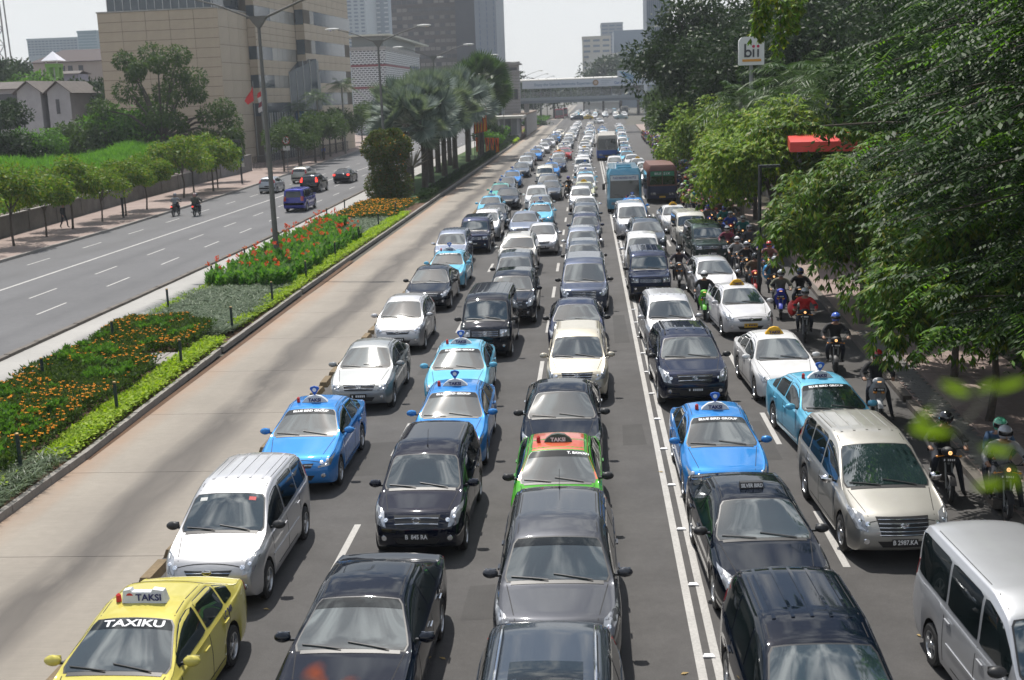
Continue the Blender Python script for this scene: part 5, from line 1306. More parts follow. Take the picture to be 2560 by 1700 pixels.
# left background
tower('distant_block', 62, 178, 94, 520, 30, 'long low pale blue building on the left skyline', T((.32,.37,.40)), wb, 6, 14, 130, (.3,.7), (.15,.85))
tower('distant_block', 178, 222, 76, 480, 30, 'pale blue glass building beside the beige block on the skyline', T((.20,.28,.32), .4), mat('pale_strip', (.28,.36,.40), .4), 8, 1, 130, (.1,.5), (0,1))
def house(dx0, dx1, deave, dridge, Y, depth, label, wm, rm, win=(), long=False, name='house'):
    a, b_ = at(dx0, deave, Y), at(dx1, deave, Y); w = b_.x-a.x; ze = (a.z+b_.z)/2; zr_ = at((dx0+dx1)/2, dridge, Y).z
    o = empty(name, (a.x, Y, 0), 0, label, 'house'); mb = MB(); mb.box(0, w, 0, depth, 0, ze)
    if not long: mb.add([(0,0,ze),(w,0,ze),(w/2,0,zr_-.1),(0,depth,ze),(w,depth,ze),(w/2,depth,zr_-.1)], [(0,1,2),(5,4,3)])
    mb.obj('walls', wm, o, 0); e = .5; th = .12; mb = MB()
    if not long:
        for s in (0, 1):
            x0_, x1_ = (-e, w/2) if s == 0 else (w+e, w/2); z0_ = ze-(zr_-ze)*e/(w/2)
            mb.hexa([(x0_,-e,z0_), (x1_,-e,zr_), (x1_,depth+e,zr_), (x0_,depth+e,z0_), (x0_,-e,z0_+th), (x1_,-e,zr_+th), (x1_,depth+e,zr_+th), (x0_,depth+e,z0_+th)])
    else:
        for s in (0, 1):
            y0_, y1_ = (-e, depth/2) if s == 0 else (depth+e, depth/2); i_ = min(w*.22, 4) if long == 'hip' else 0
            mb.hexa([(-e,y0_,ze), (w+e,y0_,ze), (w-i_,y1_,zr_), (i_,y1_,zr_), (-e,y0_,ze+th), (w+e,y0_,ze+th), (w-i_,y1_,zr_+th), (i_,y1_,zr_+th)])
        if long == 'hip':
            i_ = min(w*.22, 4); mb.add([(w+e,-e,ze),(w+e,depth+e,ze),(w-i_,depth/2,zr_),(-e,-e,ze),(-e,depth+e,ze),(i_,depth/2,zr_)], [(0,1,2),(5,4,3)])
    mb.obj('roof', rm, o, 0)
    for (x0_, x1_, z0_, z1_) in win:
        mb = MB(); mb.box(w*x0_, w*x1_, -.08, .1, ze*z0_, ze*z1_); mb.obj('window', M['bwin'], o, 0)
    return o
LW = mat('lilac_grey_wall', (.35,.345,.355), .85, noise=(.4,.2,8)); RB = mat('brown_tile_roof', (.12,.105,.095), .9, noise=(1.2,.3,8))
house(-60, 50, 208, 190, 166, 8, 'long grey-brown roofed row house at the left edge with shaded balcony', LW, RB, [(.0,.95,.78,.95),(.0,.95,.52,.66)], True)
house(38, 92, 210, 188, 160, 9, 'narrow lilac-grey gabled house end, left of the pair', LW, RB)
house(108, 160, 210, 188, 160, 9, 'narrow lilac-grey gabled house end, right of the pair, with small window', LW, RB, [(.35,.5,.72,.9)])
house(92, 108, 212, 200, 163, 6, 'brown gap building with dark openings between the two gabled ends', mat('terracotta_wall', (.20,.13,.10), .85, noise=(.4,.2,8)), RB, [(.1,.9,.7,.9),(.1,.9,.4,.6)], True)
house(160, 198, 262, 240, 168, 7, 'low house with orange tiled roof beside the gabled pair', LW, mat('orange_tile_roof', (.42,.11,.05), .85, noise=(2,.25,8)), [(.2,.5,.4,.8)], True)
house(75, 250, 143, 112, 250, 14, 'large cream house with a dark brown hipped roof behind the green tower', mat('cream_wall', (.36,.31,.27), .8, noise=(.2,.1,6)), mat('dark_brown_roof', (.05,.035,.035), .85), [(.32,.42,.80,.96),(.46,.52,.80,.96),(.6,.66,.8,.96)], 'hip')
house(90, 180, 172, 165, 240, 5, 'plain grey annex wall below the cream house', mat('grey_annex', (.2,.2,.24), .85), RB, (), True)
p = at(123, 178, 200); gt = empty('water_tower', (p.x, 200, 0), 0, 'bright green four-legged tower with small white pyramid roof', 'tower'); zt1 = at(123, 147, 200).z; GM_ = mat('green_paint', (.16,.36,.04), .6, noise=(1,.15,5))
for sx in (-.75, .75):
    for sy in (0, 1.5):
        mb = MB(); mb.box(sx-.25, sx+.25, sy-.25, sy+.25, 0, zt1-.6); mb.obj('leg', GM_, gt, 0)
mb = MB(); mb.box(-1.1, 1.1, -.35, 1.85, zt1-.6, zt1); mb.obj('platform', GM_, gt, 0)
mb = MB(); mb.box(-.12, .12, .6, .9, 0, zt1-.6); mb.obj('centre_post', M['white_w'], gt, 0)
mb = MB(); zz_ = zt1; mb.add([(-1.5,-.8,zz_+.5),(1.5,-.8,zz_+.5),(1.5,2.3,zz_+.5),(-1.5,2.3,zz_+.5),(0,.75,zz_+2.1)], [(0,1,4),(1,2,4),(2,3,4),(3,0,4),(3,2,1,0)]); mb.obj('roof', mat('white_roof', (.7,.7,.75), .6), gt, 0)
for sx in (-1, 1):
    mb = MB(); mb.bar((sx*.8,0,zz_), (sx*1.1,-.3,zz_+.5), .15); mb.obj('bracket', M['white_w'], gt, 0)
p = at(3, 105, 230); ms = empty('radio_mast', (p.x, 230, 0), 0, 'steel lattice radio mast cut by the left edge', 'mast')
for sx in (-1.1, 1.1):
    for sy in (-1, 1):
        mb = MB(); mb.bar((sx*1.3, sy*1.3, 0), (sx*.7, sy*.7, 42), .22); mb.obj('leg', M['metalgrey'], ms, 0)
for k in range(14):
    z = 3*k; f = 1.3-.6*z/42; g_ = 1.3-.6*(z+3)/42; mb = MB()
    mb.bar((-1.1*f,-f,z), (1.1*g_,-g_,z+3), .12); mb.bar((1.1*f,-f,z), (-1.1*g_,-g_,z+3), .12); mb.obj('cross_brace', M['metalgrey'], ms, 0)
    mb = MB(); mb.bar((-1.1*f,-f,z), (1.1*f,-f,z), .14); mb.obj('strut', M['metalgrey'], ms, 0)
# ---- footbridge, lift tower, bus shelter and ramp
FB = empty('footbridge', (0,250,0), math.radians(-1.2), 'grey steel footbridge with a lettered white banner across the avenue', 'bridge')
gs = mat('blue_grey_girder', (.20,.225,.245), .55, .1, noise=(.5,.12,6)); xl, xr_ = -24, 26
mb = MB(); mb.box(xl, xr_, 0, 2.6, 6.35, 6.9); mb.obj('lower_girder', gs, FB, 0)
mb = MB(); mb.box(xl, xr_, -.12, 2.72, 6.9, 7.5); mb.obj('deck_edge', mat('grey_girder_light', (.27,.30,.32), .55), FB, 0)
for z in np.linspace(7.65, 8.6, 6):
    mb = MB(); mb.box(xl, xr_, -.03, .0, z, z+.04); mb.obj('rail', M['mullion'], FB, 0)
for k in range(25):
    x = xl+k*2.08; mb = MB(); mb.box(x, x+.1, -.05, .06, 7.5, 11.0); mb.obj('post', gs, FB, 0)
mb = MB(); mb.box(-13.2, xr_, -.16, -.08, 9.35, 10.9); ban = mb.obj('banner', mat('white_banner', (.50,.53,.58), .6), FB, 0)
for txt, x, z, s, m in (('Enjoy the Garuda Indonesia Experience', -4.6, 10.1, .78, mat('teal_print', (.10,.19,.28), .6)), ('Garuda Indonesia', 8.5, 10.0, .8, mat('blue_print', (.05,.12,.3), .6))):
    V, F = text_mesh(txt, s, .98, .008); t_ = MB(); t_.add([(vx+x, -.17, vy+z) for vx, vy, vz in V], F); t_.obj('lettering', m, ban, 0)
mb = MB(); mb.lathe([(-.20, .001), (-.20, .6)], 18, (1.95, 0, 10.15), 'y'); e_ = mb.obj('round_emblem', mat('bronze_print', (.25,.16,.09), .5), ban, 0)
mb = MB(); mb.lathe([(-.22, .001), (-.22, .36)], 14, (1.95, 0, 10.15), 'y'); mb.obj('emblem_centre', mat('pale_bronze', (.45,.36,.28), .5), ban, 0)
for k in range(3):
    mb = MB(); mb.box(3.0, 5.2-.5*k, -.185, -.17, 10.45-k*.35, 10.53-k*.35); mb.obj('small_print', mat('grey_print', (.25,.30,.36), .6), ban, 0)
wing = mat('wing_blue', (.02,.10,.32), .5); wing2 = mat('wing_teal', (.08,.30,.42), .5)
mb = MB(); mb.box(6.4, 10.6, -.16, -.1, 10.9, 12.4); mb.obj('emblem_board', mat('emblem_board_white', (.52,.55,.6), .6), FB, 0)
for k in range(5):
    mb = MB(); pts = [(6.8+.25*k+u*3.2-.12*k*u*3, -.2, 12.2-.28*k-(u**1.8)*1.1) for u in np.linspace(0, 1, 8)]
    mb.grid([[(x, y, z) for x, y, z in pts], [(x, y, z-.17) for x, y, z in pts]]); mb.obj('emblem_feather', wing if k % 2 else wing2, FB, 0)
for k in range(22):
    x = -15.5+k*1.9; mb = MB(); mb.tube([(x, 1.3, 11.05), (x+1.82, 1.3, 11.05)], 1.5, 10); mb.xf(Matrix.Diagonal((1,1,.22,1)) if False else Matrix.Identity(4))
    mb.v = [(a, b_, 11.05+(c-11.05)*.2) for a, b_, c in mb.v]; mb.obj('roof_segment', mat('white_canopy', (.55,.54,.5), .5) if k == 0 else bpy.data.materials['white_canopy'], FB, 30)
for x in (-12.5, 12.5):
    mb = MB(); mb.box(x-.5, x+.5, .6, 1.9, 0, 6.35); mb.obj('pier', M['concrete'], FB, 0)
ST = mat('stone_cladding', (.27,.255,.245), .85, noise=(.6,.2,7))
p = at(1182, 240, 246); tw = empty('lift_tower', (p.x, 244, 0), 0, 'square stone lift tower with louvred head beside the footbridge', 'tower')
tw.scale = (1, 1, .93)
cs = MB(); cs.box(-1.55, 1.55, 0, 3.1, 0, 13.6); cs.obj('shaft', DK, tw, 0); crs = MB(); crs.box(-1.6, 1.6, -.05, 3.15, .03, .63); crs = crs.mesh('stone_course', [ST], 0)
for k in range(21): link('stone_course', crs, tw, (0, 0, k*.65))
mb = MB(); mb.box(-1.25, 1.25, -.12, 0, 7.9, 10.1); w_ = mb.obj('window', M['bwin'], tw, 0)
for x in (-.42, .42):
    mb = MB(); mb.box(x-.04, x+.04, -.16, -.12, 7.9, 10.1); mb.obj('mullion', ST, w_, 0)
mb = MB(); mb.box(-1.9, 1.9, -.4, 3.5, 13.6, 13.9); mb.obj('cornice', ST, tw, 0)
mb = MB(); mb.box(-1.5, 1.5, 0, 3.1, 13.9, 15.2); mb.obj('head', ST, tw, 0); mb = MB(); mb.box(-1.2, 1.2, -.06, 0, 14.1, 14.7); mb.obj('louvre', M['bwin'], tw, 0)
mb = MB(); mb.box(-2.1, 2.1, -.6, 3.7, 15.2, 15.5); mb.obj('roof_slab', ST, tw, 0); mb = MB(); mb.box(-1.7, 1.7, -.2, 3.3, 15.5, 15.9); mb.obj('roof_slab', ST, tw, 0)
sh_ = empty('bus_shelter', (-13.1, 226, 0), 0, 'grey metal busway shelter with flat overhanging roof', 'shelter'); GP = mat('grey_metal_panel', (.15,.155,.165), .6, .2, noise=(.4,.12,6))
mb = MB(); mb.box(-5.8, 0, 0, 12, .1, .9); mb.obj('platform', M['concrete'], sh_, 0)
for k in range(5):
    mb = MB(); x = -5.7+k*1.14; mb.box(x+.03, x+1.1, .1, .2, .9, 3.9); mb.obj('wall_panel', GP if k != 3 else M['bwin'], sh_, 0)
for k in range(10):
    mb = MB(); y = .1+k*1.2; mb.box(-.12, -.02, y+.03, y+1.15, .9, 3.9); mb.obj('wall_panel', GP, sh_, 0)
mb = MB(); mb.box(-7.6, 1.2, -1.4, 13, 3.9, 4.35); mb.obj('roof', mat('shelter_roof', (.36,.345,.31), .7, noise=(.4,.15,6)), sh_, 0)
rm_ = empty('access_ramp', (-13.2, 238, 0), 0, 'covered ramp with panelled sides climbing from the shelter to the bridge', 'ramp')
for k in range(26):
    y = k*1.9; z = .6+max(0, (k-2))*.0; mb = MB(); z0 = .2; mb.hexa([(1.2,y,z0),(1.3,y,z0),(1.3,y+1.84,z0),(1.2,y+1.84,z0),(1.2,y,4.3),(1.3,y,4.3),(1.3,y+1.84,4.3),(1.2,y+1.84,4.3)]); mb.obj('side_panel', ST, rm_, 0)
mb = MB(); mb.box(-1.5, 1.4, 0, 49.5, 4.3, 4.6); mb.obj('roof', mat('rusty_ramp_roof', (.22,.17,.13), .85, noise=(.5,.3,8)), rm_, 0)
# ------------------------------------------------------------------ planting beds on the strip
R6 = np.random.default_rng(3)
def xr_(y): return np.interp(y, [8,26,38,50,80,200], [-12.15,-12.1,-12.45,-12.6,-12.6,-12.65])
def xl_(y): return np.interp(y, [8,20,40,60,80,110], [-16.4,-16.5,-16.8,-17.1,-17.6,-18.1])
def bedpts(n, y0, y1, a, b, seed):      # a, b: fractions from the right kerb (0) to the left kerb (1)
    r = np.random.default_rng(seed); y = y0+(y1-y0)*r.random(n); t = a+(b-a)*r.random(n); x = xr_(y)+(xl_(y)-xr_(y))*t; return np.stack([x, y], 1)
def mound(xy, h, edge=None): return .12+h*(.75+.35*humps(xy, 5))
def bush(xy, h, n, ln, wd, lm, name, label, seed=0, tilt=.5, flat=.5):
    r = np.random.default_rng(seed); i = r.integers(0, len(xy), n); q = xy[i]+r.normal(size=(n, 2))*.07; z = mound(q, h)*(1-.55*r.random(n)**3)
    P = np.column_stack([q, z]); D = unit(rdir(n, r)*np.array([1, 1, .5])+np.array([0, 0, tilt])); V, F = leaf_quads(P, D, unit(rdir(n, r)*(1-flat)+np.array([0, 0, 1.])*flat), ln*(.6+.8*r.random(n)), wd*(.6+.8*r.random(n)), .1)
    return stuff_mesh(name, V, F, lm, label)
def drop_manhole(xy, pad=0): 
    return xy[~((np.abs(xy[:, 0]+13.45) < .75+pad) & (np.abs(xy[:, 1]-35.6) < 1.0+pad))]
# lime border
xy = np.concatenate([bedpts(2600, 25.5, 39, .0, .16, 1), bedpts(300, 20, 24, .1, .5, 2), bedpts(5600, 45, 83, .0, .15, 3), bedpts(600, 41, 45, .03, .10, 4)]); 
bush(xy, .30, 42000, .10, .075, 'lime', 'lime_groundcover', 'low lime-green border plants along the busway kerb', 11, .2, .75)
xy = np.concatenate([bedpts(800, 205, 222, 0, .25, 5), bedpts(500, 268, 300, 0, .3, 6)]); bush(xy, .4, 6000, .3, .25, 'lime', 'lime_groundcover', 'far patch of lime-green ground cover near the bus shelter', 12, .2, .7)
# marigolds
xy = drop_manhole(np.concatenate([bedpts(5200, 24, 40.5, .17, .98, 7), bedpts(900, 40, 42, .5, .98, 71)])); bush(xy, .62, 70000, .13, .045, 'marileaf', 'marigold_leaves', 'dark green feathery leaves of the marigold bed', 13, .8, .3)
xm = bedpts(500, 24, 40.5, .25, .95, 72); xm = drop_manhole(xm[humps(xm, 44, 1.3) > .12]); bush(xm, .78, 9000, .15, .06, 'scrub', 'mixed_shrubs', 'lighter green shrubs scattered through the marigold bed', 73, .8, .3)
bush(bedpts(900, 24, 60, .93, 1.0, 74), .3, 9000, .11, .08, 'lime', 'lime_groundcover', 'thin lime-green edging on the far side of the flower strip', 75, .2, .7)
def flowers(xy, h, n, rad, k, lm, name, label, seed, pad=.03):
    r = np.random.default_rng(seed); i = r.integers(0, len(xy), n); q = xy[i]; z = mound(q, h)+pad+r.random(n)*.06; P = np.repeat(np.column_stack([q, z]), k, 0); a = np.tile(np.linspace(0, 2*PI, k, endpoint=False), n)+np.repeat(r.random(n)*6, k)
    D = np.stack([np.cos(a), np.sin(a), .35+.3*np.sin(a*3)], 1); V, F = leaf_quads(P, D, np.repeat([[0, 0, 1.]], len(P), 0)+rdir(len(P), r)*.3, rad*np.repeat(.7+.6*r.random(n), k), rad*.8, .1); return stuff_mesh(name, V, F, lm, label)
hp = humps(xy, 21, .8); fx = xy[(hp > -.32+.5*R6.random(len(xy)))]
flowers(fx, .62, 1900, .047, 7, 'orange', 'marigold_flowers', 'orange marigold blooms over the dark green bed', 14)
# strap-leaved edging
def straps(xy, n, ln, wd, lm, name, label, seed, up=1.0):
    r = np.random.default_rng(seed); i = r.integers(0, len(xy), n); q = xy[i]; c = np.round(q/.34)*.34+r.normal(size=q.shape)*.05; P = np.column_stack([c, np.full(len(c), .12)]); V, F = blades(P, ln, wd, seed, .9, up); return stuff_mesh(name, V, F, lm, label)
M['lir2'] = None
LM['lirdark'] = leafmat('dark_strap_leaf', [(.05,.085,.035), (.08,.12,.05), (.20,.25,.16), (.035,.06,.025)], .35, .25, .6)
straps(bedpts(900, 16, 25.5, 0, .45, 8), 7500, .62, .022, 'lirdark', 'strap_leaf_edging', 'arching dark green strap leaves beside the kerb at lower left', 15, .95)
straps(bedpts(1500, 13, 24.5, .35, 1, 18), 5000, .5, .022, 'lirdark', 'strap_leaf_edging', 'dark strap leaves behind the lime patch at the left edge', 19, .9)
straps(np.concatenate([bedpts(1500, 41, 50, .10, 1, 9), bedpts(300, 39.5, 42, .08, .45, 10)]), 17000, .62, .028, 'lirio', 'variegated_grass', 'silvery variegated grass bed between marigolds and cannas', 16, 1.0)
straps(bedpts(1600, 67, 80, .15, .75, 19), 9000, .6, .035, 'lirio', 'variegated_grass', 'pale variegated grass beyond the canna bed', 17, .8)
# cannas
xy = np.concatenate([bedpts(1500, 50, 68, .12, .98, 20), bedpts(300, 68, 76, .55, .95, 21)]); r = np.random.default_rng(22); i = r.integers(0, len(xy), 950); q = xy[i]; k = 11; P = np.repeat(np.column_stack([q, np.full(len(q), .15)]), k, 0); t = np.tile(np.linspace(.1, 1, k), len(q)); a = np.tile(np.arange(k)*2.2, len(q))+np.repeat(r.random(len(q))*6, k)
hh = np.repeat(.75+.35*r.random(len(q))+.18*humps(q, 31), k); P[:, 2] += hh*t*.65; D = np.stack([np.cos(a), np.sin(a), 1.0+.3*t], 1); V, F = leaf_quads(P, D, np.stack([-np.cos(a)*.8, -np.sin(a)*.8, np.full(len(a), .7)], 1)+rdir(len(a), r)*.2, .42*(1-.3*t), .17, .15)
stuff_mesh('canna_leaves', V, F, 'canna', 'broad green canna leaves filling the bed round the lamp post')
i = r.integers(0, len(q), 130); c = q[i]; n = len(c); kk = 9; P = np.repeat(np.column_stack([c, .15+.98+.2*r.random(n)+.18*humps(c, 31)]), kk, 0); V, F = leaf_quads(P+rdir(n*kk, r)*.05, rdir(n*kk, r)+np.array([0, 0, .5]), rdir(n*kk, r), .115, .07, .1)
stuff_mesh('canna_flowers', V, F, 'redfl', 'red and coral canna blooms standing over the leaves')
xy = bedpts(900, 79, 92, .1, .95, 23); bush(xy, .5, 16000, .16, .06, 'marileaf', 'marigold_leaves', 'leaves of the yellow-orange bed in front of the round clipped shrub', 24, .7, .3); flowers(xy, .5, 900, .09, 6, 'orange', 'marigold_flowers', 'yellow-orange blooms in front of the round clipped shrub', 25)
# lawn and low hedge under the palms
plane('lawn', [(-12.75,92),(-17.9,92),(-18.2,110),(-18.3,226),(-12.75,226)], .124, M['lawn'])
xy = bedpts(5000, 92, 190, .0, .14, 26); bush(xy, .75, 42000, .2, .08, 'dark', 'low_hedge', 'dark low hedge along the busway side of the palm strip', 27, .6, .3)
xy = bedpts(1500, 190, 226, .05, .5, 28); bush(xy, .6, 9000, .3, .14, 'dark', 'low_hedge', 'dark low planting before the bus shelter', 29, .6, .3)
# manhole cover, stones
mh = empty('manhole_cover', (-13.45, 35.6, .12), 0, 'square concrete manhole cover set in the flower bed', 'manhole cover')
for a in (0, 1):
    for b_ in (0, 1): mb = MB(); mb.box(-.62+a*.63, -.02+a*.63, -.8+b_*.82, .0+b_*.82, .0, .22); mb.obj('concrete_slab', M['kerb'], mh, 20)
mb = MB(); mb.box(-.68, .66, -.86, .88, -.1, .19); mb.obj('rim', M['kerbdark'], mh, 0)
for j, (x, y, s) in enumerate(((-16.0, 30.6, .36), (-15.7, 29.9, .26))):
    mb = MB(); mb.ell((0, 0, .15), (s, s*.8, s*.7), 9, 7); rq = random.Random(j); mb.v = [(a*rq.uniform(.82, 1.1), b_*rq.uniform(.82, 1.1), c*rq.uniform(.9, 1.1)) for a, b_, c in mb.v]
    mb.obj('rock', M['concrete'], None, 25, loc=(x, y, .15), label=['larger pale rock at the left tip of the marigold bed', 'smaller pale rock beside the larger one at the left bed tip'][j], cat='rock')
# posts
pb_ = MB(); pb_.tube([(0,0,0),(0,0,.93)], .045, 10); pcap = MB(); pcap.ell((0,0,.95), (.05,.05,.035), 8, 5)
PM_, PC_ = pb_.mesh('post', [mat('dark_green_paint', (.012,.03,.028), .5)]), pcap.mesh('cap', [mat('brass_cap', (.35,.24,.10), .4, .5)])
for x, y, lab in [(-12.75,24.6,'nearest'),(-12.45,29.4,''),(-12.6,34.9,''),(-12.7,40.6,''),(-12.75,46.3,''),(-12.8,52.4,''),(-12.95,59.5,''),(-13.1,66.7,''),(-13.3,74.4,''),(-13.4,82,'')]:
    o = empty('bollard', (x, y, .1), 0, 'slim dark green post with brass cap on the busway edge of the flower strip', 'post', 'green posts on the busway edge'); link('post', PM_, o); link('cap', PC_, o)
for x, y in [(-15.5,25.9),(-15.9,32.6),(-16.1,38.3),(-16.6,45.1),(-16.9,51.7),(-17.2,58),(-17.3,65),(-17.6,79),(-17.8,86)]:
    o = empty('bollard', (x, y, .1), 0, 'slim dark green post with brass cap on the far road side of the flower strip', 'post', 'green posts on the opposite edge'); link('post', PM_, o); link('cap', PC_, o)
fe = empty('post_fence', (-12.7, 96, 0), 0, 'line of thin dark posts in the low hedge beside the busway', 'fence')
for k in range(52): mb = MB(); mb.tube([(-.25, k*2.3, 0), (-.25, k*2.3, 1.15)], .04, 5); mb.obj('post', M['black'], fe, 0)
# clipped round shrub with orange flowers
C = np.array([[0,0,1.2],[.7,.3,1.0],[-.8,.2,1.0],[0,-.5,1.0],[0,0,2.6],[0,0,4.1],[1.0,0,4.2],[-1.0,0,4.1],[0,.9,4.1],[0,-.9,4.0],[.5,.5,4.9],[-.5,-.3,4.9],[0,0,3.3]]); Rr = np.array([[1.3,1.25,1.35]]*4+[[1.55,1.5,1.1]]+[[1.15,1.15,1.05]]*5+[[.9,.9,.75]]*2+[[1.7,1.6,1.2]])
V, F = foliage(C, Rr, 30000, .19, .10, 31, .1); V2, F2 = foliage(C[4:], Rr[4:]*1.03, 60, .2, .15, 32, 0)
o = empty('clipped_shrub', (-16.35, 97.2, .1), 0, 'tall mushroom-shaped clipped shrub dotted with orange flowers', 'shrub'); link('crown', npmesh('crown', V, F, LM['topi']), o); link('flowers', npmesh('flowers', V2, F2, LM['orange']), o, kind='stuff')
link('trunk', limbs((0,0,0), (0,0,2.5), C, 4, .14, 3), o)
# silver fan palms
FP = [fan_palm(5.3, 34, 2.1, s) for s in (1, 2, 3)]; FPD = fan_palm(5.6, 40, 2.0, 7, 'palm')
pal = [(-15.8,104.6,0,1.0),(-14.9,108.5,1,1.08),(-16.9,111,2,1.12),(-15.1,114.5,0,1.15),(-16.2,119.5,1,1.2),(-14.9,124,2,1.15),(-16.3,130,0,1.2),(-15.1,136,1,1.25),(-16.5,143,2,1.15),(-15.0,150,1,1.2)]
descr = ['nearest silver fan palm directly behind the clipped shrub','second silver fan palm, leaning to the busway side','silver fan palm on the far road side behind the first pair','silver fan palm third along the busway side','tall silver fan palm in the middle of the row','silver fan palm midway along the busway side','silver fan palm behind the tallest one','silver fan palm late in the row on the busway side','silver fan palm near the orange banners, far road side','last silver fan palm beside the orange banners']
for (x, y, k, s), lb in zip(pal, descr):
    o = empty('fan_palm', (x, y, .12), random.uniform(0, 6), lb, 'palm tree', 'silver fan palms on the planting strip'); s *= 1.14; o.scale = (s, s, s*.97); t_, st2, cr = FP[k]; link('trunk', t_, o); link('leaf_stalk', st2, o); link('crown', cr, o)
for x, y, s, lb in [(-13.9,158,1.62,'tallest dark green fan palm above the orange banners'), (-14.8,166,1.5,'second dark green fan palm behind the tallest one')]:
    o = empty('fan_palm', (x, y, .12), 1.0, lb, 'palm tree', 'dark fan palms above the banners'); o.scale = (s, s, s); link('trunk', FPD[0], o); link('leaf_stalk', FPD[1], o); link('crown', FPD[2], o)
V, F = leaf_quads(np.repeat([[0, 0, 2.2]], 26, 0), np.stack([np.cos(np.arange(26)*2.4), np.sin(np.arange(26)*2.4), 1.1+.8*np.cos(np.arange(26))], 1), rdir(26, R6), 2.0, .16, .1)
o = empty('fan_palm', (-15.0, 101.5, .12), 0, 'young palm with stiff dry upright leaf stalks beside the clipped shrub', 'palm tree'); link('crown', npmesh('crown', V, F, LM['deadpalm']), o); link('trunk', FP[0][0], o).scale = (.7, .7, .45)
# round shrubs before the shelter
for j, (x, y, r_, h) in enumerate([(-15.2,186,1.7,4.2),(-14.6,193,1.9,3.6),(-14.2,176,1.5,3.2)]):
    C, Rr = crown_clumps((0,0,h*.55), (r_,r_,h*.45), 14, .8, 40+j); V, F = foliage(C, Rr, 3800, .3, .16, 41+j)
    o = empty('round_shrub', (x, y, .1), 0, ['dark rounded shrub nearest the bus shelter pole','lighter rounded shrub just before the bus shelter','small rounded shrub by the orange banners'][j], 'shrub'); link('crown', npmesh('crown', V, F, LM['dark' if j == 0 else 'scrub']), o); link('trunk', limbs((0,0,0), (0,0,h*.5), C, 3, .08, j), o)
# orange banners on poles
M['ban_o'] = mat('orange_banner_cloth', (.65,.11,.015), .8); M['ban_k'] = mat('black_banner_print', (.02,.015,.02), .8); M['ban_y'] = mat('yellow_banner_print', (.7,.38,.03), .8)
def banner(x, y, z0, h, w, lab, grp):
    o = empty('banner_pole', (x, y, 0), -.5, lab, 'banner', grp); mb = MB(); mb.tube([(0,0,0),(0,0,z0+h+.2)], .045, 6); mb.obj('pole', M['ban_k'], o)
    rows = [[(w*u, .06*math.sin(5*t+3*u), z0+h*t+.15*u*(1-t)) for u in (0, .35, .7, 1)] for t in np.linspace(0, 1, 9)]
    mb = MB(); mb.grid(rows); mb.grid([[(a, b_+.015, c) for a, b_, c in reversed(r)] for r in rows]); cl = mb.obj('cloth', M['ban_o'], o)
    mb = MB(); mb.grid([[(w*(.55-.35*t*t), -.03+.06*math.sin(5*t+1), z0+h*t), (w*(.95-.5*t), -.03+.06*math.sin(5*t+2), z0+h*t)] for t in np.linspace(.35, .95, 6)]); mb.obj('black_print', M['ban_k'], cl)
    mb = MB(); mb.grid([[(w*(.2+.3*math.sin(3*t)), -.035+.06*math.sin(5*t+1), z0+h*t), (w*(.5+.3*math.sin(3*t)), -.035+.06*math.sin(5*t+2), z0+h*t)] for t in np.linspace(.05, .5, 6)]); mb.obj('yellow_print', M['ban_y'], cl)
for k in range(4): banner(-14.3+k*.48, 152-k*1.2, 3.5+.1*k, 3.9-.1*k, .62, 'tall orange banner with black and yellow flame print under the dark fan palm', 'orange banners under the dark fan palm')
for k in range(5): banner(-15.6+k*.75, 168-k*1.0, .5, 2.0, .6, 'low orange banner on a short pole behind the hedge', 'low orange banners behind the hedge')
# ---- left side trees
SK = [tree_kind('street_tree_%d' % s, 5.1, (2.15,2.2,1.6), 26, .85, 7800, .27, .11, 'bright', s, .085, 2.4, droop=.5) for s in (1, 2, 3)]
lefts = [(-35.0,64.2,1.02),(-34.9,69.8,1.0),(-35.1,74.7,.98),(-35.35,79.3,1.0),(-35.2,84.0,.93),(-35.1,88.3,.95),(-35.3,93.2,.98),(-36.0,104.2,1.05),(-36.6,108.9,1.08),(-35.6,111.5,1.08),(-36.4,115.5,1.0)]
ld = ['leftmost young street tree, cut by the photo edge','second street tree from the left edge, before the grey wall','third street tree from the left, near the walking pedestrian','fourth street tree from the left along the grey wall','fifth street tree from the left, thin crown','sixth street tree from the left with orange young leaves','seventh street tree, last of the evenly spaced row','first tree of the clump in front of the beige building','darker tree in the middle of the clump before the beige building','kerbside tree of the clump with a slanting trunk','farthest bright tree of the clump beside the beige building']
for j, ((x, y, s), lb) in enumerate(zip(lefts, ld)): put_tree('street_tree', (x, y, .12), *SK[j % 3], lb, 'small street trees on the left pavement', j*1.7, s*[.84,.92,.8,.95,.78,.9,.86,.98,.9,.96,.8][j])
DK3 = [tree_kind('dark_street_tree_%d' % s, 6.0, (2.4,2.4,1.8), 20, 1.0, 5200, .34, .15, 'olive', s, .12, 2.6) for s in (11, 12)]
for j, (x, y, s) in enumerate([(-36.2,141,.92),(-35.8,147,.9),(-37,153,1.05),(-36.7,160,1.1),(-37.3,168,1.12),(-38.3,177,1.1),(-39.5,187,1.15),(-41,200,1.1),(-42,214,1.2),(-44.5,236,1.2),(-47,262,1.3)]):
    put_tree('street_tree', (x, y, .12), *DK3[j % 2], 'dark green street tree on the pavement below the office block, number %s from the parked cars' % ['one','two','three','four','five','six','seven','eight','nine','ten','eleven'][j] if False else ['dark street tree just past the no parking sign','dark street tree behind the silver wagon','dark street tree with two lit clumps before the glass entrance','dark street tree above the black four wheel drive','broad street tree under the shorter royal palm','street tree under the taller royal palm','street tree at the end of the beige building','street tree in front of the dotted building','far street tree left of the clipped shrub top','hazy street tree behind the silver palms','farthest hazy street tree on the left pavement'][j], 'dark street trees on the left pavement', j*2.1, s)
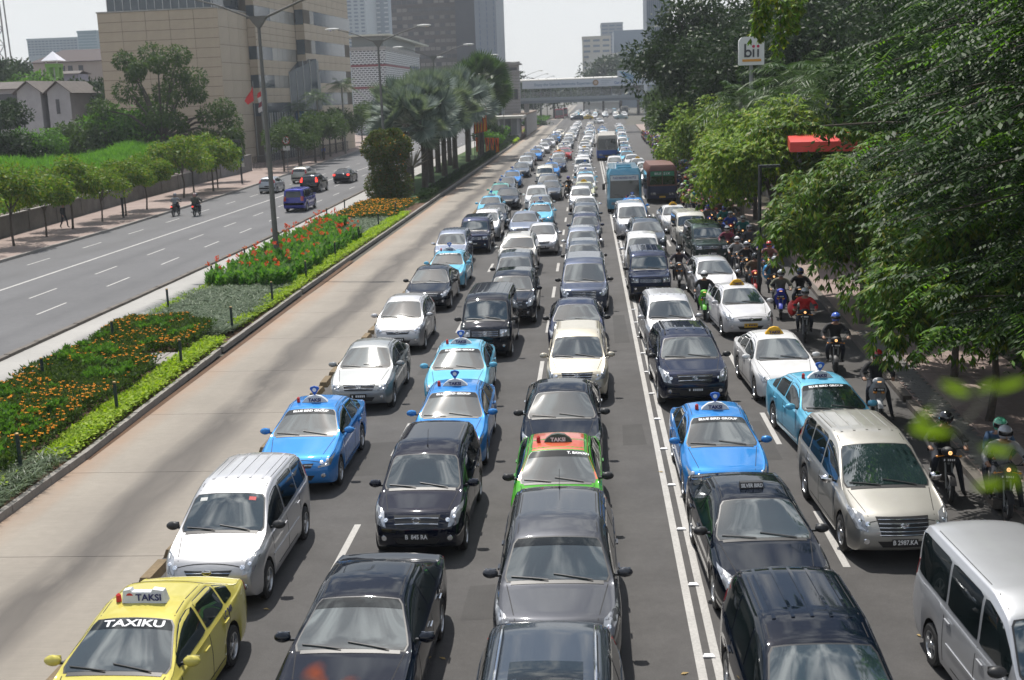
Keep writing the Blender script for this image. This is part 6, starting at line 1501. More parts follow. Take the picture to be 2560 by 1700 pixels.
RPm = [feather_palm(8.6, 22, 3.1, 5), feather_palm(9.6, 22, 3.0, 6)]
for (x, y, k, s, lb) in [(-38.2,170,0,1.0,'shorter royal palm with a leaning bright crown before the glass bay'), (-37.6,185,1,1.08,'taller royal palm in front of the beige wing'), (-41.5,172,0,.85,'small royal palm half hidden behind the shorter one')]:
    o = empty('royal_palm', (x, y, .1), k, lb, 'palm tree', 'royal palms before the office block'); o.scale = (s, s, s); link('trunk', RPm[k][0], o); link('crown', RPm[k][1], o)
# big fig tree and scrub lot
C = np.array([[-5.5,0,8.2],[-3.6,0,6.6],[-1.2,0,5.0],[.8,0,4.6],[-4.8,.5,4.6],[-2.2,0,11.8],[-.8,.3,13.8],[-3.6,0,13.2],[1.2,0,12.6],[2.6,0,11.4],[3.2,.2,13.4],[2.8,0,9.4],[4.6,0,9.4],[.3,0,9.8],[-1.4,0,8.6],[5.8,0,7.2],[7.6,0,6.4],[8.4,0,5.0],[5.6,0,5.0],[3.0,0,6.8],[1.0,0,7.4],[-6.3,0,6.2],[-2.9,0,10.0],[4.2,0,11.0],[6.9,0,7.9],[-.4,0,12.2]], float)
C[:, 1] += R6.normal(size=len(C))*1.4; C[:, 0] -= 1.0; Rr = np.tile([[1.35,1.5,1.1]], (len(C), 1))*(.7+.5*R6.random((len(C), 1))); V, F = foliage(C, Rr, 17000, .36, .14, 55, .7)
hangC = np.array([[5.2,0,4.4],[6.6,0,4.2],[2.0,0,5.2],[-1.5,0,6.4],[0.6,0,4.0],[7.6,0,4.0]]); V2, F2 = foliage(hangC, np.tile([[.8,.8,1.6]], (6, 1)), 3600, .5, .10, 56, 2.2)
o = empty('fig_tree', (-44.8,126,0), 0, 'large irregular fig tree with hanging roots in front of the beige building', 'tree'); link('crown', npmesh('crown', V, F, LM['olive']), o); link('hanging_foliage', npmesh('hanging', V2, F2, LM['olive']), o)
tr = limbs((0,0,0), (-.5,0,5), C, 22, .42, 9, lean=(.5, 0)); link('trunk', tr, o)
def scrub(name, label, poly, hfun, n, ln, wd, lm, seed, up=.5):
    r = np.random.default_rng(seed); q = in_poly(n, poly, r); h = hfun(q)*(.9+.3*humps(q, seed, .35)); z = h*(1-.5*r.random(n)**2.5); P = np.column_stack([q, z]); D = unit(rdir(n, r)+np.array([0, 0, up])); V, F = leaf_quads(P, D, rdir(n, r)+np.array([0, 0, .4]), ln*(.6+.8*r.random(n)), wd*(.6+.8*r.random(n)), .1)
    stuff_mesh(name, V, F, lm, label)
scrub('lot_scrub', 'rough green scrub filling the empty lot behind the wall', [(-90,96),(-41,78),(-41.3,132),(-47,140),(-90,140)], lambda q: 1.3+.036*(q[:, 1]-70)+.045*np.maximum(0, -q[:, 0]-42), 46000, .55, .22, 'scrub', 61, .4)
scrub('tall_grass', 'bright green tall grass mound in the empty lot', [(-52,98),(-42,92),(-42,122),(-47,122)], lambda q: 3.7+.018*(q[:, 1]-90), 22000, .55, .07, 'grass', 62, 1.4)
bt3 = [tree_kind('background_tree_%d' % s, 9, (4.2,4.2,3.2), 24, 1.7, 5200, .55, .26, lm_, s, .25, 4.5) for s, lm_ in ((21, 'dark'), (22, 'olive'), (23, 'scrub'))]
for j, (dx, dy, Y, s, lb) in enumerate([(-10,225,135,.75,'leafy tree at the left edge below the row house'),(30,150,190,1.25,'dark tree under the radio mast'),(60,170,185,1.1,'round bright tree left of the green tower'),(0,130,210,1.3,'tall hazy tree at the far left edge'),(95,225,190,.6,'low tree before the grey annex'),(200,175,180,1.25,'dark tree wedged between the houses and the beige block'),(215,200,170,1.2,'second dark tree against the beige block edge'),(240,262,140,.85,'bushy tree at the foot of the beige block corner'),(290,240,128,.95,'bright round tree left of the fig trunk'),(190,285,125,.7,'scrubby tree in front of the orange roofed house'),(90,300,118,.55,'low leafy tree in the middle of the lot'),(20,300,115,.6,'low dark tree at the left of the lot')]):
    p = at(dx, dy, Y); k = [0,0,2,0,1,0,0,1,2,1,2,0][j]; put_tree('tree', (p.x, Y, p.z-9*s+.3), *bt3[k], lb, 'trees behind the empty lot', j*1.3, s)
# ---- far trees round the footbridge
FT = [(1150,150,330,1.35,'dark tree behind the lift tower'),(1245,182,420,1.7,'pale hazy tree left of centre beyond the bridge'),(1275,180,430,1.5,'hazy treetop behind the far lamp posts'),(1390,150,480,2.3,'tall hazy tree in front of the white stepped building'),(1430,118,460,2.6,'tallest hazy tree right of the hotel block'),(1470,125,440,2.5,'hazy tree joining the dark trees on the right'),(1345,186,500,1.4,'low hazy tree under the white stepped building'),(1300,195,520,1.2,'small hazy tree on the bridge skyline'),(1215,215,380,1.0,'low tree between lift tower and bridge'),(1230,272,330,.9,'dark tree under the bridge behind the ramp')]
for j, (dx, dy, Y, s, lb) in enumerate(FT):
    p = at(dx, dy, Y); put_tree('tree', (p.x, Y, min(0, p.z-9*s)), *bt3[0 if j != 7 else 2], lb, 'hazy trees beyond the footbridge', j*1.9, max(s, p.z/9))
# hedge beyond the bridge on the left of the busway
xy = np.column_stack([RNG.uniform(-17.5, -12.6, 900), RNG.uniform(325, 420, 900)]); bush(xy, .9, 5000, .6, .3, 'scrub', 'verge_planting', 'green verge planting left of the far busway beyond the bridge', 66, .4, .4)
# ---- right side: street trees with drooping leaves, overhanging the riders
MG = [tree_kind('drooping_tree_%d' % s, 5.5, (3.0,3.0,2.5), 46, .7, 4300, .27, .062, 'mango', s, .11, 2.3, 'whorl', 1.0) for s in (31, 32, 33)]
rt = [(9.3,27.6,.9,0,'nearest drooping-leaved street tree, overhanging the last riders'),(9.8,32,.93,1,'drooping-leaved street tree second along the pavement'),(9.1,39.8,1.05,2,'drooping-leaved street tree whose crown rounds out over the riders'),(10.2,43.5,1.03,0,'drooping-leaved street tree behind the rounded one')]
for x, y, s, k, lb in rt: put_tree('street_tree', (x, y, .12), *MG[k], lb, 'drooping street trees on the right pavement', y, s)
YB = [tree_kind('bright_tree_%d' % s, 7.3, (4.1,4.0,3.4), 50, .95, 4600, .30, .09, 'sunny', s, .15, 2.8, 'whorl', .95) for s in (41, 42)]
for x, y, s, k, lb in [(9.1,60,1.0,0,'broad bright green street tree hiding the brown bus side'),(10.2,66,1.0,1,'bright green street tree behind the broad one'),(10.1,73,.97,0,'bright green street tree with the highest rounded top'),(11.2,82,.95,1,'street tree beyond the brown bus')]: put_tree('street_tree', (x, y, .12), *YB[k], lb, 'bright street trees on the right pavement', y, s)
for j, (x, y, s) in enumerate([(9.9,94,1.0),(10.0,104,1.02),(9.6,115,1.05),(9.6,128,1.08),(10.5,142,1.1),(11.5,160,1.15),(12.5,182,1.2),(14,210,1.3),(15.5,245,1.3)]):
    put_tree('street_tree', (x, y, .1), *[(bt3[2]), (bt3[1])][j % 2] if False else (DK3[j % 2] if j > 1 else YB[j % 2]), ['green street tree above the crowd of riders','street tree beside the second crowd of riders','darker street tree level with the old white bus','dark street tree past the old white bus','dark street tree before the road empties','far dark street tree on the right kerb','far street tree near the junction','far street tree just before the footbridge','farthest street tree meeting the footbridge'][j], 'dark street trees on the right pavement', j*1.4, s*(1.15 if j > 1 else 1))
# tall dark trees
TD = [tree_kind('tall_dark_tree_%d' % s, 17, (6.2,6,6.2), 60, 1.9, 17000, .5, .2, 'dark', s, .5, 9, nb=14) for s in (51, 52)]
for x, y, s, k, lb in [(10.5,112,.97,0,'huge dark tree rising over the right kerb beyond the buses'),(17,118,1.0,1,'huge dark tree behind the first, filling the skyline'),(14,138,.9,0,'tall dark tree deeper along the right side'),(24,110,1.05,1,'tall dark tree behind the bank sign'),(28,92,.9,0,'tall dark tree behind the dark palms'),(22,150,1.1,1,'tall dark tree at the back of the right side'),(35,75,1.0,0,'tall dark tree at the far right background'),(16,160,.85,1,'tall dark tree nearest the footbridge end'),(17.5,92,.86,1,'tall dark tree right behind the bank sign'),(24,88,.9,0,'tall dark tree above the forecourt building'),(31,84,.95,1,'tall dark tree behind the feathery trees'),(13.2,100,.8,0,'tall dark tree left behind the bank sign'),(38,100,1.2,0,'deepest tall dark tree on the right')]: put_tree('tall_tree', (x, y, .1), *TD[k], lb, 'tall dark trees on the right', y*.3, s)
DP = [feather_palm(6.6, 26, 3.0, 71, 'palm', .2), feather_palm(7.6, 26, 3.3, 72, 'palm', .2)]
for x, y, s, k, lb in [(10.6,62,1.0,0,'dark feather palm left of the bank sign'),(13,64,1.05,1,'dark feather palm right of the bank sign'),(11.8,70,1.08,1,'dark feather palm behind the bank sign'),(15.5,66,.95,0,'dark feather palm above the red canopy'),(9.6,76,1.05,0,'dark feather palm over the bright street trees'),(17,72,1.1,1,'dark feather palm at the back of the forecourt')]:
    o = empty('feather_palm', (x, y, .1), k+x, lb, 'palm tree', 'dark feather palms on the right'); o.scale = (s, s, s); link('trunk', DP[k][0], o); link('crown', DP[k][1], o)
# near tall tree with feathery sprays, layered out over the pavement
r = np.random.default_rng(81)
def spray_tree(name, label, base, nboughs, reach, zr, seed, ln=1.15, nf=26, ysp=3.2, toward=-1):
    r = np.random.default_rng(seed); o = empty(name, base, 0, label, 'tree', 'tall feathery trees on the right'); Ps, Hs, Br_ = [], [], []; br = MB(); h = zr[1]+1.0
    br.tube([(0,0,-.1),(0,0,1.5),(.15,.1,h*.5),(.1,0,h)], [.34,.27,.2,.08], 9); trn = br.mesh('trunk', [M['bark']]); link('trunk', trn, o); bg_ = MB()
    for k in range(nboughs):
        z = zr[0]+(zr[1]-zr[0])*(k+.5)/nboughs+r.uniform(-.2, .2); a = r.uniform(-1, 1)*1.5+PI if toward < 0 else r.uniform(0, 2*PI); L = reach*(.62+.42*r.random()); d = np.array([math.cos(a), math.sin(a), 0.0]); e = np.array([0, 0, z])+d*L+np.array([0, 0, -.05*L+r.uniform(-.3, .5)])
        s0 = np.array([0, 0, z+.2]); mid = (s0+e)/2+np.array([0, 0, .35]); bg_.tube([tuple(s0), tuple(mid), tuple(e)], [.04, .025, .008], 5)
        for t in r.random(nf)**.75:
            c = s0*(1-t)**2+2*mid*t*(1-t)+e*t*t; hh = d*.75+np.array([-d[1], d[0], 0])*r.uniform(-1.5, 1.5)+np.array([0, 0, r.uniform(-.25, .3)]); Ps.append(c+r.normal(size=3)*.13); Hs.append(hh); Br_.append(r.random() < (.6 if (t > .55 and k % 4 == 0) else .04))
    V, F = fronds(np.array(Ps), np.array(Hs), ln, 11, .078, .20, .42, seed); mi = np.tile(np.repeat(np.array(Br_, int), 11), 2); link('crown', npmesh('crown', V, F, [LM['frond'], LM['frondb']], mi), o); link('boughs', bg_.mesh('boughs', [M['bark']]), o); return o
spray_tree('feathery_tree', 'nearest tall feathery-leaved tree at the right edge, sprays reaching over the riders', (10.9, 22, .1), 60, 4.9, (2.6, 11.5), 82, nf=34)
spray_tree('feathery_tree', 'second tall feathery-leaved tree behind the nearest one', (12.6, 30, .1), 60, 6.0, (3.0, 13), 83, nf=34)
spray_tree('feathery_tree', 'third feathery-leaved tree, its sprays above the red canopy', (14.6, 40, .1), 50, 5.6, (4.2, 14), 84, nf=30)
spray_tree('feathery_tree', 'feathery-leaved tree at the right edge closest to the camera', (9.4, 15.4, .1), 34, 3.4, (3.4, 10.5), 85, nf=30)
spray_tree('feathery_tree', 'deep feathery-leaved tree closing the right background', (19, 38, .1), 40, 7.0, (3.0, 15), 86, nf=30)
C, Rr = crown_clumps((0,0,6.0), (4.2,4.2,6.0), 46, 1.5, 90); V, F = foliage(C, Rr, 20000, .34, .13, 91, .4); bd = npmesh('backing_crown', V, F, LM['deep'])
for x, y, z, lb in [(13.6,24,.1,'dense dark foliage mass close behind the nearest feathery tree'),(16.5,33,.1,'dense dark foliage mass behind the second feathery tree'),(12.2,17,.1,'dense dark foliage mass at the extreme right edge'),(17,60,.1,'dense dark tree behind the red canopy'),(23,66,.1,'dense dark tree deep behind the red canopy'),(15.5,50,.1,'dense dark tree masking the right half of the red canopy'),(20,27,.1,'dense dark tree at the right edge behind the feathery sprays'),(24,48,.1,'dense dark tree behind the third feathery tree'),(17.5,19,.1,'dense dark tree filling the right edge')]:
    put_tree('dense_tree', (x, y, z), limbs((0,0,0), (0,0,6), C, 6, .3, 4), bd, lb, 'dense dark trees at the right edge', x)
# a long bough of glossy hanging leaves reaching out towards the road, and hanging leafy strands at the top
C = np.array([[x, 0, .15*math.sin(x*1.3)-.03*x*x*.3] for x in np.linspace(0, 8, 26)]); V, F = whorls(C, np.tile([[.26,.3,.12]], (26, 1)), 420, .22, .06, 7, 95, .9); o = empty('leafy_bough', (5.3, 38, 6.7), .15, 'long drooping bough with shiny leaves reaching left above the bright trees', 'bough'); link('crown', npmesh('crown', V, F, LM['mango']), o)
mb = MB(); mb.tube([(0,0,0),(4,0,.1),(9,0,-.2)], [.02,.04,.07], 6); mb.obj('branch', M['bark'], o)
for j, (dx, Y, L) in enumerate([(1800,30,1.25),(1750,30,.95),(1835,33,.8)]):
    p = at(dx, -10, Y); C = np.array([[.12*math.sin(z*3+j), .1*math.cos(z*2), -z] for z in np.linspace(0, L, 12)]); V, F = whorls(C, np.tile([[.2,.2,.16]], (12, 1)), 110, .17, .07, 5, 97+j, 1.2)
    o = empty('hanging_strand', (p.x, Y, p.z), 0, ['leafy hanging strand at the top, right one of three','longest leafy hanging strand at the top above the bank sign','short leafy hanging strand at the top, left one of three'][j], 'branch'); link('foliage', npmesh('crown', V, F, LM['bright']), o); mb = MB(); mb.tube([(0,0,.3),(0,0,-L)], .012, 5); mb.obj('twig', M['bark'], o)
# out-of-focus leaves right in front of the camera
def near_leaves(name, Y, pts, lab, ln, lm):
    o = None
    for i, (dx, dy, ang, s) in enumerate(pts):
        p = at(dx, dy, Y)
        if o is None: base = p; o = empty(name, tuple(p), 0, lab, 'branch'); tw = MB(); prev = None
        mb = MB(); n = 9; L_ = ln*s; rows = []
        for t in np.linspace(0, 1, n):
            w = L_*.14*math.sin(PI*t)**.8; cx_, cz_ = math.cos(ang)*L_*t, math.sin(ang)*L_*t; nx, nz_ = -math.sin(ang), math.cos(ang); rows.append([(cx_+nx*w*q, .02*math.sin(t*3)*L_*5*q*q, cz_+nz_*w*q) for q in (-1, 0, 1)])
        mb.grid(rows); le = mb.obj('leaf', LM[lm], o, 60); le.location = tuple(p-base)
        if prev is not None: tw.tube([prev-base, p-base], .0012, 5)
        prev = p
    tw.obj('twig', M['stalk'], o); return o
near_leaves('foreground_branch', 1.55, [(2170,880,-.45,1.0),(2150,940,-2.3,.8),(2250,905,.5,.7),(2290,900,.3,1.0),(2200,1000,3.0,1.3),(2260,1030,-.2,1.0),(2240,1120,.05,1.0),(2330,1080,-1.2,.7)], 'blurred lime-green leaves close to the camera at the right', .046, 'lime')
near_leaves('foreground_bloom', 1.5, [(700,1565,.6,1.0),(750,1590,2.0,.9),(790,1580,.3,.6)], 'blurred red flower close to the camera at the bottom edge', .034, 'redfl')
# ------------------------------------------------------------------ street furniture
LPm = mat('lamp_post_paint', (.13,.13,.12), .6, .2, noise=(1,.2)); 
def lamp_post(x, y, H, reach, label, tilt=0):
    o = empty('street_lamp', (x, y, .1), tilt, label, 'street lamp', 'twin arm street lamps down the planting strip')
    mb = MB(); mb.tube([(0,0,0),(-.02,0,H*.45),(-.05,0,H*.9),(-.05,0,H)], [.145,.12,.085,.08], 12); mb.obj('pole', LPm, o)
    mb = MB(); mb.hexa([(-.12,-.09,H-.35),(.02,-.09,H-.35),(.02,.09,H-.35),(-.12,.09,H-.35),(-.55,-.12,H+.22),(.45,-.12,H+.22),(.45,.12,H+.22),(-.55,.12,H+.22)]); mb.obj('bracket', LPm, o, 20)
    for s in (-1, 1):
        for yy in ((-.07, .07) if s > 0 else (0,)):
            mb = MB(); mb.tube([(-.05+s*.4, yy, H+.15), (s*reach*.5, yy, H+.15+.16*reach), (s*(reach-.6), yy*.6, H+.15+.26*reach)], [.05,.04,.03], 7); mb.obj('arm', LPm, o)
        mb = MB(); c = (s*(reach-.1), 0, H+.18+.27*reach); mb.ell(c, (.62, .17, .10), 12, 8); h_ = mb.obj('lamp_head', M['white_w'], o)
        mb = MB(); mb.ell((c[0]+s*.15, 0, c[2]-.07), (.30, .13, .11), 10, 6); mb.obj('lamp_glass', M['chrome'], h_)
for j, (y, x, H) in enumerate([(59.2,-15.9,11.95),(100.5,-17.1,12.6),(132,-16.5,12.3),(168,-16.4,12.3),(206,-16.0,12.3),(285,-14.5,12.3),(330,-14.5,12.3),(375,-14,12.3),(430,-14,12.3),(480,-13,12.3)]):
    lamp_post(x, y, H, 4.3 if j == 0 else 4.0, ['nearest twin arm street lamp rising from the canna bed','second twin arm street lamp behind the clipped shrub','third twin arm street lamp before the navy tower flank','fourth twin arm street lamp in front of the grey tower','street lamp just before the bus shelter','first street lamp beyond the footbridge','second street lamp beyond the footbridge','third street lamp beyond the footbridge','fourth street lamp beyond the footbridge','farthest street lamp on the skyline'][j], math.radians(-4))
# flags on poles by the office block
for j, (dx, dyt, dyb, Y, nm, lab) in enumerate([(577,196,232,150,'red','red flag drooping from its pole by the office block'),(596,210,256,150,'rw','red and white flag hanging straight down by the office block'),(608,212,258,150,'blue','light blue flag hanging behind the nearest lamp post')]):
    p = at(dx+6, dyt, Y); q = at(dx, dyb, Y); o = empty('flagpole', (p.x, Y, 0), 0, lab, 'flag'); mb = MB(); mb.tube([(0,0,0),(0,0,p.z+.5)], .05, 6); mb.obj('pole', M['metalgrey'], o)
    h = p.z-q.z; cols = {'red': ['fr'], 'rw': ['fr', 'fw', 'fr2', 'fw'], 'blue': ['fb']}[nm]
    for nm2, c in (('fr', (.55,.02,.02)), ('fr2', (.22,.03,.05)), ('fw', (.55,.53,.52)), ('fb', (.08,.38,.70))):
        if nm2 not in M: M[nm2] = mat('flag_cloth', c, .8)
    w = 1.25 if nm == 'red' else .55
    for i, cc in enumerate(cols):
        t0, t1 = i/len(cols), (i+1)/len(cols); rows = []
        for t in np.linspace(t0, t1, 5):
            z = p.z-h*t; ww = w*(1-abs(t-.72)*1.2) if nm == 'red' else w*(.85+.15*math.sin(t*9)); rows.append([(-ww*u, .08*math.sin(u*9+t*4), z-(.5*u if nm == 'red' else .25*u)) for u in (0, .25, .5, .75, 1)])
        mb = MB(); mb.grid(rows); mb.grid([[(a, b_+.02, c) for a, b_, c in reversed(r)] for r in rows]); mb.obj('cloth', M[cc], o)
# signs on the left pavement
o = empty('no_parking_sign', (-35.2,138.9,.1), 0, 'round white no parking sign with crossed letter P on a thin pole', 'sign'); mb = MB(); mb.tube([(0,0,0),(0,0,4.2)], .05, 6); mb.obj('pole', M['metalgrey'], o)
mb = MB(); mb.lathe([(-.06,.001),(-.06,.46),(-.02,.46)], 22, (0,0,3.75), 'y'); d_ = mb.obj('disc', M['red'], o, 0); mb = MB(); mb.lathe([(-.07,.001),(-.07,.37)], 22, (0,0,3.75), 'y'); mb.obj('face', M['white'], d_, 0)
V, F = text_mesh('P', .62, 1, .02); t_ = MB(); t_.add([(x, -.085, z+3.75) for x, z, _ in V], F); t_.obj('lettering', M['black'], d_, 0); mb = MB(); mb.bar((-.28,-.09,4.03), (.28,-.09,3.47), .06, .01, up=(0,1,0)); mb.obj('slash', M['red'], d_, 0)
mb = MB(); mb.box(-.4, .4, -.06, -.03, 2.6, 3.1); mb.obj('plate', M['white_w'], o, 0)
o = empty('blue_sign', (-37.6,128,.1), 0, 'small blue round sign on a white post by the gateway', 'sign'); mb = MB(); mb.tube([(0,0,0),(0,0,2.2)], .06, 6); mb.obj('post', M['white_w'], o); mb = MB(); mb.lathe([(-.08,.001),(-.08,.33),(0,.33)], 16, (0,0,2.3), 'y'); mb.obj('disc', M['bluelogo'], o, 0); mb = MB(); mb.box(-.4, .4, -.05, -.02, 1.4, 1.8); mb.obj('plate', M['white_w'], o, 0)
o = empty('signal_post', (-35.7,121.5,.1), 0, 'black post with a boxed camera head on the left pavement', 'post'); mb = MB(); mb.tube([(0,0,0),(0,0,4.4)], [.1,.08], 8); mb.obj('pole', M['black'], o); mb = MB(); mb.box(-1.0, .1, -.2, .2, 4.2, 4.5); mb.obj('head', M['black'], o); mb = MB(); mb.box(-.1, .35, -.2, .2, 3.0, 3.6); mb.obj('control_box', M['black'], o)
o = empty('sign_post', (-14.3,208,.1), 0, 'thin tall post with small blue panel before the bus shelter', 'sign'); mb = MB(); mb.tube([(0,0,0),(0,0,13.5)], .07, 6); mb.obj('pole', M['metalgrey'], o); mb = MB(); mb.box(-1.1, .6, -.08, 0, 9.8, 11); mb.obj('panel', M['navy'], o, 0); mb = MB(); mb.box(-.5, .0, -.1, -.08, 10.1, 10.7); mb.obj('panel_print', M['white_w'], o, 0)
o = empty('marker_post', (-34.6,86.5,.1), 0, 'short dark iron post with a cap between the left street trees', 'post'); mb = MB(); mb.tube([(0,0,0),(0,0,1.4)], .09, 8); mb.obj('post', M['black'], o); mb = MB(); mb.ell((0,0,1.45), (.12,.12,.12), 8, 6); mb.obj('cap', M['black'], o)
# bank sign: white rounded board on a pole
o = empty('bank_sign', (10.75,80,.0), math.radians(4), 'white rounded bank sign reading bii above the dark palms', 'sign'); zc = 10.35; w_, h_ = 1.65, 1.8; pts = []
for cx_, cz_, a0 in ((w_/2-.05, h_/2-.05, 0), (-w_/2+.35, h_/2-.35, 90), (-w_/2+.05, -h_/2+.05, 180), (w_/2-.05, -h_/2+.05, 270)):
    rr_ = .35 if a0 == 90 else .05
    for k in range(5): a = math.radians(a0+90*k/4); pts.append((cx_+rr_*math.cos(a), cz_+rr_*math.sin(a)))
n = len(pts); mb = MB(); mb.add([(x, 0, zc+z) for x, z in pts]+[(x, .28, zc+z) for x, z in pts], [tuple(reversed(range(n))), tuple(range(n, 2*n))]+[(i, (i+1) % n, n+(i+1) % n, n+i) for i in range(n)])
mb.f = [tuple(reversed(f)) for f in mb.f]; bd_ = mb.obj('board', mat('sign_board_white', (.62,.62,.60), .5), o, 30); mb = MB(); mb.tube([(0,.14,0),(0,.14,zc-.85)], .12, 8); mb.obj('pole', M['metalgrey'], o)
mb = MB(); mb.box(-.6, .62, -.02, -.005, zc-.68, zc-.52); mb.obj('orange_strip', mat('sign_orange', (.6,.27,.03), .5), bd_, 0)
DG = mat('sign_dark_letter', (.05,.05,.055), .5); mb = MB(); mb.box(-.48, -.36, -.03, -.005, zc-.4, zc+.45); mb.obj('letter_b_stem', DG, bd_, 0)
mb = MB(); rows = [[(-.24+math.cos(a)*q, -.028, zc-.16+math.sin(a)*q) for a in np.linspace(0, 2*PI, 22)] for q in (.13, .25)]; mb.grid(rows); mb.obj('letter_b_bowl', DG, bd_, 0)
for x in (.12, .42):
    mb = MB(); mb.box(x-.055, x+.055, -.03, -.005, zc-.4, zc+.1); mb.obj('letter_i', DG, bd_, 0); mb = MB(); mb.lathe([(-.03,.001),(-.03,.095)], 14, (x, 0, zc+.28), 'y'); mb.obj('red_dot', mat('sign_red', (.45,.01,.06), .5) if x < .2 else bpy.data.materials['sign_red'], bd_, 0)
# red canopy and the dim building behind
cp = at(1822, 328, 52); o = empty('red_canopy', (cp.x, 52, 0), 0, 'bright red flat canopy half hidden behind leaves', 'canopy'); mb = MB(); mb.hexa([(0,0,cp.z-.42),(9,-2.5,cp.z-.42),(10,6,cp.z-.42),(1,7,cp.z-.42),(0,0,cp.z),(9,-2.5,cp.z),(10,6,cp.z+.1),(1,7,cp.z+.1)]); mb.obj('roof', mat('red_canopy_sheet', (.62,.045,.03), .4, noise=(1.5,.1)), o, 0)
for x, y in ((3.2,5.2),(8.5,-1.2),(9.3,5.5),(1.5,6.4)): mb = MB(); mb.tube([(x,y,0),(x,y,cp.z-.6)], .12, 8); mb.obj('column', M['white_w'], o)
o = empty('forecourt_building', (13,82,0), 0, 'dim grey building glimpsed behind the dark palms', 'building'); mb = MB(); mb.box(0, 30, 0, 12, 0, 7); mb.obj('walls', mat('dim_wall', (.12,.115,.11), .8, noise=(.4,.2)), o, 0)
for k in range(12): mb = MB(); mb.box(.4+k*2.4, 1.9+k*2.4, -.1, .05, 1, 5.8); mb.obj('window', M['bwin'], o, 0)
for j, (dx, dyt, Y) in enumerate([(1788,395,31)]):
    p = at(1740, 392, 46); o = empty('pavement_lamp', (p.x+.2, 46, .1), 0, 'dark slim lamp post with a flat head among the bright street trees', 'street lamp'); mb = MB(); mb.tube([(0,0,0),(0,0,p.z)], .07, 8); mb.obj('pole', M['black'], o); mb = MB(); mb.box(-.05, .75, -.12, .12, p.z-.02, p.z+.08); mb.obj('head', M['black'], o)
# ------------------------------------------------------------------ the queue
BLUE=(.035,.205,.53,.15); LBLUE=(.13,.42,.60,.15); BLACK=(.003,.006,.013,.1); NAVY=(.010,.016,.045,.3); SILVER=(.46,.46,.47,.65); GREY=(.18,.20,.22,.6); DGREY=(.045,.056,.072,.45); WHITE=(.66,.66,.66,0)
YEL=(.50,.44,.10,.05); GREEN=(.055,.27,.02,.1); CHAMP=(.50,.46,.37,.45); RED=(.30,.012,.02,.2); DGREEN=(.028,.045,.043,.35); BLGREY=(.14,.16,.21,.55); TEAL=(.10,.38,.33,.1); SILVB=(.40,.39,.36,.6); MAROON=(.08,.012,.015,.2)
BB = dict(taxi='dome', lamp=0, grille=0, emblem=1, glasstext=[('BLUE BIRD GROUP', .085, 1.1, 0, .90, 'white')], band=1, rim=0, antenna=0)
HY = {'sedan': (1.13,.98),'bigsedan': (1.30,.96),'hatch': (.88,1.03),'mpv': (.95,1.07),'bigmpv': (1.05,1.08),'suv': (1.13,1.13),'boxvan': (.53,1.17),'luxvan': (.88,1.11),'boxy': (1.06,1.1)}
HS = math.cos
LANE = {'A': 'leftmost lane', 'B': 'second lane', 'C': 'middle lane', 'D': 'lane right of the double line', 'E': 'rightmost car lane'}
def car(lane, kind, x, ypr, color, look, label, rz=0, cat='car', name='car', lod=None):
    hy, h = HY[kind]; yb = (ypr+1.15)*(8-h)/7; xb = x*(8-h)/7; yf = yb-hy
    if lod is None: lod = 0 if yf < 78 else 1
    if len(label.replace('-', ' ').split()) > 16: print('LONG', label)
    rz += random.uniform(-.012, .012)
    return make_car(kind, look, xb+hy*math.sin(rz), yf, rz, color, label, cat, 'vehicles queueing in the '+LANE[lane], lod, name)
n_ = lambda **k: k
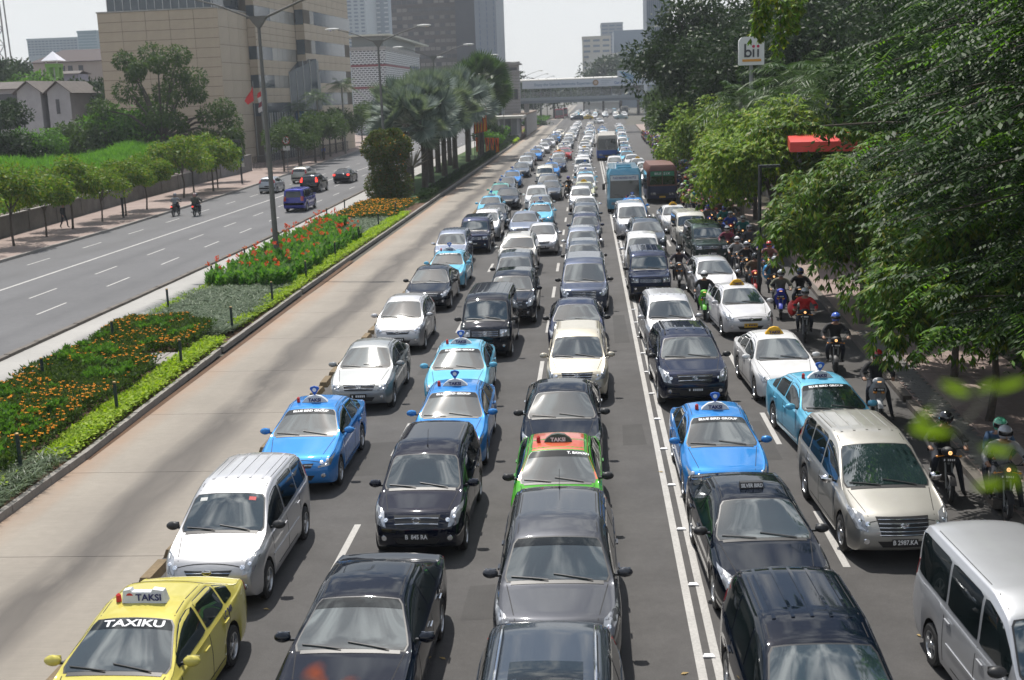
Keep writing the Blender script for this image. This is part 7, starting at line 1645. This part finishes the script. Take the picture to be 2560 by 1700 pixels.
A_ = [('sedan',-6.13,12.4,YEL,n_(taxi='box',lamp=0,grille=0,emblem=0,band=1,sidetext='LC 349',glasstext=[('TAXIKU',.155,1.5,.02,.88,'white')]),'yellow taxi with white box sign at the bottom left','taxi',-.02),
 ('mpv',-6.27,17.4,SILVER,n_(ribs=5,lamp=2,grille=0,sticker=1,blackmirror=1,emblem=2,molding=1),'silver family van directly behind the yellow taxi','van',0),
 ('sedan',-6.20,23.1,BLUE,BB,'royal blue taxi in the leftmost lane, behind the silver family van','taxi',0),
 ('sedan',-6.09,29.6,(.26,.27,.27,.6),n_(lamp=0,grille=2,emblem=1,rim=2),'grey-silver saloon behind the leftmost royal blue taxi','car',0),
 ('hatch',-6.25,36.9,SILVER,n_(lamp=2,grille=0,emblem=3,rim=1),'small silver hatchback behind the grey-silver saloon','car',0),
 ('bigsedan',-6.25,44.3,BLACK,n_(lamp=2,grille=2,rim=1,blackmirror=1),'black saloon behind the small silver hatchback','car',0),
 ('sedan',-6.15,49.3,LBLUE,BB,'light blue taxi squeezed behind the black saloon in the leftmost lane','taxi',0),
 ('mpv',-6.76,56.4,BLGREY,n_(ribs=6,lamp=0,grille=2,chromemirror=1),'blue-grey family van with silver mirrors behind a light blue taxi','van',0),
 ('boxy',-6.12,62.1,NAVY,n_(lamp=1,grille=1,emblem=2,blackmirror=1),'dark boxy van with orange indicators behind the blue-grey family van','van',0),
 ('mpv',-5.93,67.0,SILVER,n_(lamp=0,grille=1,ribs=5),'silver van with a grey bumper behind the dark boxy van','van',0),
 ('bigsedan',-5.87,72.0,BLACK,n_(lamp=0,grille=1,blackmirror=1),'black car between a silver van and a light blue taxi, leftmost lane','car',0),
 ('sedan',-6.58,78.1,LBLUE,BB,'light blue taxi in front of the black executive saloon','taxi',0),
 ('bigsedan',-5.86,84.7,BLACK,n_(lamp=2,grille=3,rim=1),'black executive saloon with bright sky reflected in its screen','car',0),
 ('sedan',-6.76,89.6,TEAL,n_(taxi='dome'),'pale green taxi behind the black executive saloon','taxi',0),
 ('sedan',-6.76,96.9,DGREY,n_(lamp=0,grille=2),'grey saloon behind the pale green taxi','car',0),
 ('sedan',-6.78,105.2,BLUE,BB,'royal blue taxi far down the leftmost lane, before the dark saloon','taxi',0),
 ('bigsedan',-6.68,118.0,DGREY,n_(lamp=2,grille=2),'dark saloon alone in a gap far down the leftmost lane','car',0),
 ('mpv',-6.80,129.5,GREY,n_(ribs=5,lamp=0,grille=1),'grey van behind the dark saloon in the leftmost lane','van',0)]
B_ = [('bigsedan',-3.22,13.0,BLACK,n_(lamp=2,grille=2,rim=1,sunroof=0,band=1,chrometrim=1),'glossy black saloon at the bottom of the second lane','car',-.02),
 ('mpv',-3.16,19.5,(.005,.007,.016,.1),n_(lamp=2,grille=2,emblem=2,plate='B  845 RA',rim=1,antenna=1),'dark navy family van with plate B 845 RA','van',0),
 ('sedan',-3.18,24.4,BLUE,BB,'royal blue taxi tucked behind the dark navy family van','taxi',0),
 ('sedan',-3.54,29.2,LBLUE,BB,'light blue taxi directly behind a royal blue taxi in the second lane','taxi',0),
 ('boxvan',-3.37,36.1,BLACK,n_(lamp=1,grille=1,emblem=1,blackmirror=1,ribs=5),'tall black box-shaped van behind the light blue taxi','van',0),
 ('suv',-2.90,41.9,BLACK,n_(lamp=2,grille=2,rails=0,cladding=1),'black four wheel drive with a sun flash behind the box-shaped van','car',0),
 ('mpv',-3.11,47.1,DGREY,n_(lamp=2,grille=2,ribs=5,antenna=1,blackmirror=1),'dark grey family van behind the black four wheel drive','van',0),
 ('suv',-3.37,54.2,SILVB,n_(lamp=1,grille=1,rails=2,emblem=0),'silver-beige wagon with black roof rails','car',0),
 ('sedan',-2.43,59.6,SILVER,n_(lamp=0,grille=2),'silver saloon edging out right of the silver-beige wagon','car',0),
 ('bigsedan',-3.67,66.2,BLGREY,n_(lamp=0,grille=2,chromemirror=1),'blue-grey saloon with silver mirrors in the second lane','car',0),
 ('sedan',-3.0,71.8,LBLUE,BB,'light blue taxi hidden behind the blue-grey saloon','taxi',0),
 ('sedan',-3.20,77.6,GREY,n_(lamp=2,grille=2),'mid grey saloon behind the hidden light blue taxi','car',0),
 ('mpv',-3.75,84.4,WHITE,n_(lamp=0,grille=0),'white van with a silver mirror in the second lane','van',0),
 ('sedan',-2.9,91,DGREY,n_(lamp=0,grille=2),'dark saloon right behind the white van','car',0),
 ('suv',-3.32,97.4,DGREY,n_(lamp=1,grille=2),'dark grey four wheel drive ahead of the cream van','car',0),
 ('boxy',-3.93,107.7,(.5,.49,.44,.1),n_(lamp=1,grille=1,blackmirror=1),'cream van with broad green-tinted screen','van',0),
 ('sedan',-3.6,116,BLUE,BB,'royal blue taxi hidden behind the cream van','taxi',0),
 ('bigsedan',-3.17,124.5,NAVY,n_(lamp=2,grille=2),'navy saloon far down the second lane','car',0),
 ('mpv',-3.3,133,GREY,n_(ribs=4),'grey van behind the navy saloon','van',0),
 ('sedan',-3.4,141,(.5,.12,.02,.1),n_(taxi='yellow'),'orange-roofed taxi left of the red car','taxi',0),
 ('hatch',-2.79,147.5,RED,n_(lamp=2,grille=0),'bright red car far down the second lane','car',0)]
C_ = [('suv',-.60,9.9,DGREY,n_(sunroof=1,rails=1,lamp=2,grille=2),'dark grey wagon with glass sunroof cut by the bottom edge','car',0),
 ('suv',-.58,15.2,(.045,.048,.056,.4),n_(lamp=2,grille=2,emblem=3,antenna=2,ribs=0,band=1,cladding=1,rim=1),'dark grey four wheel drive in the middle lane with clear headlights','car',0),
 ('sedan',-.68,19.7,GREEN,n_(taxi='dark',blackmirror=1,orangeroof=1,lamp=0,grille=2,glasstext=[('T. BAWAH',.085,1.0,.38,.90,'white')],band=1),'green taxi with an orange roof','taxi',0),
 ('bigsedan',-.70,24.2,BLACK,n_(lamp=2,grille=2,chrometrim=1,blackmirror=1,rim=1),'black saloon behind the green and orange taxi','car',0),
 ('mpv',-.40,30.3,CHAMP,n_(lamp=0,grille=1,emblem=1,ribs=0),'champagne family van in the middle lane','van',0),
 ('bigsedan',-.46,35.6,NAVY,n_(lamp=2,grille=2,blackmirror=1),'dark blue-black saloon partly hidden behind the champagne van','car',0),
 ('luxvan',-.24,43.5,(.035,.045,.075,.45),n_(lamp=2,grille=3,emblem=3,blackmirror=1),'large slate-blue luxury van with broad chrome grille','van',0),
 ('mpv',-.26,50.6,DGREY,n_(ribs=3,lamp=1,grille=1,blackmirror=1),'dark grey van directly behind the slate-blue luxury van','van',0),
 ('mpv',-.34,56.0,BLGREY,n_(ribs=6,lamp=1,grille=2,chromemirror=1),'blue-grey van with silver mirrors in the middle lane','van',0),
 ('mpv',-.20,63.0,NAVY,n_(ribs=6,lamp=2,grille=2),'dark navy van fourth behind the luxury van','van',0),
 ('mpv',-.20,69.3,DGREY,n_(ribs=4,lamp=0,grille=2),'charcoal van in front of the white saloon','van',0),
 ('sedan',-.20,75.3,WHITE,n_(lamp=2,grille=2,chromemirror=1),'white saloon behind the charcoal van in the middle lane','car',0),
 ('mpv',-.55,82.7,SILVER,n_(ribs=0,lamp=2,grille=1),'silver car with pale roof beside the parked rider','car',0),
 ('sedan',-.34,88.6,(.5,.5,.34,.1),n_(taxi='yellow'),'pale yellow car between two silver ones','car',0),
 ('mpv',-.22,94.6,WHITE,n_(lamp=0,grille=1,ribs=4),'white family van beyond the pale yellow car','van',0),
 ('sedan',-.2,100.5,LBLUE,BB,'light blue taxi far down the middle lane','taxi',0),
 ('sedan',-.22,106.6,SILVER,n_(lamp=0,grille=2),'silver saloon behind the far light blue taxi','car',0),
 ('sedan',-.3,112.4,WHITE,n_(taxi='dome'),'white taxi with a blue mirror in the middle lane','taxi',0),
 ('boxy',-.56,120.3,WHITE,n_(lamp=1,grille=1),'white boxy van with a green-tinted screen','van',0),
 ('mpv',-.51,127.3,SILVER,n_(ribs=4),'silver van behind the white boxy van','van',0),
 ('sedan',-.5,133.3,GREY,n_(taxi='dome'),'grey taxi with a dark roof sign, middle lane','taxi',0),
 ('sedan',-.45,140,SILVER,n_(),'pale silver saloon far down the middle lane','car',0),
 ('sedan',-.4,147.3,WHITE,n_(taxi='yellow'),'white taxi with a yellow roof sign far down the middle lane','taxi',0)]
D_ = [('bigmpv',2.66,11.2,BLACK,n_(ribs=5,lamp=2,grille=2,chromemirror=1,rim=1,band=0),'black people carrier with ribbed roof cut by the bottom edge','van',.03),
 ('bigsedan',2.66,16.8,BLACK,n_(lamp=2,grille=3,taxi='plate',blackmirror=1,rim=1),'black executive taxi with a small silver-lettered roof plate','taxi',.045),
 ('sedan',2.56,21.9,BLUE,BB,'royal blue taxi right of the double line, behind the black executive taxi','taxi',.02),
 ('suv',2.62,30.0,(.008,.012,.03,.3),n_(lamp=2,grille=2,rails=2,ribs=5,cladding=1,rim=1,blackmirror=1),'blue-black four wheel drive with roof rails and a green-tinted screen','car',.02),
 ('mpv',2.50,35.7,SILVER,n_(lamp=2,grille=0,ribs=5,rim=1),'silver van behind the blue-black four wheel drive','van',.03),
 ('boxy',2.36,46.3,(.012,.02,.05,.2),n_(lamp=1,grille=1,blackmirror=1,emblem=0,cladding=1,ribs=5),'old dark blue boxy wagon with square lamps','car',0),
 ('mpv',2.40,52.6,WHITE,n_(lamp=0,ribs=4,chromemirror=1),'white van hidden behind the old dark blue wagon','van',0),
 ('suv',2.95,59.4,DGREY,n_(lamp=2,grille=2,rails=2,chromemirror=1),'dark grey four wheel drive with rack edge, in front of the white luxury van','car',.02),
 ('luxvan',2.45,66.4,(.55,.55,.57,.3),n_(lamp=2,grille=2,sunroof=0,chromemirror=1),'white luxury van in front of the light blue shuttle bus','van',.02),
 ('sedan',2.75,73.4,BLUE,BB,'blue taxi mostly hidden between the luxury van and the shuttle bus','taxi',0),
 ('sedan',2.7,107,LBLUE,BB,'light blue taxi directly behind the shuttle bus','taxi',0),
 ('mpv',2.75,122.4,WHITE,n_(ribs=5,chromemirror=1),'white van between the shuttle bus and the old white bus','van',0)]
E_ = [('boxvan',5.72,12.2,(.42,.43,.45,.55),n_(lamp=1,grille=1,blackmirror=1,molding=1),'silver minivan at the bottom right corner','van',.05),
 ('bigmpv',5.18,19.3,SILVB,n_(lamp=2,grille=3,ribs=5,plate='B 2987.KA',platez=.44,chromemirror=1,chrometrim=1,rim=1),'champagne silver people carrier with plate B 2987.KA','van',.055),
 ('sedan',5.31,24.5,LBLUE,BB,'light blue taxi behind the champagne silver people carrier','taxi',.10),
 ('sedan',5.0,29.6,WHITE,n_(taxi='yellow',lamp=0,grille=0,emblem=0,rim=2),'white taxi with yellow sign, nearer of the pair in the rightmost lane','taxi',.06),
 ('sedan',5.06,38.0,(.6,.6,.62,.1),n_(taxi='yellow',lamp=2,grille=0,rim=1),'pearl white taxi with yellow roof sign and yellow plate','taxi',.07),
 ('hatch',4.83,44.7,SILVER,n_(lamp=2,grille=0,chromemirror=1),'silver hatchback behind the pearl white taxi','car',.04),
 ('boxy',5.69,55.9,DGREEN,n_(lamp=1,grille=2,ribs=5,blackmirror=1,emblem=3),'dark green boxy four wheel drive in the rightmost lane','car',.06),
 ('boxy',5.38,61.6,(.5,.49,.45,.2),n_(lamp=1,grille=1,ribs=5,blackmirror=1),'cream boxy van behind the dark green four wheel drive','van',.05),
 ('sedan',4.95,67.6,WHITE,n_(taxi='yellow',lamp=0),'white taxi with yellow sign in front of the brown bus','taxi',.05),
 ('sedan',5.2,103,SILVER,n_(lamp=0),'silver car behind the brown bus','car',0),
 ('mpv',5.3,111,(.3,.31,.32,.5),n_(),'grey van with dark screen behind the silver car','van',0),
 ('sedan',5.0,119,WHITE,n_(taxi='yellow'),'white taxi with yellow sign near the riders, far right lane','taxi',0),
 ('sedan',4.7,127,WHITE,n_(),'white saloon beyond the far yellow-signed taxi','car',0),
 ('sedan',4.4,135,LBLUE,BB,'light blue taxi level with the old white bus','taxi',0),
 ('mpv',4.6,143,BLGREY,n_(),'blue-grey van beside the rear of the old white bus','van',0)]
for ln, lst in (('A', A_), ('B', B_), ('C', C_), ('D', D_), ('E', E_)):
    for kind, x, y, c, look, lab, cat, rz in lst: car(ln, kind, x, y, c, look, lab, rz, cat, {'taxi': 'taxi', 'van': 'family_van', 'car': 'car'}[cat])
# farther down each lane: every vehicle is described by its neighbours
PAL = {'white': WHITE, 'silver': SILVER, 'grey': GREY, 'black': BLACK, 'navy': NAVY, 'light blue': LBLUE, 'royal blue': BLUE, 'champagne': CHAMP, 'dark grey': DGREY, 'maroon': MAROON, 'red': RED}
SEQ = {'A': (-6.75, 139, 'dark grey s,royal blue t,white s,silver s,navy v,white s,black s,royal blue t,white v,champagne v', -5.2, 222),
 'B': (-3.3, 155, 'silver t,champagne s,silver s,dark grey v,silver s,white v,champagne v,silver s,white s,grey v,silver v,white v,white s,grey s,silver v,champagne s,white s,silver v,white s', -2.2, 296),
 'C': (-.35, 155, 'silver s,white s,champagne s,silver v,white s,silver s,white v,light blue t,silver s,white s,royal blue t,white s,champagne v,white s,silver s', .9, 285),
 'D': (2.6, 166, 'silver s,white v,royal blue t,white s,silver v,light blue t,white s,royal blue t', 3.0, 238),
 'E': (4.7, 152, 'light blue t,white s,silver v,light blue t,white v,silver s,white s,light blue t,white v,silver s,white s', 7.0, 262)}
pos_words = ['nearest', 'next', 'third', 'fourth', 'fifth', 'sixth', 'seventh', 'eighth', 'ninth', 'tenth']
KN = {'s': ('sedan', 'saloon', 'car'), 'v': ('mpv', 'van', 'van'), 't': ('sedan', 'taxi', 'taxi')}
LW_ = {'A': 'leftmost', 'B': 'second', 'C': 'middle', 'D': 'fourth', 'E': 'rightmost'}
used = set()
for ln, (x0, y0, s, x1, y1) in SEQ.items():
    it = [q.rsplit(' ', 1) for q in s.split(',')]
    for k, (cn, kd) in enumerate(it):
        t = k/(len(it)-1); kind, nm, cat = KN[kd]; x = x0+(x1-x0)*t+random.uniform(-.2, .2); y = y0+(y1-y0)*t
        pc = it[k-1] if k else None; nx_ = it[k+1] if k+1 < len(it) else None
        lab = 'far %s %s, %s lane' % (cn, nm, LW_[ln]) + (', behind %s %s' % (pc[0], KN[pc[1]][1]) if pc else ', first distant one') + (', before %s %s' % (nx_[0], KN[nx_[1]][1]) if nx_ else ', last before the junction')
        if lab in used: lab += ', farther'
        used.add(lab)
        look = dict(taxi='dome') if kd == 't' else (dict(ribs=4) if kd == 'v' else {})
        make_car(kind, look, x, y, 0, PAL[cn], lab, cat, 'vehicles queueing in the '+LANE[ln], 1, {'taxi': 'taxi', 'van': 'family_van', 'car': 'car'}[cat])
# buses
NB = mat('bus_light_blue', (.10,.32,.45), .3, .1, coat=1, noise=(1,.06)); NB2 = mat('bus_teal_blue', (.07,.25,.36), .3, .1, coat=1, noise=(1,.06))
BR = mat('bus_brown_red', (.13,.048,.034), .55, noise=(1.5,.2)); DB = mat('bus_dark_blue', (.012,.018,.06), .5, noise=(1.5,.2)); OWh = mat('bus_dirty_white', (.34,.325,.29), .6, noise=(1,.2)); OB = mat('bus_blue', (.02,.08,.32), .5, noise=(1,.15)); GB = mat('green_banner', (.02,.16,.08), .5); WBn = mat('white_bus_banner', (.5,.52,.52), .5)
def setb(o, g): o['group'] = g
make_bus('shuttle_bus', 2.42, 80.2, 7.6, 2.3, 3.0, NB2, NB, 'light blue shuttle bus with a white banner over its screen', 'PLAZA INDONESIA SHUTTLE', WBn, vent=True)
make_bus('city_bus', 5.35, 87.0, 7.0, 2.15, 2.75, DB, BR, 'brown and dark blue city bus beside the shuttle bus', 'BLITZ MEDIX' if False else 'BLUE MIX' if False else 'BIUI -21X', GB, split=True, textm='white_w')
make_bus('city_bus', 2.35, 145, 9.5, 2.45, 3.0, OB, OWh, 'old white and blue city bus with a wide dark screen', split=True)
make_bus('city_bus', 2.75, 157.5, 6.5, 2.2, 2.9, OB, OWh, 'white bus roof right behind the old white and blue bus')
RB_ = mat('bus_red', (.28,.015,.02), .4, coat=1); OY = mat('bus_orange_roof', (.45,.19,.03), .5)
make_bus('articulated_bus', -9.3, 408, 12, 2.9, 3.3, RB_, RB_, 'red busway coach on the busway beyond the bridge'); make_bus('articulated_bus', -8.4, 438, 12, 2.9, 3.3, RB_, RB_, 'second red busway coach beside the first, half hidden')
# junction traffic and the queue beyond the bridge
def far(kind, x, y, rz, c, lab, cat='car', look=None, lod=1): make_car(kind, look or {}, x, y, rz, c, lab, cat, 'vehicles crossing the junction', lod, {'taxi': 'taxi', 'van': 'family_van', 'car': 'car'}[cat])
far('sedan', 3.9, 322, .35, WHITE, 'white car turning alone across the empty junction')
far('sedan', -2.2, 378, -1.45, (.5,.34,.03,.1), 'yellow taxi crossing the junction from the left', 'taxi'); far('mpv', -5.2, 373, -1.45, NAVY, 'dark blue van crossing just in front of the yellow taxi', 'van')
far('sedan', 12.5, 366, 1.5, (.2,.28,.3,.4), 'long pale blue car crossing the junction from the right'); far('hatch', -17.4, 350, -1.3, (.05,.12,.10,.3), 'dark green car waiting left of the junction by the ramp')
rq = random.Random(12); cl = ['white', 'silver', 'white', 'champagne', 'silver', 'light blue', 'grey', 'white']
for li, x in enumerate((-4.6, -1.2, 2.4, 6.0, 9.4, 12.4)):
    for k in range(16):
        cn = cl[(k*3+li*2) % 8]; kd = 'sv'[(k+li) % 2]; y = 391+k*7.2+rq.uniform(-2, 2)+(6 if li % 2 else 0)
        make_car(KN[kd][0], {}, x+rq.uniform(-.3, .3)+(k*.12), y, 0, PAL[cn], 'tiny hazy vehicle in the packed queue waiting beyond the footbridge', KN[kd][2], 'vehicles waiting beyond the footbridge', 2, {'van': 'family_van', 'car': 'car'}[KN[kd][2]])
make_bus('city_bus', 13.5, 430, 9, 2.5, 3.2, OWh, OWh, 'white bus at the right of the queue beyond the footbridge')
# opposite carriageway, driving away
def away(kind, px, py, c, lab, look, cat='car'):
    S = SPECS[kind]; g = gnd(px, py); make_car(kind, look, g.x, g.y+S['L'], PI, c, lab, cat, 'vehicles driving away on the opposite road', 0, {'taxi': 'taxi', 'van': 'family_van', 'car': 'car'}[cat])
away('hatch', 616, 447, (.38,.40,.43,.5), 'silver hatchback driving away behind the nearest lamp post', {}); away('suv', 690, 424, SILVB, 'silver wagon driving away on the opposite road', {'rails': 1})
away('suv', 713, 446, BLACK, 'black four wheel drive with brake lights on', {'braking': 1, 'rails': 2, 'cladding': 1}); away('bigsedan', 787, 424, BLACK, 'black saloon braking on the opposite road', {'braking': 1})
away('boxy', 678, 490, (.03,.035,.25,.2), 'violet-blue van driving away on the opposite road', {'ribs': 4}, 'van')
# ------------------------------------------------------------------ riders
def rider(x, y, rz, bike, bc, jc, hc, pose, desc, lod=0, pill=None, bikelab=None, extra=None):
    if len(('motorcycle of the '+desc).replace('-', ' ').split()) > 16: print('LONG', desc)
    make_moto(bike, x, y, rz, bc, bikelab or 'motorcycle of the '+desc, 'motorcycles filtering through the queue', lod)
    add_person(pose, x, y, rz, jc, desc[0]+desc[1:], hc, 'motorcycle riders', extra=extra)
    if pill: add_person('pillion', x, y, rz, pill[0], pill[2], pill[1], 'motorcycle riders')
bk=(.02,.02,.022); K=(.012,.012,.014); W_=(.62,.62,.62); Rd=(.45,.02,.02); Gy=(.10,.10,.10); LG=(.28,.28,.28); Br=(.10,.065,.035); Nv=(.02,.025,.07); Te=(.02,.20,.20); Pk=(.18,.03,.06); SV=(.35,.36,.38); BU=(.03,.05,.45)
def redbag(r):
    b = MB(); b.ell((-.38, 1.25, .95), (.16,.3,.26), 10, 8); b.obj('red_bag', M['red'], r)
def whitebox(r):
    b = MB(); b.box(-.28,.28,1.45,1.95,.85,1.3); b.obj('white_box', M['white'], r, 0)
def bluebag(r):
    b = MB(); b.ell((-.32, 1.1, 1.05), (.15,.25,.28), 10, 8); b.obj('sky_blue_bag', M['fb'], r)
g = lambda dx, dy: gnd(dx, dy)
placed = []
near = [(2330,1215,-.12,'bike',K,LG,(.35,.36,.40),'ride_foot_r','rider in light grey sleeves at the right edge carrying a passenger',((.03,.07,.14),(.10,.40,.25),'pillion passenger in a green patterned helmet at the right edge'),None),
 (2197,1170,-.05,'bike',K,K,K,'ride_foot_r','rider all in black with white gloves beside the pavement',None,None),
 (2030,982,-.10,'scooter',(.42,.43,.45),K,Rd,'ride_foot_r','rider in a bright red helmet on a silver scooter',None,None),
 (1928,870,-.15,'bike',K,K,(.05,.12,.5),'ride','rider in black with a blue-tinted helmet on a black bike',None,None),
 (1856,795,-.15,'bike',K,(.5,.02,.02),SV,'ride','rider in a bright red jacket on a white-cowled bike',None,redbag),
 (1842,735,-.2,'scooter',K,K,(.03,.06,.2),'ride_foot_r','rider in a black shirt and dark blue helmet',None,None),
 (1800,740,-.15,'scooter',BU,(.12,.12,.09),SV,'ride_foot_r','rider in an olive shirt on a bright blue scooter',None,None),
 (1783,700,-.2,'bike',K,(.04,.04,.045),SV,'ride','rider with a sky blue bag and grey helmet',None,bluebag),
 (1742,690,-.1,'bike',(.4,.02,.02),Br,K,'ride','rider in a brown jacket on a red bike',None,None),
 (1770,655,-.2,'bike',K,(.20,.08,.07),(.65,.06,.03),'ride','rider in a dusty pink jacket with an orange-red helmet',None,None),
 (1700,640,-.1,'bike',(.05,.05,.055),LG,W_,'ride','rider in a grey jacket and white helmet beside the silver hatchback',None,None),
 (1722,655,-.1,'bike',K,K,SV,'ride','rider in black just behind the grey-jacketed one',None,None),
 (1762,632,-.2,'scooter',(.05,.03,.25),(.06,.03,.25),Nv,'ride','rider in a purple jacket near the kerb',None,None),
 (1677,608,-.1,'bike',(.12,.02,.03),Pk,W_,'ride','rider in maroon with a white helmet by the dark green wagon',None,None),
 (1727,605,-.15,'bike',K,(.08,.08,.09),SV,'ride','rider in charcoal with a silver helmet near the kerb',None,None),
 (1712,578,-.15,'bike',K,Te,W_,'ride','rider in a teal jacket carrying a white box',None,whitebox),
 (1685,565,-.1,'bike',(.5,.02,.02),(.03,.08,.4),W_,'ride','rider in blue and grey on a red bike with lit lamps',None,None),
 (1567,668,-.05,'scooter',(.16,.16,.16),(.04,.035,.05),K,'ride_foot_r','rider in a dark coat between the dark blue wagon and the hatchback',None,None),
 (1625,742,-.08,'scooter',(.12,.5,.03),K,W_,'ride','rider in black on a lime green scooter',None,None),
 (1303,458,-.35,'bike',K,K,(.05,.04,.3),'ride_foot_l','lone rider in a blue helmet left of the middle lane',None,None)]
for dx, dy, rz, bike, bc, jc, hc, pose, desc, pill, extra in near:
    p = g(dx, dy); rider(p.x, p.y, rz, bike, bc, jc, hc, pose, desc, 0, pill, None, extra); placed.append((p.x, p.y))
HC = {'white': W_, 'silver': SV, 'black': K, 'red': Rd, 'blue': BU, 'orange': (.6,.12,.02), 'grey': Gy, 'yellow': (.5,.36,.03), 'green': (.05,.25,.08), 'pink': (.5,.15,.2)}
JC = {'black': K, 'navy': Nv, 'grey': Gy, 'brown': Br, 'dark red': (.2,.02,.02), 'teal': Te, 'olive': (.08,.08,.04), 'blue': (.03,.08,.3), 'cream': (.35,.32,.25)}
combos = [(h, j) for h in HC for j in JC]; rq = random.Random(5); rq.shuffle(combos); ci = 0; y = 40.0; row = 0
while y < 205:
    xk = 7.2+max(0, (y-42))*.048; nrow = 3 if 60 < y < 150 else 2
    xk = min(xk, 10.2 if y < 120 else 11)
    xs0 = xk-.45 if y < 56 else xk-.8
    for i in range(nrow):
        x = xs0-i*.95+rq.uniform(-.15, .15)+(.4 if row % 2 else 0)
        if x < 6.45 or ci >= 300 or any(abs(x-a) < .85 and abs(y-b) < 2.3 for a, b in placed): continue
        hn, jn = combos[ci % len(combos)]; lod = 0 if y < 75 else 1; where = 'under the bright trees' if y < 75 else ('beside the brown bus' if y < 100 else ('in the crowd past the buses' if y < 145 else 'far up the right kerb'))
        d_ = 'rider in %s jacket, %s helmet, %s' % (jn, hn, where)
        yy = y+rq.uniform(-.5, .5); make_moto('bike' if ci % 3 else 'scooter', x, yy, rq.uniform(-.2, .08), [K, (.3,.02,.02), BU, (.3,.3,.3), K][ci % 5], 'motorcycle of the '+d_, 'motorcycles along the right kerb', lod)
        add_person(['ride', 'ride_foot_r', 'ride'][ci % 3], x, yy, 0, JC[jn], d_, HC[hn], 'motorcycle riders'); ci += 1
    y += 2.15; row += 1
for dx, dy, jc, hc, d_, pill in ((397,500,(.22,.23,.24),(.15,.15,.17),'rider in a grey shirt driving away on the opposite road',None),(446,500,(.05,.06,.05),(.05,.05,.05),'rider in dark green driving away with a passenger',((.05,.055,.04),(.28,.16,.15),'passenger in a pinkish helmet behind the dark green rider'))):
    p = g(dx, dy); rider(p.x, p.y+1.8, PI, 'bike', (.03,.03,.03), jc, hc, 'ride', d_, 0, pill)
# pedestrians
p = g(150, 531); add_person('walk', p.x, p.y, 1.2, (.015,.015,.018), 'person in black walking under the left street trees', None, None, .13)
add_person('walk', -9.4, 251.2, -1.5, (.02,.02,.03), 'person in dark clothes walking on the footbridge, left of centre', None, 'people on the footbridge', 7.5); add_person('stand', 5.0, 251.0, .6, (.02,.02,.03), 'person standing on the footbridge under the airline emblem', None, 'people on the footbridge', 7.5)
add_person('walk', -12.9, 300, .4, (.05,.10,.07), 'person walking beside the busway beyond the shelter', None); 
for j, (dx, dy) in enumerate(((742,368),(748,366),(652,372))): p = g(dx, dy); add_person('stand', p.x, p.y, j, [(.05,.10,.35),(.04,.08,.3),(.02,.02,.02)][j], ['person in blue under the dark street trees','second person in blue beside the first under the trees','person in black by the dark railing'][j], None, None, .13)
p = g(575, 392); make_moto('bike', p.x-1, p.y, .6, (.2,.02,.02), 'parked dark red motorcycle by the grey gateway wall', None, 0)
# road litter: dry leaves
lv = MB(); lv.add([(0,0,.002),(.05,.03,.012),(.13,0,.006),(.05,-.03,.012)], [(0,1,2,3)]); lvm = lv.mesh('leaf', [mat('dry_leaf', (.34,.24,.09), .8)], 0); lr = random.Random(8)
for k in range(46):
    x, y = lr.uniform(-7, 7), 14+lr.random()**1.6*32; link('fallen_leaf', lvm, None, (x, y, .006), lr.uniform(0, 6), 'small dry yellow leaf lying on the asphalt', 'leaf', 'dry leaves fallen on the road')
# haze: pale air thickening with distance
hz = MB(); hz.box(-420, 260, -30, 840, -1.0, 64)
hm = bpy.data.materials.new('haze'); hm.use_nodes = True; t = hm.node_tree; t.nodes.clear(); ho = N(t, 'ShaderNodeOutputMaterial'); pv_ = N(t, 'ShaderNodeVolumePrincipled'); pv_.inputs['Color'].default_value = (.86,.92,1,1); pv_.inputs['Density'].default_value = .0003; pv_.inputs['Anisotropy'].default_value = .3
t.links.new(pv_.outputs[0], ho.inputs['Volume'])
HAZE = hz.obj('haze', hm, None, 0, kind='stuff', label='pale haze in the air over the avenue')
